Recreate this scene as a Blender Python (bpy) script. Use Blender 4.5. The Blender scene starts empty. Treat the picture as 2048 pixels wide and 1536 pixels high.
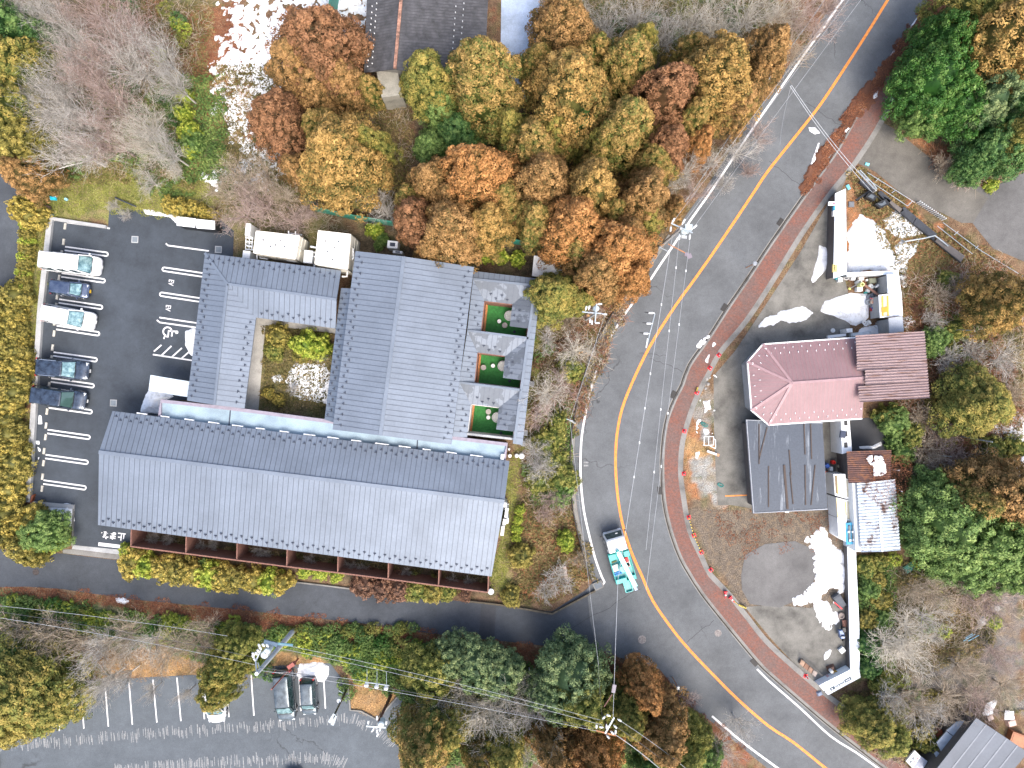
import bpy, math, random
import numpy as np
from mathutils import Vector, Matrix
R = math.radians
random.seed(7); rng = np.random.default_rng(7)
scene = bpy.context.scene; col = scene.collection
# ---------------------------------------------------------------- camera, sky, sun, exposure
CAMH = 71.0; SC = 1452.0/CAMH          # metres above the ground, photo pixels per metre on the ground
cam_d = bpy.data.cameras.new('camera'); cam = bpy.data.objects.new('camera', cam_d); col.objects.link(cam)
cam.location = (0, 0, CAMH); cam.rotation_euler = (0, 0, 0)
cam_d.sensor_width = 36; cam_d.lens = 36*1452/2048.0; cam_d.clip_end = 3000; cam_d.clip_start = 0.5
scene.camera = cam
SUN_EL, SUN_AZ = R(56), R(157)         # azimuth clockwise from +Y
world = bpy.data.worlds.new('World'); scene.world = world; world.use_nodes = True
wn = world.node_tree.nodes; wl = world.node_tree.links
sky = wn.new('ShaderNodeTexSky'); sky.sky_type = 'NISHITA'; sky.sun_disc = False
sky.sun_elevation = SUN_EL; sky.sun_rotation = SUN_AZ; sky.dust_density = 5.0; sky.air_density = 0.95; sky.ozone_density = 1.0
wl.new(sky.outputs[0], wn['Background'].inputs[0]); wn['Background'].inputs[1].default_value = 0.15
sun_d = bpy.data.lights.new('sun', 'SUN'); sun = bpy.data.objects.new('sun', sun_d); col.objects.link(sun)
sun_d.energy = 0.9; sun_d.angle = R(32); sun_d.color = (1.0, 0.965, 0.91)
sdir = Vector((math.sin(SUN_AZ)*math.cos(SUN_EL), math.cos(SUN_AZ)*math.cos(SUN_EL), math.sin(SUN_EL)))
sun.rotation_euler = sdir.to_track_quat('Z', 'Y').to_euler()
scene.view_settings.view_transform = 'Standard'; scene.view_settings.look = 'None'
scene.view_settings.exposure = 1.4; scene.view_settings.gamma = 1.0
scene.render.engine = 'CYCLES'

# ---------------------------------------------------------------- helpers
def P(px, py, z=0.0):
    """photo pixel of something that is z metres above the ground -> world point"""
    k = (CAMH - z)/CAMH/SC
    return Vector(((px-1024)*k, (768-py)*k, z))
def PL(pts, z=0.0): return [P(p[0], p[1], z) for p in pts]

def nodes_of(name):
    m = bpy.data.materials.new(name); m.use_nodes = True
    nt = m.node_tree; return m, nt, nt.nodes, nt.links, nt.nodes['Principled BSDF']
def noise(ns, ls, vec, scale, detail=4, rough=0.55):
    n = ns.new('ShaderNodeTexNoise'); n.inputs['Scale'].default_value = scale
    n.inputs['Detail'].default_value = detail; n.inputs['Roughness'].default_value = rough
    ls.new(vec, n.inputs['Vector']); return n.outputs[0]
def ramp(ns, ls, fac, stops, interp='LINEAR'):
    r = ns.new('ShaderNodeValToRGB'); cr = r.color_ramp; cr.interpolation = interp
    cr.elements[0].position = stops[0][0]; cr.elements[0].color = (*stops[0][1], 1)
    cr.elements[1].position = stops[-1][0]; cr.elements[1].color = (*stops[-1][1], 1)
    for p, c in stops[1:-1]:
        e = cr.elements.new(p); e.color = (*c, 1)
    ls.new(fac, r.inputs[0]); return r.outputs[0]
def mixc(ns, ls, fac, a, b, mode='MIX'):
    m = ns.new('ShaderNodeMix'); m.data_type = 'RGBA'; m.blend_type = mode
    for s, v in ((m.inputs[0], fac), (m.inputs[6], a), (m.inputs[7], b)):
        if isinstance(v, (int, float)): s.default_value = v
        elif isinstance(v, tuple): s.default_value = (*v, 1) if len(v) == 3 else v
        else: ls.new(v, s)
    return m.outputs[2]
def bump(ns, ls, h, strength, dist, bsdf):
    b = ns.new('ShaderNodeBump'); b.inputs['Strength'].default_value = strength; b.inputs['Distance'].default_value = dist
    ls.new(h, b.inputs['Height']); ls.new(b.outputs[0], bsdf.inputs['Normal'])
def g3(v): return (v, v, v)
_pm = {}
def paint(name, c, rough=0.6, metal=0.0, var=0.12, scale=3.0, coat=0.0, bmp=0.0, spec=0.5):
    """plain coloured surface with uneven weathering"""
    if name in _pm: return _pm[name]
    m, nt, ns, ls, b = nodes_of(name)
    pos = ns.new('ShaderNodeNewGeometry').outputs['Position']
    n1 = noise(ns, ls, pos, scale, 6, 0.65)
    lo = tuple(max(0, x*(1-var*1.6)) for x in c); hi = tuple(min(1, x*(1+var)) for x in c)
    ls.new(ramp(ns, ls, n1, [(0.3, lo), (0.7, hi)]), b.inputs['Base Color'])
    b.inputs['Roughness'].default_value = rough; b.inputs['Metallic'].default_value = metal
    b.inputs['Coat Weight'].default_value = coat; b.inputs['Coat Roughness'].default_value = 0.06
    b.inputs['Specular IOR Level'].default_value = spec
    if bmp: bump(ns, ls, n1, bmp, 0.02, b)
    _pm[name] = m; return m
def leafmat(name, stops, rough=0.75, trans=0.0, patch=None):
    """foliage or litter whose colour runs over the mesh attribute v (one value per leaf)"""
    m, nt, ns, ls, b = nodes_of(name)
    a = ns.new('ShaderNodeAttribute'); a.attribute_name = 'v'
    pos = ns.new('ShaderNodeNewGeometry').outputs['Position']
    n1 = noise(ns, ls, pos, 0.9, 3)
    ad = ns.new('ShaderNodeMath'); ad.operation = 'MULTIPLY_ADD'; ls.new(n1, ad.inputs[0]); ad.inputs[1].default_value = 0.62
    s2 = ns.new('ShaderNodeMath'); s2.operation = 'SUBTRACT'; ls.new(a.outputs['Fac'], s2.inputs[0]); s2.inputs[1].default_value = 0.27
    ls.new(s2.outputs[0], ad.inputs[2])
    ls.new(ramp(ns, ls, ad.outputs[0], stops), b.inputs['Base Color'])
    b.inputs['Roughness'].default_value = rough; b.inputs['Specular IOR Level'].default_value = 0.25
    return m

def setp(o, label=None, cat=None, group=None, kind=None):
    if label: o['label'] = label
    if cat: o['category'] = cat
    if group: o['group'] = group
    if kind: o['kind'] = kind
    return o
def empty(name, loc, rz=0, label=None, cat=None, group=None):
    o = bpy.data.objects.new(name, None); col.objects.link(o)
    o.location = loc; o.rotation_euler = (0, 0, rz); o.empty_display_size = 0.3
    return setp(o, label, cat, group)
def root_of(o):
    while o.parent: o = o.parent
    return o
def copy_tree(o, parent=None):
    c = o.copy(); col.objects.link(c); c.parent = parent
    for ch in list(o.children): copy_tree(ch, c)
    return c
def uniq(mats):
    return mats if isinstance(mats, (list, tuple)) else [mats]
class MB:
    def __init__(s): s.v = []; s.f = []; s.m = []
    def add(s, vs, fs, mi=0):
        o = len(s.v); s.v += [tuple(v) for v in vs]
        for f in fs: s.f.append([i+o for i in f]); s.m.append(mi)
        return s
    def poly(s, pts, mi=0): return s.add(pts, [list(range(len(pts)))], mi)
    def prism(s, pts, z0, z1, mi=0, mside=None):
        """pts: (x,y[,..]) anticlockwise or not"""
        a = sum(pts[i][0]*pts[(i+1) % len(pts)][1]-pts[(i+1) % len(pts)][0]*pts[i][1] for i in range(len(pts)))
        if a < 0: pts = pts[::-1]
        n = len(pts); top = [(p[0], p[1], z1) for p in pts]; bot = [(p[0], p[1], z0) for p in pts]
        s.add(bot+top, [list(range(n, 2*n))], mi); s.add(bot+top, [list(range(n))[::-1]], mi)
        s.add(bot+top, [[i, (i+1) % n, n+(i+1) % n, n+i] for i in range(n)], mi if mside is None else mside)
        return s
    def box(s, c, size, rz=0, mi=0, taper=1.0):
        x, y, z = size[0]/2, size[1]/2, size[2]/2; cs, sn = math.cos(rz), math.sin(rz); vs = []
        for k, zz in ((1.0, -z), (taper, z)):
            for a, b in ((-x, -y), (x, -y), (x, y), (-x, y)):
                a *= k; b *= k; vs.append((c[0]+a*cs-b*sn, c[1]+a*sn+b*cs, c[2]+zz))
        return s.add(vs, [[3, 2, 1, 0], [4, 5, 6, 7], [0, 1, 5, 4], [1, 2, 6, 5], [2, 3, 7, 6], [3, 0, 4, 7]], mi)
    def beam(s, p0, p1, w, h, mi=0):
        """box from p0 to p1, width w, height h, sitting on the line"""
        p0 = Vector(p0); p1 = Vector(p1); d = (p1-p0)
        if d.length < 1e-6: return s
        d.normalize(); up = Vector((0, 0, 1)) if abs(d.z) < 0.98 else Vector((1, 0, 0))
        sd = d.cross(up).normalized(); u = sd.cross(d).normalized(); vs = []
        for p in (p0, p1):
            for a, b in ((-w/2, 0), (w/2, 0), (w/2, h), (-w/2, h)): vs.append(p+sd*a+u*b)
        return s.add(vs, [[0, 1, 2, 3], [7, 6, 5, 4], [0, 4, 5, 1], [1, 5, 6, 2], [2, 6, 7, 3], [3, 7, 4, 0]], mi)
    def tube(s, pts, r0, r1=None, n=8, mi=0, cap=True):
        pts = [Vector(p) for p in pts]; r1 = r0 if r1 is None else r1; o = len(s.v); m = len(pts)
        for i, p in enumerate(pts):
            d = (pts[min(i+1, m-1)]-pts[max(i-1, 0)]).normalized()
            a = d.cross(Vector((0, 0, 1))) if abs(d.z) < 0.95 else d.cross(Vector((1, 0, 0)))
            a.normalize(); b = d.cross(a); r = r0+(r1-r0)*i/max(1, m-1)
            for k in range(n):
                t = 2*math.pi*k/n; s.v.append(tuple(p+a*math.cos(t)*r+b*math.sin(t)*r))
        for i in range(m-1):
            for k in range(n):
                s.f.append([o+i*n+k, o+i*n+(k+1) % n, o+(i+1)*n+(k+1) % n, o+(i+1)*n+k]); s.m.append(mi)
        if cap:
            s.f.append([o+k for k in range(n)][::-1]); s.f.append([o+(m-1)*n+k for k in range(n)]); s.m += [mi, mi]
        return s
    def lathe(s, c, prof, n=20, mi=0):
        o = len(s.v)
        for r, z in prof:
            for k in range(n):
                t = 2*math.pi*k/n; s.v.append((c[0]+r*math.cos(t), c[1]+r*math.sin(t), c[2]+z))
        for i in range(len(prof)-1):
            for k in range(n):
                s.f.append([o+i*n+k, o+i*n+(k+1) % n, o+(i+1)*n+(k+1) % n, o+(i+1)*n+k]); s.m.append(mi)
        s.f.append([o+k for k in range(n)][::-1]); s.f.append([o+(len(prof)-1)*n+k for k in range(n)]); s.m += [mi, mi]
        return s
    def build(s, name, mats, parent=None, local=False, smooth=False, bevel=0):
        me = bpy.data.meshes.new(name); vs = s.v
        loc = None
        if not local:
            if parent is not None: off = root_of(parent).location
            else:
                xs = [v[0] for v in vs]; ys = [v[1] for v in vs]; zs = [v[2] for v in vs]
                off = loc = Vector(((min(xs)+max(xs))/2, (min(ys)+max(ys))/2, min(zs)))
            vs = [(v[0]-off[0], v[1]-off[1], v[2]-off[2]) for v in vs]
        me.from_pydata(vs, [], s.f)
        for m in uniq(mats): me.materials.append(m)
        me.polygons.foreach_set('material_index', s.m)
        if smooth: me.polygons.foreach_set('use_smooth', [True]*len(s.f))
        o = bpy.data.objects.new(name, me); col.objects.link(o)
        if loc is not None: o.location = loc
        if parent is not None: o.parent = parent
        if bevel:
            b = o.modifiers.new('bevel', 'BEVEL'); b.width = bevel; b.segments = 2; b.limit_method = 'ANGLE'
        return o

def npmesh(name, V, F, mats, v=None, parent=None, link=True):
    """V Nx3, F Mx4 numpy; v per-vertex float"""
    me = bpy.data.meshes.new(name); V = np.asarray(V, np.float32); F = np.asarray(F, np.int32)
    me.vertices.add(len(V)); me.vertices.foreach_set('co', V.ravel())
    k = F.shape[1]; me.loops.add(F.size); me.loops.foreach_set('vertex_index', F.ravel())
    me.polygons.add(len(F)); me.polygons.foreach_set('loop_start', np.arange(0, F.size, k, dtype=np.int32))
    me.polygons.foreach_set('loop_total', np.full(len(F), k, np.int32))
    if v is not None:
        a = me.attributes.new('v', 'FLOAT', 'POINT'); a.data.foreach_set('value', np.asarray(v, np.float32))
    me.update(calc_edges=True)
    for m in uniq(mats): me.materials.append(m)
    if not link: return me
    o = bpy.data.objects.new(name, me); col.objects.link(o)
    if parent is not None: o.parent = parent
    return o
def norm(a): return a/np.maximum(np.linalg.norm(a, axis=1, keepdims=True), 1e-9)
def leaves(C, N, L, W, v):
    """rhombic leaves: centres, normals, half length, half width"""
    n = len(C); N = norm(N); t = norm(np.cross(N, rng.normal(size=(n, 3)))); b = np.cross(N, t)
    L = np.broadcast_to(L, (n,))[:, None]; W = np.broadcast_to(W, (n,))[:, None]
    V = np.stack([C-t*L, C-b*W+t*L*0.15, C+t*L, C+b*W+t*L*0.15], 1).reshape(-1, 3)
    return V, np.arange(4*n).reshape(-1, 4), np.repeat(v, 4)
def twigprisms(p0, p1, r0, r1, v):
    n = len(p0); d = norm(p1-p0); a = norm(np.cross(d, rng.normal(size=(n, 3)))); b = np.cross(d, a)
    V = np.zeros((n, 6, 3)); r0 = np.broadcast_to(r0, (n,))[:, None]; r1 = np.broadcast_to(r1, (n,))[:, None]
    for k in range(3):
        t = 2*math.pi*k/3; o = a*math.cos(t)+b*math.sin(t)
        V[:, k] = p0+o*r0; V[:, 3+k] = p1+o*r1
    base = np.arange(n)[:, None]*6
    F = np.concatenate([base+np.array([[k, (k+1) % 3, 3+(k+1) % 3, 3+k]]) for k in range(3)])
    return V.reshape(-1, 3), F, np.repeat(v, 6)
def cat_geo(parts):
    Vs, Fs, vs = [], [], []; o = 0
    for V, F, v in parts:
        Vs.append(V); Fs.append(F+o); vs.append(v); o += len(V)
    return np.concatenate(Vs), np.concatenate(Fs), np.concatenate(vs)
_lat = rng.random((256, 256))
def vnoise(x, y, s, seed=0):
    x = x*s+seed*17.3+1000; y = y*s+seed*9.1+1000
    xi = np.floor(x).astype(int); yi = np.floor(y).astype(int); fx = x-xi; fy = y-yi
    fx = fx*fx*(3-2*fx); fy = fy*fy*(3-2*fy); g = lambda a, b: _lat[a % 256, b % 256]
    return (g(xi, yi)*(1-fx)+g(xi+1, yi)*fx)*(1-fy)+(g(xi, yi+1)*(1-fx)+g(xi+1, yi+1)*fx)*fy
def fbm(x, y, s, o=3, seed=0):
    t = 0; a = 0.5; tot = 0
    for i in range(o): t = t+a*vnoise(x, y, s*2**i, seed+i); tot += a; a *= 0.5
    return t/tot
def sdist(x, y, poly):
    """signed distance (inside positive) to polygon, numpy arrays"""
    n = len(poly); ins = np.zeros(x.shape, bool); d = np.full(x.shape, 1e9)
    for i in range(n):
        x0, y0 = poly[i][0], poly[i][1]; x1, y1 = poly[(i+1) % n][0], poly[(i+1) % n][1]
        ex, ey = x1-x0, y1-y0; L = ex*ex+ey*ey+1e-12
        t = np.clip(((x-x0)*ex+(y-y0)*ey)/L, 0, 1); d = np.minimum(d, (x-x0-t*ex)**2+(y-y0-t*ey)**2)
        if abs(ey) > 1e-12:
            c = ((y0 > y) != (y1 > y)) & (x < ex*(y-y0)/ey+x0); ins ^= c
    d = np.sqrt(d); return np.where(ins, d, -d)
def inpoly(x, y, poly): return sdist(x, y, poly) > 0
def scatter(poly_px, dens, z=0.0, patch=None, excl=()):
    """random ground points inside a photo polygon"""
    pl = PL(poly_px, z); xs = [p.x for p in pl]; ys = [p.y for p in pl]
    n = int((max(xs)-min(xs))*(max(ys)-min(ys))*dens)
    x = rng.uniform(min(xs), max(xs), n); y = rng.uniform(min(ys), max(ys), n)
    d = sdist(x, y, pl); k = d+(vnoise(x, y, 1.3, 3)-0.5)*1.2 > 0
    if patch is not None: k &= fbm(x, y, patch[0], 3, patch[2] if len(patch) > 2 else 5) > patch[1]
    for e in excl: k &= ~inpoly(x, y, PL(e, z))
    return x[k], y[k]
def smooth_line(pts, step=0.8):
    """Catmull-Rom through points (Vectors), resampled"""
    pts = [Vector(p) for p in pts]; out = []
    for i in range(len(pts)-1):
        p0 = pts[max(i-1, 0)]; p1 = pts[i]; p2 = pts[i+1]; p3 = pts[min(i+2, len(pts)-1)]
        n = max(1, int((p2-p1).length/step))
        for k in range(n):
            t = k/n
            out.append(0.5*((2*p1)+(p2-p0)*t+(2*p0-5*p1+4*p2-p3)*t*t+(3*p1-p0-3*p2+p3)*t**3))
    out.append(pts[-1]); return out
def offset_line(line, d):
    out = []
    for i, p in enumerate(line):
        t = line[min(i+1, len(line)-1)]-line[max(i-1, 0)]; t = Vector((t.x, t.y, 0)).normalized()
        out.append(p+Vector((-t.y, t.x, 0))*d)
    return out
def strip(mb, line, a, b, z0, z1, mi=0):
    """ribbon between offsets a and b of a line; a slab if z1>z0"""
    A = offset_line(line, a); B = offset_line(line, b); n = len(line)
    if z1-z0 < 1e-6:
        mb.add([(p.x, p.y, z0) for p in A]+[(p.x, p.y, z0) for p in B], [[i, i+1, n+i+1, n+i] for i in range(n-1)], mi); return
    vs = [(p.x, p.y, z) for z in (z0, z1) for L in (A, B) for p in L]; fs = []
    for i in range(n-1):
        fs += [[2*n+i, 2*n+i+1, 3*n+i+1, 3*n+i], [i, i+1, 2*n+i+1, 2*n+i], [n+i+1, n+i, 3*n+i, 3*n+i+1]]
    fs += [[0, 2*n, 3*n, n], [n-1, 2*n-1, 4*n-1, 3*n-1]]
    mb.add(vs, fs, mi)
# --- labels that single out one plant among many: look + direction from a landmark
LMK = [('the white water tanks', 605, 495), ('the copper-ridged roof', 850, 60), ('the teal crane truck', 1240, 1110),
       ('the pink roof', 1610, 765), ('the junction island', 1290, 1325), ('the left car park', 150, 700), ('the bicycle lockers', 392, 445),
       ('the long grey roof', 620, 1000), ('the turf courtyards', 1000, 740), ('the roadside transformer pole', 1370, 462),
       ('the concrete driveway', 1850, 330), ('the rusty corrugated roof', 1740, 930), ('the slanted white wall sign', 1685, 1365),
       ('the dark shed roof', 1965, 1500), ('the pale lot white car', 432, 1400), ('the twin-headed lamp', 665, 1430),
       ('the car park entrance', 190, 1095), ('the snowy meadow', 480, 200), ('the iced path', 1035, 70), ('the white yard wall', 1680, 460),
       ('the photo bottom-left corner', 0, 1536), ('the photo top-left corner', 0, 0), ('the photo top-right corner', 2048, 0), ('the photo right edge', 2048, 900),
       ('the pole in the thicket', 1212, 1445), ('the dark felt roof', 1575, 930), ('the blue metal rack', 1940, 1274), ('the bent white pipe', 1850, 475), ('the bent steel pole', 1923, 660), ('the straw island', 750, 1400), ('the brown garden screens', 900, 1165), ('the topmost white van', 150, 525), ('the painted stop marking', 225, 1070), ('the left lane', 15, 450), ('the longest black minivan', 125, 795), ('the tall pale pole', 550, 1300), ('the side road manhole', 1131, 1261), ('the thick snow heap', 628, 1345), ('the small pole head', 1140, 841), ('the upper orange line', 1700, 120), ('the grey stones', 1975, 1235), ('the top edge centre', 1330, 0), ('the photo left edge', 0, 1250), ('the cut logs', 1180, 660)]
pending = []
def want_label(o, look, px, py): pending.append((o, look, px, py))
def resolve_labels():
    groups = {}
    for o, look, px, py in pending:
        best = min(LMK, key=lambda l: (l[1]-px)**2+(l[2]-py)**2); dx, dy = px-best[1], py-best[2]
        dr = ('right of' if dx > 0 else 'left of') if abs(dx) > abs(dy) else ('below' if dy > 0 else 'above')
        groups.setdefault((look, dr, best[0]), []).append((dx*dx+dy*dy, o))
    ords = ['nearest', 'second', 'third', 'fourth', 'fifth', 'sixth', 'seventh', 'eighth', 'ninth', 'tenth', 'eleventh', 'twelfth', 'thirteenth', 'fourteenth', 'fifteenth', 'sixteenth', 'seventeenth', 'eighteenth', 'nineteenth', 'twentieth', 'twenty-first', 'twenty-second', 'twenty-third', 'twenty-fourth', 'twenty-fifth', 'twenty-sixth']
    for (look, dr, lm), L in groups.items():
        L.sort(key=lambda t: t[0])
        for i, (_, o) in enumerate(L):
            if len(L) == 1: o['label'] = '%s %s %s' % (look, dr, lm)
            else: o['label'] = '%s, %s out %s %s' % (look, ords[min(i, 25)], dr, lm)
# ---------------------------------------------------------------- materials of the setting
def asphalt(name, c, var=0.16, crack=False, gloss=0.82, streak=None):
    m, nt, ns, ls, b = nodes_of(name)
    pos = ns.new('ShaderNodeNewGeometry').outputs['Position']
    n1 = noise(ns, ls, pos, 0.22, 5, 0.6); n2 = noise(ns, ls, pos, 30, 3, 0.7); n3 = noise(ns, ls, pos, 1.7, 5, 0.7)
    base = ramp(ns, ls, n1, [(0.3, tuple(x*(1-var) for x in c)), (0.7, tuple(x*(1+var) for x in c))])
    sp = ramp(ns, ls, n2, [(0.35, g3(0.72)), (0.65, g3(1.25))]); base = mixc(ns, ls, 1.0, base, sp, 'MULTIPLY')
    st = ramp(ns, ls, n3, [(0.3, g3(0.88)), (0.72, g3(1.1))]); base = mixc(ns, ls, 1.0, base, st, 'MULTIPLY')
    if crack:
        v = ns.new('ShaderNodeTexVoronoi'); v.feature = 'DISTANCE_TO_EDGE'; v.inputs['Scale'].default_value = 0.075
        wp = ns.new('ShaderNodeTexNoise'); wp.inputs['Scale'].default_value = 0.7; wp.inputs['Detail'].default_value = 5; ls.new(pos, wp.inputs['Vector'])
        ad = ns.new('ShaderNodeVectorMath'); ad.operation = 'MULTIPLY_ADD'; ls.new(wp.outputs['Color'], ad.inputs[0]); ad.inputs[1].default_value = (2.6, 2.6, 0); ls.new(pos, ad.inputs[2])
        ls.new(ad.outputs[0], v.inputs['Vector'])
        cm = ramp(ns, ls, v.outputs[0], [(0.0, g3(1)), (0.0035, g3(0))]); n4 = noise(ns, ls, pos, 0.16, 2)
        gate = ramp(ns, ls, n4, [(0.5, g3(0)), (0.58, g3(0.75))]); f = mixc(ns, ls, 1.0, cm, gate, 'MULTIPLY')
        base = mixc(ns, ls, f, base, g3(0.03))
    ls.new(base, b.inputs['Base Color']); b.inputs['Roughness'].default_value = gloss; b.inputs['Specular IOR Level'].default_value = 0.35
    bump(ns, ls, n2, 0.35, 0.01, b); return m
M = {}
M['road'] = asphalt('road_asphalt', (0.113, 0.121, 0.127), var=.22, crack=True)
M['side_road'] = asphalt('side_road_asphalt', (0.060, 0.068, 0.078), var=0.3)
M['lot'] = asphalt('car_park_asphalt', (0.045, 0.055, 0.067), var=0.34, gloss=0.7)
M['lot_low'] = asphalt('lower_car_park_asphalt', (0.090, 0.105, 0.119), crack=True)
M['lot_patch'] = asphalt('asphalt_patch', (0.055, 0.058, 0.064))
M['drive'] = asphalt('driveway_concrete', (0.125, 0.118, 0.104), var=0.38)
M['gravel_road'] = asphalt('grey_gravel', (0.118, 0.116, 0.113), var=0.32)
def concrete(name, c, var=0.25, stain=0.5):
    m, nt, ns, ls, b = nodes_of(name)
    pos = ns.new('ShaderNodeNewGeometry').outputs['Position']
    n1 = noise(ns, ls, pos, 0.55, 7, 0.62); n2 = noise(ns, ls, pos, 12, 4, 0.7)
    base = ramp(ns, ls, n1, [(0.28, tuple(x*(1-stain) for x in c)), (0.5, c), (0.75, tuple(x*(1+var) for x in c))])
    base = mixc(ns, ls, 1.0, base, ramp(ns, ls, n2, [(0.3, g3(0.8)), (0.7, g3(1.15))]), 'MULTIPLY')
    ls.new(base, b.inputs['Base Color']); b.inputs['Roughness'].default_value = 0.85; bump(ns, ls, n2, 0.3, 0.01, b); return m
M['yard'] = concrete('stained_yard_concrete', (0.150, 0.145, 0.128), 0.5, 0.6)
M['kerb'] = concrete('kerb_concrete', (0.20, 0.195, 0.18))
M['pale_conc'] = concrete('pale_concrete', (0.36, 0.37, 0.37), 0.2, 0.35)
M['terrace'] = concrete('terrace_concrete', (0.42, 0.41, 0.38), 0.2, 0.35)
M['line'] = paint('white_road_paint', (0.72, 0.72, 0.72), 0.7, var=0.16, scale=8)
M['orange'] = paint('orange_road_paint', (0.74, 0.25, 0.045), 0.7, var=0.2, scale=5)
M['oldline'] = paint('worn_road_paint', (0.27, 0.275, 0.275), 0.8, var=0.35, scale=9)
# brick pavers
m, nt, ns, ls, b = nodes_of('brick_pavers'); M['brick'] = m
pos = ns.new('ShaderNodeNewGeometry').outputs['Position']
mp = ns.new('ShaderNodeMapping'); mp.inputs['Rotation'].default_value = (0, 0, R(12)); ls.new(pos, mp.inputs['Vector'])
bt = ns.new('ShaderNodeTexBrick'); ls.new(mp.outputs[0], bt.inputs['Vector']); bt.inputs['Scale'].default_value = 2.4
bt.inputs['Color1'].default_value = (0.23, 0.075, 0.045, 1); bt.inputs['Color2'].default_value = (0.15, 0.07, 0.058, 1); bt.inputs['Mortar'].default_value = (0.09, 0.075, 0.065, 1)
bt.inputs['Mortar Size'].default_value = 0.035; bt.inputs['Bias'].default_value = -0.1
n1 = noise(ns, ls, pos, 0.5, 6, 0.65); n2 = noise(ns, ls, pos, 6, 5, 0.7)
c1 = mixc(ns, ls, ramp(ns, ls, n1, [(0.42, g3(0)), (0.62, g3(0.75))]), bt.outputs['Color'], (0.12, 0.085, 0.075))
c1 = mixc(ns, ls, 1.0, c1, ramp(ns, ls, n2, [(0.3, g3(0.75)), (0.7, g3(1.3))]), 'MULTIPLY')
ls.new(c1, b.inputs['Base Color']); b.inputs['Roughness'].default_value = 0.85; bump(ns, ls, bt.outputs['Fac'], -0.4, 0.01, b)
# snow
m, nt, ns, ls, b = nodes_of('old_snow'); M['snow'] = m
b.inputs['Roughness'].default_value = 0.9
pos = ns.new('ShaderNodeNewGeometry').outputs['Position']; bump(ns, ls, noise(ns, ls, pos, 4, 6), 0.9, 0.08, b)
ls.new(ramp(ns, ls, noise(ns, ls, pos, 1.6, 6, .7), [(.35, (.52, .52, .50)), (.47, (.74, .76, .78)), (.7, (.86, .88, .9))]), b.inputs['Base Color'])

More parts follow.
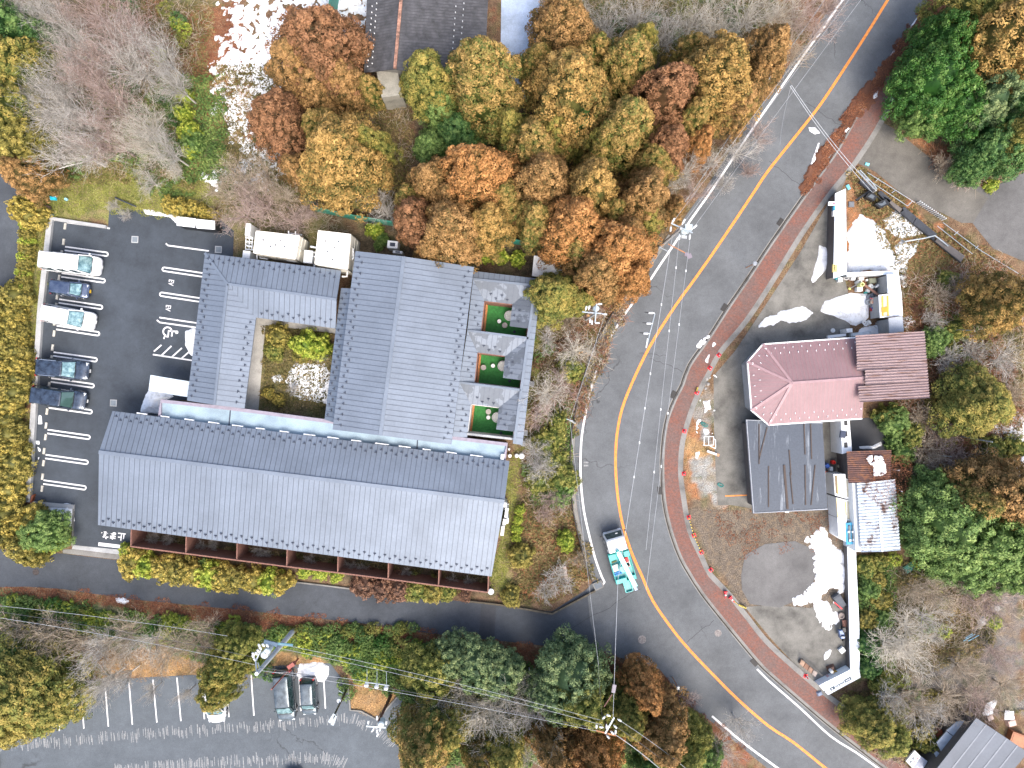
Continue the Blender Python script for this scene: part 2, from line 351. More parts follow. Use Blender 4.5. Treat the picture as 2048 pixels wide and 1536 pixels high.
# ---------------------------------------------------------------- ground sheet
BR = (0.125, 0.072, 0.040); LITTER = (0.165, 0.065, 0.034); GRASS = (0.17, 0.175, 0.048); GREEN = (0.070, 0.10, 0.034)
STRAW = (0.34, 0.20, 0.085); DIRT = (0.105, 0.078, 0.052); GREY = (0.13, 0.12, 0.11); DARK = (0.060, 0.046, 0.028); OLIVE = (0.115, 0.105, 0.038); ORNG = (0.24, 0.105, 0.045)
PALE = (.22, .22, .205)
ZONES = [  # (colour, photo polygon), later ones lie over earlier ones
 (OLIVE, [(0, 0), (430, 0), (400, 380), (0, 330)]), (LITTER, [(300, 60), (470, 0), (520, 300), (400, 260), (330, 120)]),
 (GREEN, [(300, 180), (450, 150), (470, 390), (330, 400), (200, 300)]),
 (GRASS, [(60, 360), (200, 340), (400, 340), (440, 400), (360, 445), (225, 460), (100, 450)]),
 (GRASS, [(78, 440), (100, 432), (70, 780), (52, 1010), (38, 1010), (55, 700)]),
 (LITTER, [(55, 700), (68, 690), (50, 1030), (20, 1040)]),
 (DARK, [(0, 1000), (60, 1010), (140, 1020), (145, 1100), (0, 1090)]), (GRASS, [(120, 1030), (148, 1010), (145, 1095), (115, 1090)]),
 (DARK, [(740, 160), (1320, 60), (1340, 480), (1200, 640), (1050, 560), (700, 430)]), (BR, [(740, 170), (830, 180), (830, 380), (750, 420)]),
 (GRASS, [(1070, 600), (1100, 600), (1040, 960), (1010, 1190), (975, 1185), (1010, 1000), (1020, 900), (1045, 890)]),
 (BR, [(1100, 600), (1260, 600), (1150, 880), (1150, 1020), (1195, 1160), (1090, 1215), (1020, 1195), (1045, 950)]),
 (ORNG, [(1050, 1020), (1150, 1010), (1185, 1160), (1100, 1210), (1040, 1190), (1050, 1100)]),
 (LITTER, [(0, 1174), (130, 1176), (512, 1220), (712, 1243), (1024, 1282), (1200, 1300), (1262, 1330), (1262, 1380), (1000, 1312), (500, 1262), (240, 1222), (0, 1190)]),
 (GREEN, [(0, 1192), (240, 1216), (500, 1262), (1000, 1315), (1240, 1380), (1300, 1536), (800, 1536), (805, 1400), (680, 1330), (0, 1330)]),
 (STRAW, [(0, 1330), (150, 1300), (400, 1290), (560, 1310), (660, 1320), (640, 1345), (380, 1352), (0, 1372)]),
 (STRAW, [(695, 1372), (805, 1376), (756, 1437), (700, 1420)]),
 (LITTER, [(1262, 1330), (1330, 1350), (1420, 1440), (1534, 1536), (1440, 1536), (1290, 1380)]),
 (LITTER, [(1610, 380), (1700, 290), (1765, 140), (1870, 0), (1910, 0), (1790, 170), (1760, 250), (1660, 390)]),
 (DARK, [(1790, 170), (1900, 0), (2048, 0), (2048, 330), (1970, 370), (1830, 280)]), (ORNG, [(1800, 265), (1930, 300), (1975, 380), (1900, 350), (1840, 305)]),
 (ORNG, [(1690, 350), (1730, 330), (1850, 440), (1990, 510), (2048, 560), (2048, 760), (1830, 700), (1800, 560), (1690, 550)]),
 (ORNG, [(1800, 560), (1990, 520), (2048, 560), (2048, 1100), (1780, 900), (1800, 660)]), (LITTER, [(1790, 860), (2048, 780), (2048, 1000), (1830, 960)]), (OLIVE, [(1900, 640), (2048, 660), (2048, 800), (1950, 760)]),
 (GREEN, [(1860, 620), (1960, 640), (1940, 720), (1860, 700)]), (DARK, [(1800, 940), (2048, 920), (2048, 1180), (1820, 1130)]),
 (GREEN, [(1715, 1110), (1790, 1110), (1770, 1400), (1722, 1350)]), (OLIVE, [(1780, 1110), (1900, 1180), (1880, 1330), (1760, 1360)]),
 (BR, [(1850, 1150), (1990, 1180), (1990, 1300), (1850, 1340)]), (GREY, [(1990, 1170), (2048, 1150), (2048, 1440), (1800, 1380), (1830, 1330), (1940, 1290)]),
 (BR, [(1680, 1380), (1860, 1390), (2048, 1420), (2048, 1536), (1830, 1536), (1700, 1440)]), (DIRT, [(1362, 860), (1700, 1010), (1700, 1230), (1490, 1225), (1400, 1080)]),
 (ORNG, [(1392, 780), (1425, 745), (1435, 1010), (1372, 1010), (1368, 870)]), (PALE, [(1398, 905), (1428, 900), (1432, 1000), (1420, 1018), (1382, 960)]),
 (PALE, [(1398, 800), (1426, 770), (1428, 880), (1398, 880)]), (STRAW, [(1376, 880), (1425, 876), (1432, 908), (1375, 915)]),
 (DARK, [(255, 1060), (980, 1150), (980, 1190), (250, 1100)]), (OLIVE, [(516, 640), (672, 655), (652, 836), (500, 820)]),
 (GREEN, [(1080, 0), (1560, 0), (1560, 90), (1320, 110), (1080, 60)]), (ORNG, [(1560, 0), (1690, 0), (1640, 60), (1560, 180), (1530, 100)]),
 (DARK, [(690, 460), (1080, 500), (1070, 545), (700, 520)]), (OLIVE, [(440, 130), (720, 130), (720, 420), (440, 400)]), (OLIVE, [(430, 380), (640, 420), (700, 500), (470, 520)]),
 (LITTER, [(960, 0), (1002, 0), (1002, 60), (960, 60)]),
 (GRASS, [(0, 586), (30, 560), (60, 430), (80, 440), (55, 760), (20, 1000), (0, 1000)]),
 (DARK, [(0, 586), (30, 600), (55, 700), (35, 1020), (0, 1050)]),
]
gx = np.concatenate([[-900, -400, -200, -110, -75], np.arange(-54, 54.01, 0.16), [75, 110, 200, 400, 900]])
gy = np.concatenate([[-900, -400, -200, -100, -60], np.arange(-41, 41.01, 0.16), [60, 100, 200, 400, 900]])
GX, GY = np.meshgrid(gx, gy); nx, ny = len(gx), len(gy); X = GX.ravel(); Y = GY.ravel()
wx = X+(fbm(X, Y, 0.7, 4, 1)-0.5)*3.2; wy = Y+(fbm(X, Y, 0.7, 4, 2)-0.5)*3.2
C = np.tile(np.array(BR), (len(X), 1)).astype(float)
for c, pl in ZONES:
    w = PL(pl); xs = [p.x for p in w]; ys = [p.y for p in w]
    k = (wx > min(xs)-2) & (wx < max(xs)+2) & (wy > min(ys)-2) & (wy < max(ys)+2)
    d = sdist(wx[k], wy[k], w); a = np.clip(0.5+d/0.5, 0, 1)[:, None]; C[k] = C[k]*(1-a)+np.array(c)*a
n1 = fbm(X, Y, 2.0, 4, 11)[:, None]; n2 = fbm(X, Y, 0.35, 3, 21)[:, None]
C = C*(0.5+1.05*n1); C = C*(1-0.55*np.clip((n2-0.5)*3, 0, 1))+np.array((0.12, 0.075, 0.04))*0.55*np.clip((n2-0.5)*3, 0, 1)
n3 = np.clip((fbm(X, Y, 1.1, 4, 61)-.5)*5, 0, 1)[:, None]; n4 = np.clip((fbm(X, Y, 1.6, 4, 71)-.52)*5, 0, 1)[:, None]
C = C*(1-.5*n3)+np.array((.07, .085, .028))*.5*n3; C = C*(1-.4*n4)+np.array((.22, .16, .09))*.4*n4
w = PL([(1378, 1022), (1700, 1010), (1700, 1230), (1490, 1225), (1400, 1080)]); k = (X > w[0].x-2) & (X < w[1].x+2); d = sdist(X[k]+(wx[k]-X[k])*.3, Y[k]+(wy[k]-Y[k])*.3, w); a_ = np.clip(.5+d/.5, 0, 1)[:, None]; C[k] = C[k]*(1-a_)+np.array((.115, .093, .070))*a_*(.65+.7*n1[k])
idx = np.arange(nx*ny).reshape(ny, nx)
F = np.stack([idx[:-1, :-1], idx[:-1, 1:], idx[1:, 1:], idx[1:, :-1]], -1).reshape(-1, 4)
m, nt, ns, ls, b = nodes_of('ground_soil'); M['ground'] = m
at = ns.new('ShaderNodeAttribute'); at.attribute_name = 'gcol'; pos = ns.new('ShaderNodeNewGeometry').outputs['Position']
n2_ = noise(ns, ls, pos, 9, 6, 0.75); n3_ = noise(ns, ls, pos, 2.2, 5, 0.7)
cc = mixc(ns, ls, 1.0, at.outputs['Color'], ramp(ns, ls, n2_, [(0.36, g3(0.35)), (0.5, g3(1.0)), (0.66, g3(2.1))]), 'MULTIPLY')
cc = mixc(ns, ls, ramp(ns, ls, n3_, [(0.5, g3(0)), (0.66, g3(0.55))]), cc, (0.24, 0.17, 0.10))
ls.new(cc, b.inputs['Base Color']); b.inputs['Roughness'].default_value = 0.95; bump(ns, ls, n2_, 0.8, 0.06, b)
ground = npmesh('ground', np.stack([X, Y, np.zeros_like(X)], 1), F, M['ground'])
ga = ground.data.attributes.new('gcol', 'FLOAT_COLOR', 'POINT'); ga.data.foreach_set('color', np.concatenate([C, np.ones((len(C), 1))], 1).astype(np.float32).ravel())
setp(ground, kind='structure')

# ---------------------------------------------------------------- paved sheets
def sheet(name, pts_px, z, mat, kind='structure'):
    o = MB().poly(PL(pts_px, 0) if z == 0 else [Vector((p.x, p.y, z)) for p in PL(pts_px)]).build(name, mat); o.data.flip_normals() if o.data.polygons[0].normal.z < 0 else None
    setp(o, kind=kind); return o
ORANGE = [(1800, -40), (1775, 0), (1735, 65), (1690, 135), (1640, 210), (1590, 274), (1536, 342), (1508, 384), (1466, 447), (1424, 509), (1386, 563), (1349, 614), (1299, 694), (1264, 766), (1244, 818), (1234, 868), (1231, 918), (1233, 968), (1239, 1018), (1249, 1063), (1265, 1110), (1284, 1152), (1306, 1202), (1346, 1260), (1381, 1302), (1424, 1347), (1474, 1397), (1536, 1451), (1586, 1484), (1651, 1536), (1700, 1574)]
LEFTW = [(1720, -45), (1685, 0), (1646, 57), (1611, 105), (1561, 177), (1510, 250), (1465, 318), (1421, 384), (1384, 436), (1324, 524), (1294, 569), (1249, 629), (1214, 689), (1188, 757), (1174, 813), (1164, 868), (1161, 918), (1162, 968), (1168, 1023), (1179, 1073), (1190, 1116), (1203, 1152)]
GUT = [(1885, -40), (1855, 0), (1800, 90), (1757, 145), (1710, 225), (1666, 302), (1606, 386), (1534, 489), (1490, 556), (1449, 616), (1414, 671), (1374, 728), (1359, 768), (1346, 793), (1331, 830), (1323, 868), (1319, 918), (1320, 975), (1326, 1023), (1339, 1073), (1356, 1118), (1374, 1150), (1399, 1189), (1449, 1252), (1509, 1324), (1536, 1351), (1598, 1405), (1661, 1458), (1761, 1536), (1800, 1566)]
gut = smooth_line(PL(GUT)); leftw = smooth_line(PL(LEFTW)); orange = smooth_line(PL(ORANGE))
left_edge = offset_line(leftw, -0.62) if (offset_line(leftw, 1)[30]-leftw[30]).x > 0 else offset_line(leftw, 0.62)
sgn_g = 1 if (offset_line(gut, 1)[30]-gut[30]).x > 0 else -1
sgn_l = 1 if (offset_line(leftw, 1)[30]-leftw[30]).x > 0 else -1
low_left = PL([(1176, 1180), (1202, 1168), (1205, 1165)])
junc = PL([(1174, 1178), (1180, 1240), (1195, 1305), (1249, 1317), (1262, 1311), (1290, 1313), (1319, 1338), (1355, 1382), (1386, 1417), (1424, 1444), (1480, 1492), (1534, 1536), (1580, 1575)])
road_poly = [Vector((p.x, p.y, 0.024)) for p in left_edge+junc+gut[::-1]]
MB().poly(road_poly).build('road', M['road']); setp(bpy.data.objects['road'], kind='structure')
sheet('side_road', [(-60, 1088), (30, 1103), (125, 1107), (240, 1121), (400, 1140), (587, 1160), (712, 1180), (877, 1197), (1024, 1215), (1104, 1223), (1174, 1178), (1200, 1172), (1240, 1240), (1230, 1312), (1199, 1304), (1024, 1284), (862, 1267), (712, 1245), (512, 1223), (250, 1197), (125, 1178), (50, 1173), (-60, 1176)], 0.016, M['side_road'])
sheet('side_road_patch', [(962, 1209), (992, 1213), (989, 1279), (958, 1274)], 0.021, M['lot_patch'])
sheet('left_lane', [(-60, 330), (2, 330), (16, 336), (21, 360), (52, 386), (57, 397), (44, 446), (38, 509), (33, 559), (26, 579), (0, 588), (-60, 600)], 0.016, M['side_road'])
sheet('car_park', [(98, 434), (216, 453), (219, 418), (290, 421), (352, 433), (440, 438), (468, 462), (466, 520), (420, 760), (380, 800), (330, 800), (330, 860), (270, 1060), (262, 1104), (146, 1092), (149, 1010), (58, 1003)], 0.016, M['lot'])
sheet('lower_car_park', [(-60, 1372), (225, 1358), (400, 1349), (560, 1331), (660, 1326), (695, 1372), (700, 1420), (726, 1420), (756, 1437), (810, 1378), (806, 1420), (796, 1470), (800, 1536), (800, 1580), (-60, 1580)], 0.016, M['lot_low'])
sheet('concrete_yard', [(1700, 343), (1672, 378), (1660, 400), (1600, 505), (1530, 612), (1470, 702), (1427, 752), (1428, 860), (1432, 960), (1436, 1011), (1462, 1010), (1500, 1016), (1560, 1020), (1700, 1000), (1700, 600), (1690, 560), (1668, 556), (1672, 400)], 0.020, M['yard'])
sheet('lower_yard', [(1490, 1214), (1540, 1210), (1620, 1216), (1700, 1200), (1704, 1345), (1640, 1372), (1600, 1340), (1540, 1275)], 0.020, M['yard'])
sheet('gravel_patch', [(1482, 1150), (1490, 1110), (1530, 1088), (1590, 1082), (1630, 1100), (1636, 1140), (1615, 1190), (1560, 1215), (1500, 1208), (1484, 1180)], 0.026, M['gravel_road'])
sheet('driveway', [(1706, 322), (1757, 240), (1791, 260), (1848, 307), (1926, 365), (1976, 396), (1946, 446), (1923, 446), (1886, 427), (1833, 405), (1801, 386), (1751, 344)], 0.020, M['drive'])
sheet('gravel_turnaround', [(1926, 362), (1975, 378), (2048, 345), (2110, 330), (2110, 560), (2048, 523), (1986, 497), (1961, 467), (1940, 440)], 0.016, M['gravel_road'])
sheet('terrace', [(506, 630), (674, 655), (672, 667), (531, 650), (517, 822), (488, 818)], 0.05, M['terrace'])
sheet('iced_path', [(1003, -30), (1095, -30), (1085, 40), (1065, 110), (1040, 140), (1052, 200), (1000, 200)], 0.05, concrete('iced_concrete', (0.42, 0.50, 0.62), 0.3, 0.3))
sheet('back_yard_slab', [(1700, 838), (1790, 832), (1795, 905), (1702, 910)], 0.03, M['lot_patch'])
# kerb, gutter and brick sidewalk on the right of the road
mb = MB(); strip(mb, gut, sgn_g*0.0, sgn_g*0.28, 0.0, 0.03); o = mb.build('gutter', M['kerb']); setp(o, kind='structure')
mb = MB(); strip(mb, gut, sgn_g*0.09, sgn_g*0.20, 0.034, 0.034); o = mb.build('gutter_slot', paint('gutter_dirt', (0.035, 0.028, 0.022), 0.95)); setp(o, kind='structure')
mb = MB(); strip(mb, gut, sgn_g*0.28, sgn_g*0.46, 0.0, 0.13); o = mb.build('kerb', M['kerb']); setp(o, kind='structure')
BRR = [(1800, 150), (1758, 240), (1706, 322), (1656, 384), (1598, 466), (1536, 566), (1486, 641), (1436, 701), (1414, 742), (1391, 785), (1374, 830), (1360, 880), (1356, 918), (1356, 955), (1363, 1005), (1374, 1063), (1399, 1118), (1416, 1152), (1449, 1186), (1489, 1236), (1536, 1293), (1636, 1382), (1711, 1440), (1786, 1502), (1840, 1560)]
brr = smooth_line(PL(BRR)); inner = [p for p in offset_line(gut, sgn_g*0.46) if p.y < P(0, 132).y]
MB().poly([Vector((p.x, p.y, 0.12)) for p in inner+brr[::-1]]).build('sidewalk', M['brick']); setp(bpy.data.objects['sidewalk'], kind='structure')
sg2 = 1 if (offset_line(brr, 1)[30]-brr[30]).x > 0 else -1
mb = MB(); strip(mb, brr[2:-4], 0.0, sg2*0.5, 0.0, 0.128); o = mb.build('sidewalk_edging', M['kerb']); setp(o, kind='structure')
mb = MB(); strip(mb, [p for p in leftw if p.y < P(0, 480).y], -sgn_l*1.0, -sgn_l*0.64, 0.0, 0.10); o = mb.build('left_kerb', M['kerb']); setp(o, kind='structure')
# gutter grates
for i, (x, y, a) in enumerate([(1448, 615, 58), (1560, 444, 55), (1346, 789, 66), (1319, 981, 90), (1508, 1325, -48)]):
    p = P(x, y); mb = MB(); mb.box((p.x, p.y, 0.05), (0.75, 0.42, 0.04), R(a)); o = mb.build('drain_grate', paint('grate_iron', (0.03, 0.028, 0.026), 0.7))
    setp(o, ['dark iron grate in the gutter beside the upper bend of the brick sidewalk', 'dark iron grate in the gutter nearest the white yard wall', 'dark iron grate in the gutter left of the pink roof', 'dark iron grate in the gutter at the middle of the road bend', 'dark iron grate in the gutter at the lower right road stretch'][i], 'drain grate', 'grates in the road gutter')
# road lines
def line_obj(name, pts, w, z, mat, mb=None, sm=True, kind='structure'):
    L = smooth_line(PL(pts)) if sm else PL(pts); q = mb or MB(); strip(q, L, -w/2, w/2, z, z)
    if mb is None:
        o = q.build(name, mat); setp(o, kind=kind); return o
line_obj('centre_line', ORANGE, 0.26, 0.034, M['orange'])
line_obj('left_edge_line', LEFTW+[(1209, 1164), (1205, 1170), (1202, 1172)], 0.2, 0.034, M['line'])
line_obj('right_edge_line', [(1861, 0), (1816, 62), (1786, 105), (1764, 138)], 0.17, 0.034, M['line'])
line_obj('lower_right_edge_line', [(1514, 1338), (1536, 1360), (1598, 1414), (1661, 1472), (1711, 1504), (1756, 1536), (1790, 1560)], 0.18, 0.034, M['line'])
line_obj('lower_left_edge_line', [(1424, 1432), (1480, 1480), (1536, 1522), (1575, 1550)], 0.2, 0.034, M['line'])
line_obj('yard_line', [(1450, 992), (1500, 990)], 0.12, 0.030, M['orange'])
mb = MB()
for k in range(2): mb.box((P(1172, 928).x, P(1172, 925+k*6).y, 0.036), (0.45, 0.16, 0.004))
setp(mb.build('worn_marking', M['oldline']), kind='structure')
# faint joints across the road
mb = MB()
for a, bb in (((1612, 203), (1690, 258)), ((1536, 320), (1600, 370)), ((1140, 1258), (1280, 1178)), ((1372, 1284), (1430, 1240)), ((1300, 716), (1362, 742)), ((1280, 705), (1330, 712))):
    p, q = P(*a), P(*bb); n = 9; L = [p.lerp(q, i/n)+Vector((random.uniform(-.12, .12), random.uniform(-.12, .12), 0)) for i in range(n+1)]
    strip(mb, L, -0.02, 0.02, 0.0275, 0.0275)
setp(mb.build('road_joints', paint('crack_tar', (0.04, 0.04, 0.042), 0.9)), kind='structure')

# ---------------------------------------------------------------- car park markings
def ubend(mb, left, right, sep=0.36, w=0.14, z=0.022, flip=False):
    a, c = P(*left), P(*right); d = (c-a).normalized(); s = Vector((-d.y, d.x, 0)); pts = []
    tip, tail = (a, c) if flip else (c, a); dd = -d if flip else d
    pts.append(tail+s*sep/2)
    for k in range(9):
        t = math.pi*k/8; pts.append(tip-dd*sep/2+s*math.cos(t)*sep/2+dd*math.sin(t)*sep/2)
    pts.append(tail-s*sep/2)
    strip(mb, [Vector((p.x, p.y, 0)) for p in pts], -w/2, w/2, z, z)
ULEFT = [((130, 497), (216, 509)), ((123, 550), (210, 562)), ((118, 602), (205, 615)), ((113, 655), (199, 668)), ((107, 708), (194, 720)), ((102, 760), (188, 772)), ((98, 812), (184, 824)), ((95, 863), (180, 875)), ((91, 913), (176, 925)), ((87, 964), (172, 976))]
mb = MB()
for l, r in ULEFT: ubend(mb, l, r)
L = PL([(134, 445), (220, 457)]); strip(mb, L, -.07, .07, 0.022, 0.022)
ubend(mb, (325, 538), (420, 552), flip=True); ubend(mb, (320, 588), (420, 603), flip=True)
for pl in ([(332, 487), (336, 491), (418, 502)], [(319, 635), (400, 647)], [(314, 640), (320, 645), (400, 656)], [(306, 709), (392, 722)], [(308, 703), (323, 690)], [(323, 711), (343, 692)], [(344, 714), (364, 696)], [(363, 717), (378, 704)]):
    strip(mb, PL(pl), -.07, .07, 0.022, 0.022)
# wheelchair symbol (head to the right)
wc = P(341, 666); rot = Matrix.Rotation(R(-8), 3, 'Z')
def wp(a, c): return wc+rot@Vector((a, c, 0))
arc = [wp(-0.30+0.42*math.cos(t), 0.10+0.42*math.sin(t)) for t in np.linspace(R(10), R(262), 16)]
for pl in (arc, [wp(-0.24, 0.18), wp(0.5, 0.22)], [wp(-0.2, 0.2), wp(-0.18, -0.42), wp(-0.52, -0.40), wp(-0.56, -0.66)], [wp(0.16, 0.18), wp(0.17, -0.32)]):
    strip(mb, pl, -.075, .075, 0.0225, 0.0225)
mb.lathe(wp(0.6, 0.16)+Vector((0, 0, 0.0227)), [(0.16, 0), (0.16, 0.001)], 14)
p0, p1 = P(197, 1088), P(240, 1093); strip(mb, [p0, p1], -.17, .17, 0.022, 0.022)
setp(mb.build('parking_lines', M['line']), kind='structure')
def text_mesh(name, body, size, loc, rz, mat, z=0.024, sx=1.0, extr=0.0, parent=None):
    cu = bpy.data.curves.new(name+'_curve', 'FONT'); cu.body = body; cu.size = size; cu.align_x = 'CENTER'; cu.align_y = 'CENTER'; cu.offset = (0.012 if len(body) > 1 else 0.028)*size; cu.extrude = extr
    t = bpy.data.objects.new(name+'_tmp', cu); col.objects.link(t); bpy.context.view_layer.update()
    me = bpy.data.meshes.new_from_object(t.evaluated_get(bpy.context.evaluated_depsgraph_get())); bpy.data.objects.remove(t)
    me.materials.clear(); me.materials.append(mat); o = bpy.data.objects.new(name, me); col.objects.link(o)
    o.location = (loc[0], loc[1], z); o.rotation_euler = (0, 0, rz); o.scale = (sx, 1, 1)
    if parent is not None:
        o.parent = parent; o.location = Vector((loc[0], loc[1], z))-root_of(parent).location
    return o
for x, y in ((342, 565), (336, 616)):
    setp(text_mesh('ev_marking', 'EV', 0.72, P(x, y), R(-98), M['line'], sx=0.75), kind='structure')
for ch, x, y in (('止', 243.5, 1072), ('ま', 226.5, 1070.5), ('れ', 210.5, 1069)):
    setp(text_mesh('stop_marking', ch, 0.82, P(x, y), R(173), M['line'], sx=0.95), kind='structure')
# lower car park lines
mb = MB()
for a, c in (((20, 1432), (23, 1480)), ((66, 1400), (70, 1467)), ((113, 1400), (119, 1462)), ((162, 1372), (168, 1457)), ((210, 1368), (217, 1453)), ((258, 1363), (265, 1449)), ((306, 1359), (314, 1445)), ((354, 1355), (362, 1442)), ((402, 1352), (409, 1438)), ((451, 1348), (458, 1434)), ((502, 1344), (508, 1431)), ((549, 1340), (555, 1426)), ((597, 1336), (602, 1422)), ((646, 1334), (651, 1417))):
    strip(mb, PL([a, c]), -.06, .06, 0.022, 0.022)
setp(mb.build('lower_parking_lines', M['line']), kind='structure')
mb = MB()
def ticks(path, lo, hi, n):
    L = smooth_line(PL(path), 0.3); tot = len(L)-1
    for i in range(n):
        t = (i+random.uniform(-.35, .35))/n*tot; k = int(min(max(t, 0), tot-1)); p = L[k].lerp(L[k+1], min(1, max(0, t-k))); d = (L[k+1]-L[k]).normalized(); s = Vector((-d.y, d.x, 0))
        if random.random() < .28: continue
        j = random.uniform(-.25, .25); l = random.uniform(lo, hi); w = random.uniform(.015, .04)
        strip(mb, [p+s*(j-l/2), p+s*(j+l/2)], -w, w, 0.021, 0.021)
ticks([(-10, 1494), (80, 1486), (200, 1476), (330, 1466), (450, 1458), (540, 1450), (620, 1444), (690, 1438), (730, 1448), (762, 1464), (790, 1490)], .5, 1.1, 300)
ticks([(230, 1540), (330, 1532), (430, 1526), (530, 1520), (620, 1516), (660, 1518), (690, 1530)], .5, 1.2, 190)
setp(mb.build('hatched_road_edge', M['oldline']), kind='structure')
# concrete entrance apron
for i, (a, c) in enumerate((([(146, 1090), (266, 1102), (263, 1112), (144, 1098)], M['pale_conc']), ([(126, 1099), (144, 1098.5), (262, 1112.5), (244, 1120), (126, 1106)], M['kerb']))):
    sheet('entrance_apron', a, 0.026+0.006*i, c)
# manhole covers and drains
for i, (x, y, r, lb) in enumerate([(1131, 1261, .33, 'round iron manhole cover in the dark side road'), (1284, 1279, .4, 'pale worn manhole in the junction asphalt'), (72, 1144, .32, 'round manhole cover in the side road at far left'), (1436, 1266, .34, 'faded manhole cover right of the orange line'), (634, 1390+200, .3, '')]):
    if not lb: continue
    p = P(x, y); mb = MB(); mb.lathe((p.x, p.y, 0.018), [(r, 0), (r, 0.016), (r*.86, 0.018), (r*.84, 0.014)], 24)
    setp(mb.build('manhole_cover', paint('manhole_iron' if i not in (1, 3) else 'manhole_pale', (0.07, 0.055, 0.05) if i not in (1, 3) else (0.22, 0.2, 0.19), 0.8, var=.4, scale=9)), lb, 'manhole cover')
for i, (x, y, lb) in enumerate([(270, 479, 'pale square drain cover at the top of the car park'), (437, 499, 'square grated drain at the corner of the grey roof'), (227, 806, 'plain pale square drain cover right of the black cars')]):
    p = P(x, y); mb = MB(); mb.box((p.x, p.y, .022), (.66, .66, .02), R(-3), 0); mb.box((p.x, p.y, .034), (.5, .5, .004), R(-3), 1)
    setp(mb.build('drain_cover', [M['pale_conc'], paint('drain_steel', (.16, .19, .21), .5)]), lb, 'drain cover', 'square drain covers in the car park')
# wheel stops
def sl(l, r, t): return (l[0]+(r[0]-l[0])*t, l[1]+(r[1]-l[1])*t)
stops = [(131, 453, 'top'), (128, 484, 'top')]
proto = None
rowname = ['first', 'second', 'third', 'fourth', 'fifth', 'sixth', 'seventh', 'eighth', 'ninth', 'tenth']
k = 0
pairs = [((131, 453), (128, 484)), ((124, 507), (121, 537)), ((119, 556), (115, 593)), ((113, 612), (110, 645)), ((109, 667), (106, 695)), ((104, 717), (101, 748)), ((99, 770), (97, 800)), ((95, 823), (93, 851)), ((92, 874), (89, 902)), ((88, 926), (86, 953)), ((85, 977), (83, 1000))]
wsm = MB(); wsm.prism([(-.1, -.3), (.1, -.3), (.1, .3), (-.1, .3)], 0, .10); 
wso = wsm.build('wheel_stop', paint('wheel_stop_concrete', (.5, .48, .42), .85, var=.2), local=True, bevel=.015)
for bi, pr in enumerate(pairs):
    for j, (x, y) in enumerate(pr):
        if bi == 10 and j == 1: continue
        o = wso if k == 0 else wso.copy()
        if k: col.objects.link(o)
        k += 1; p = P(x, y); o.location = (p.x, p.y, 0.016); o.rotation_euler = (0, 0, R(-8))
        setp(o, 'pale concrete wheel stop, %s end of %s bay from the top' % ('upper' if j == 0 else 'lower', (rowname+['eleventh'])[bi]), 'wheel stop', 'wheel stops in the left car park')
# low boundary walls of the car park
def wall(name, pts, w, h, mat, label, cat='low wall', side=0.5, z0=0.0, group=None, cap=None):
    L = PL(pts); mb = MB(); strip(mb, L, -w*side, w*(1-side), z0, h); 
    o = mb.build(name, mat if cap is None else [mat, cap]); setp(o, label, cat, group); return o
wall('retaining_wall', [(104, 436), (84, 620), (74, 770), (59, 1003)], 0.5, 0.35, M['pale_conc'], 'long pale concrete retaining wall along the left edge of the car park', 'retaining wall')
wall('retaining_wall', [(98, 437), (215, 455)], 0.3, 0.33, M['pale_conc'], 'short pale concrete wall along the top left of the car park', 'retaining wall')
wall('retaining_wall', [(64, 1006), (150, 1013)], 0.4, 0.25, M['pale_conc'], 'concrete kerb wall above the snow heap by the entrance', 'retaining wall')
wall('retaining_wall', [(148, 1013), (146, 1092)], 0.14, 0.15, M['kerb'], 'narrow kerb wall left of the car park entrance', 'retaining wall')
# ---------------------------------------------------------------- buildings
def metal_roof(name, c, rough=0.42, metal=0.55, wet=False):
    m, nt, ns, ls, b = nodes_of(name); pos = ns.new('ShaderNodeNewGeometry').outputs['Position']
    n1 = noise(ns, ls, pos, 0.35, 5, 0.6); n2 = noise(ns, ls, pos, 5, 5, 0.6)
    base = ramp(ns, ls, n1, [(0.3, tuple(x*.85 for x in c)), (0.7, tuple(x*1.1 for x in c))])
    if wet: base = mixc(ns, ls, ramp(ns, ls, noise(ns, ls, pos, .8, 4, .5), [(.49, g3(0)), (.51, g3(.6))]), base, tuple(x*.4 for x in c))
    base = mixc(ns, ls, 1.0, base, ramp(ns, ls, n2, [(0.3, g3(.93)), (0.7, g3(1.05))]), 'MULTIPLY')
    ls.new(base, b.inputs['Base Color']); b.inputs['Roughness'].default_value = rough; b.inputs['Metallic'].default_value = metal
    return m
M['roof'] = metal_roof('grey_blue_sheet_metal', (0.160, 0.192, 0.236), .5, .3)
M['wetroof'] = metal_roof('damp_grey_sheet_metal', (0.150, 0.175, 0.21), .5, .3, True)
M['seam'] = paint('roof_seam', (0.088, 0.102, 0.13), 0.5, .2)  # shading along the ribs painted in as a darker metal tone
M['guard'] = paint('snow_guard_metal', (0.035, 0.045, 0.07), 0.6)
M['wood'] = paint('orange_deck_wood', (0.42, 0.17, 0.05), 0.6, var=.25, scale=6)
M['fence'] = paint('rust_brown_screen', (0.22, 0.105, 0.075), 0.75, var=.25, scale=5)
M['wallgrey'] = paint('dark_render_wall', (0.10, 0.09, 0.085), 0.85)
M['white'] = paint('white_painted_metal', (0.78, 0.80, 0.80), 0.55, var=.06)
M['black'] = paint('black_plastic', (0.014, 0.015, 0.017), 0.45)
_gm = []
gcount = {}
def guard_shape(mb, x, y, z, ang):
    cs, sn = math.cos(ang), math.sin(ang); mb.box((x, y, z+.055), (.05, .24, .12), ang); mb.box((x-cs*.07, y-sn*.07, z+.045), (.16, .06, .09), ang)
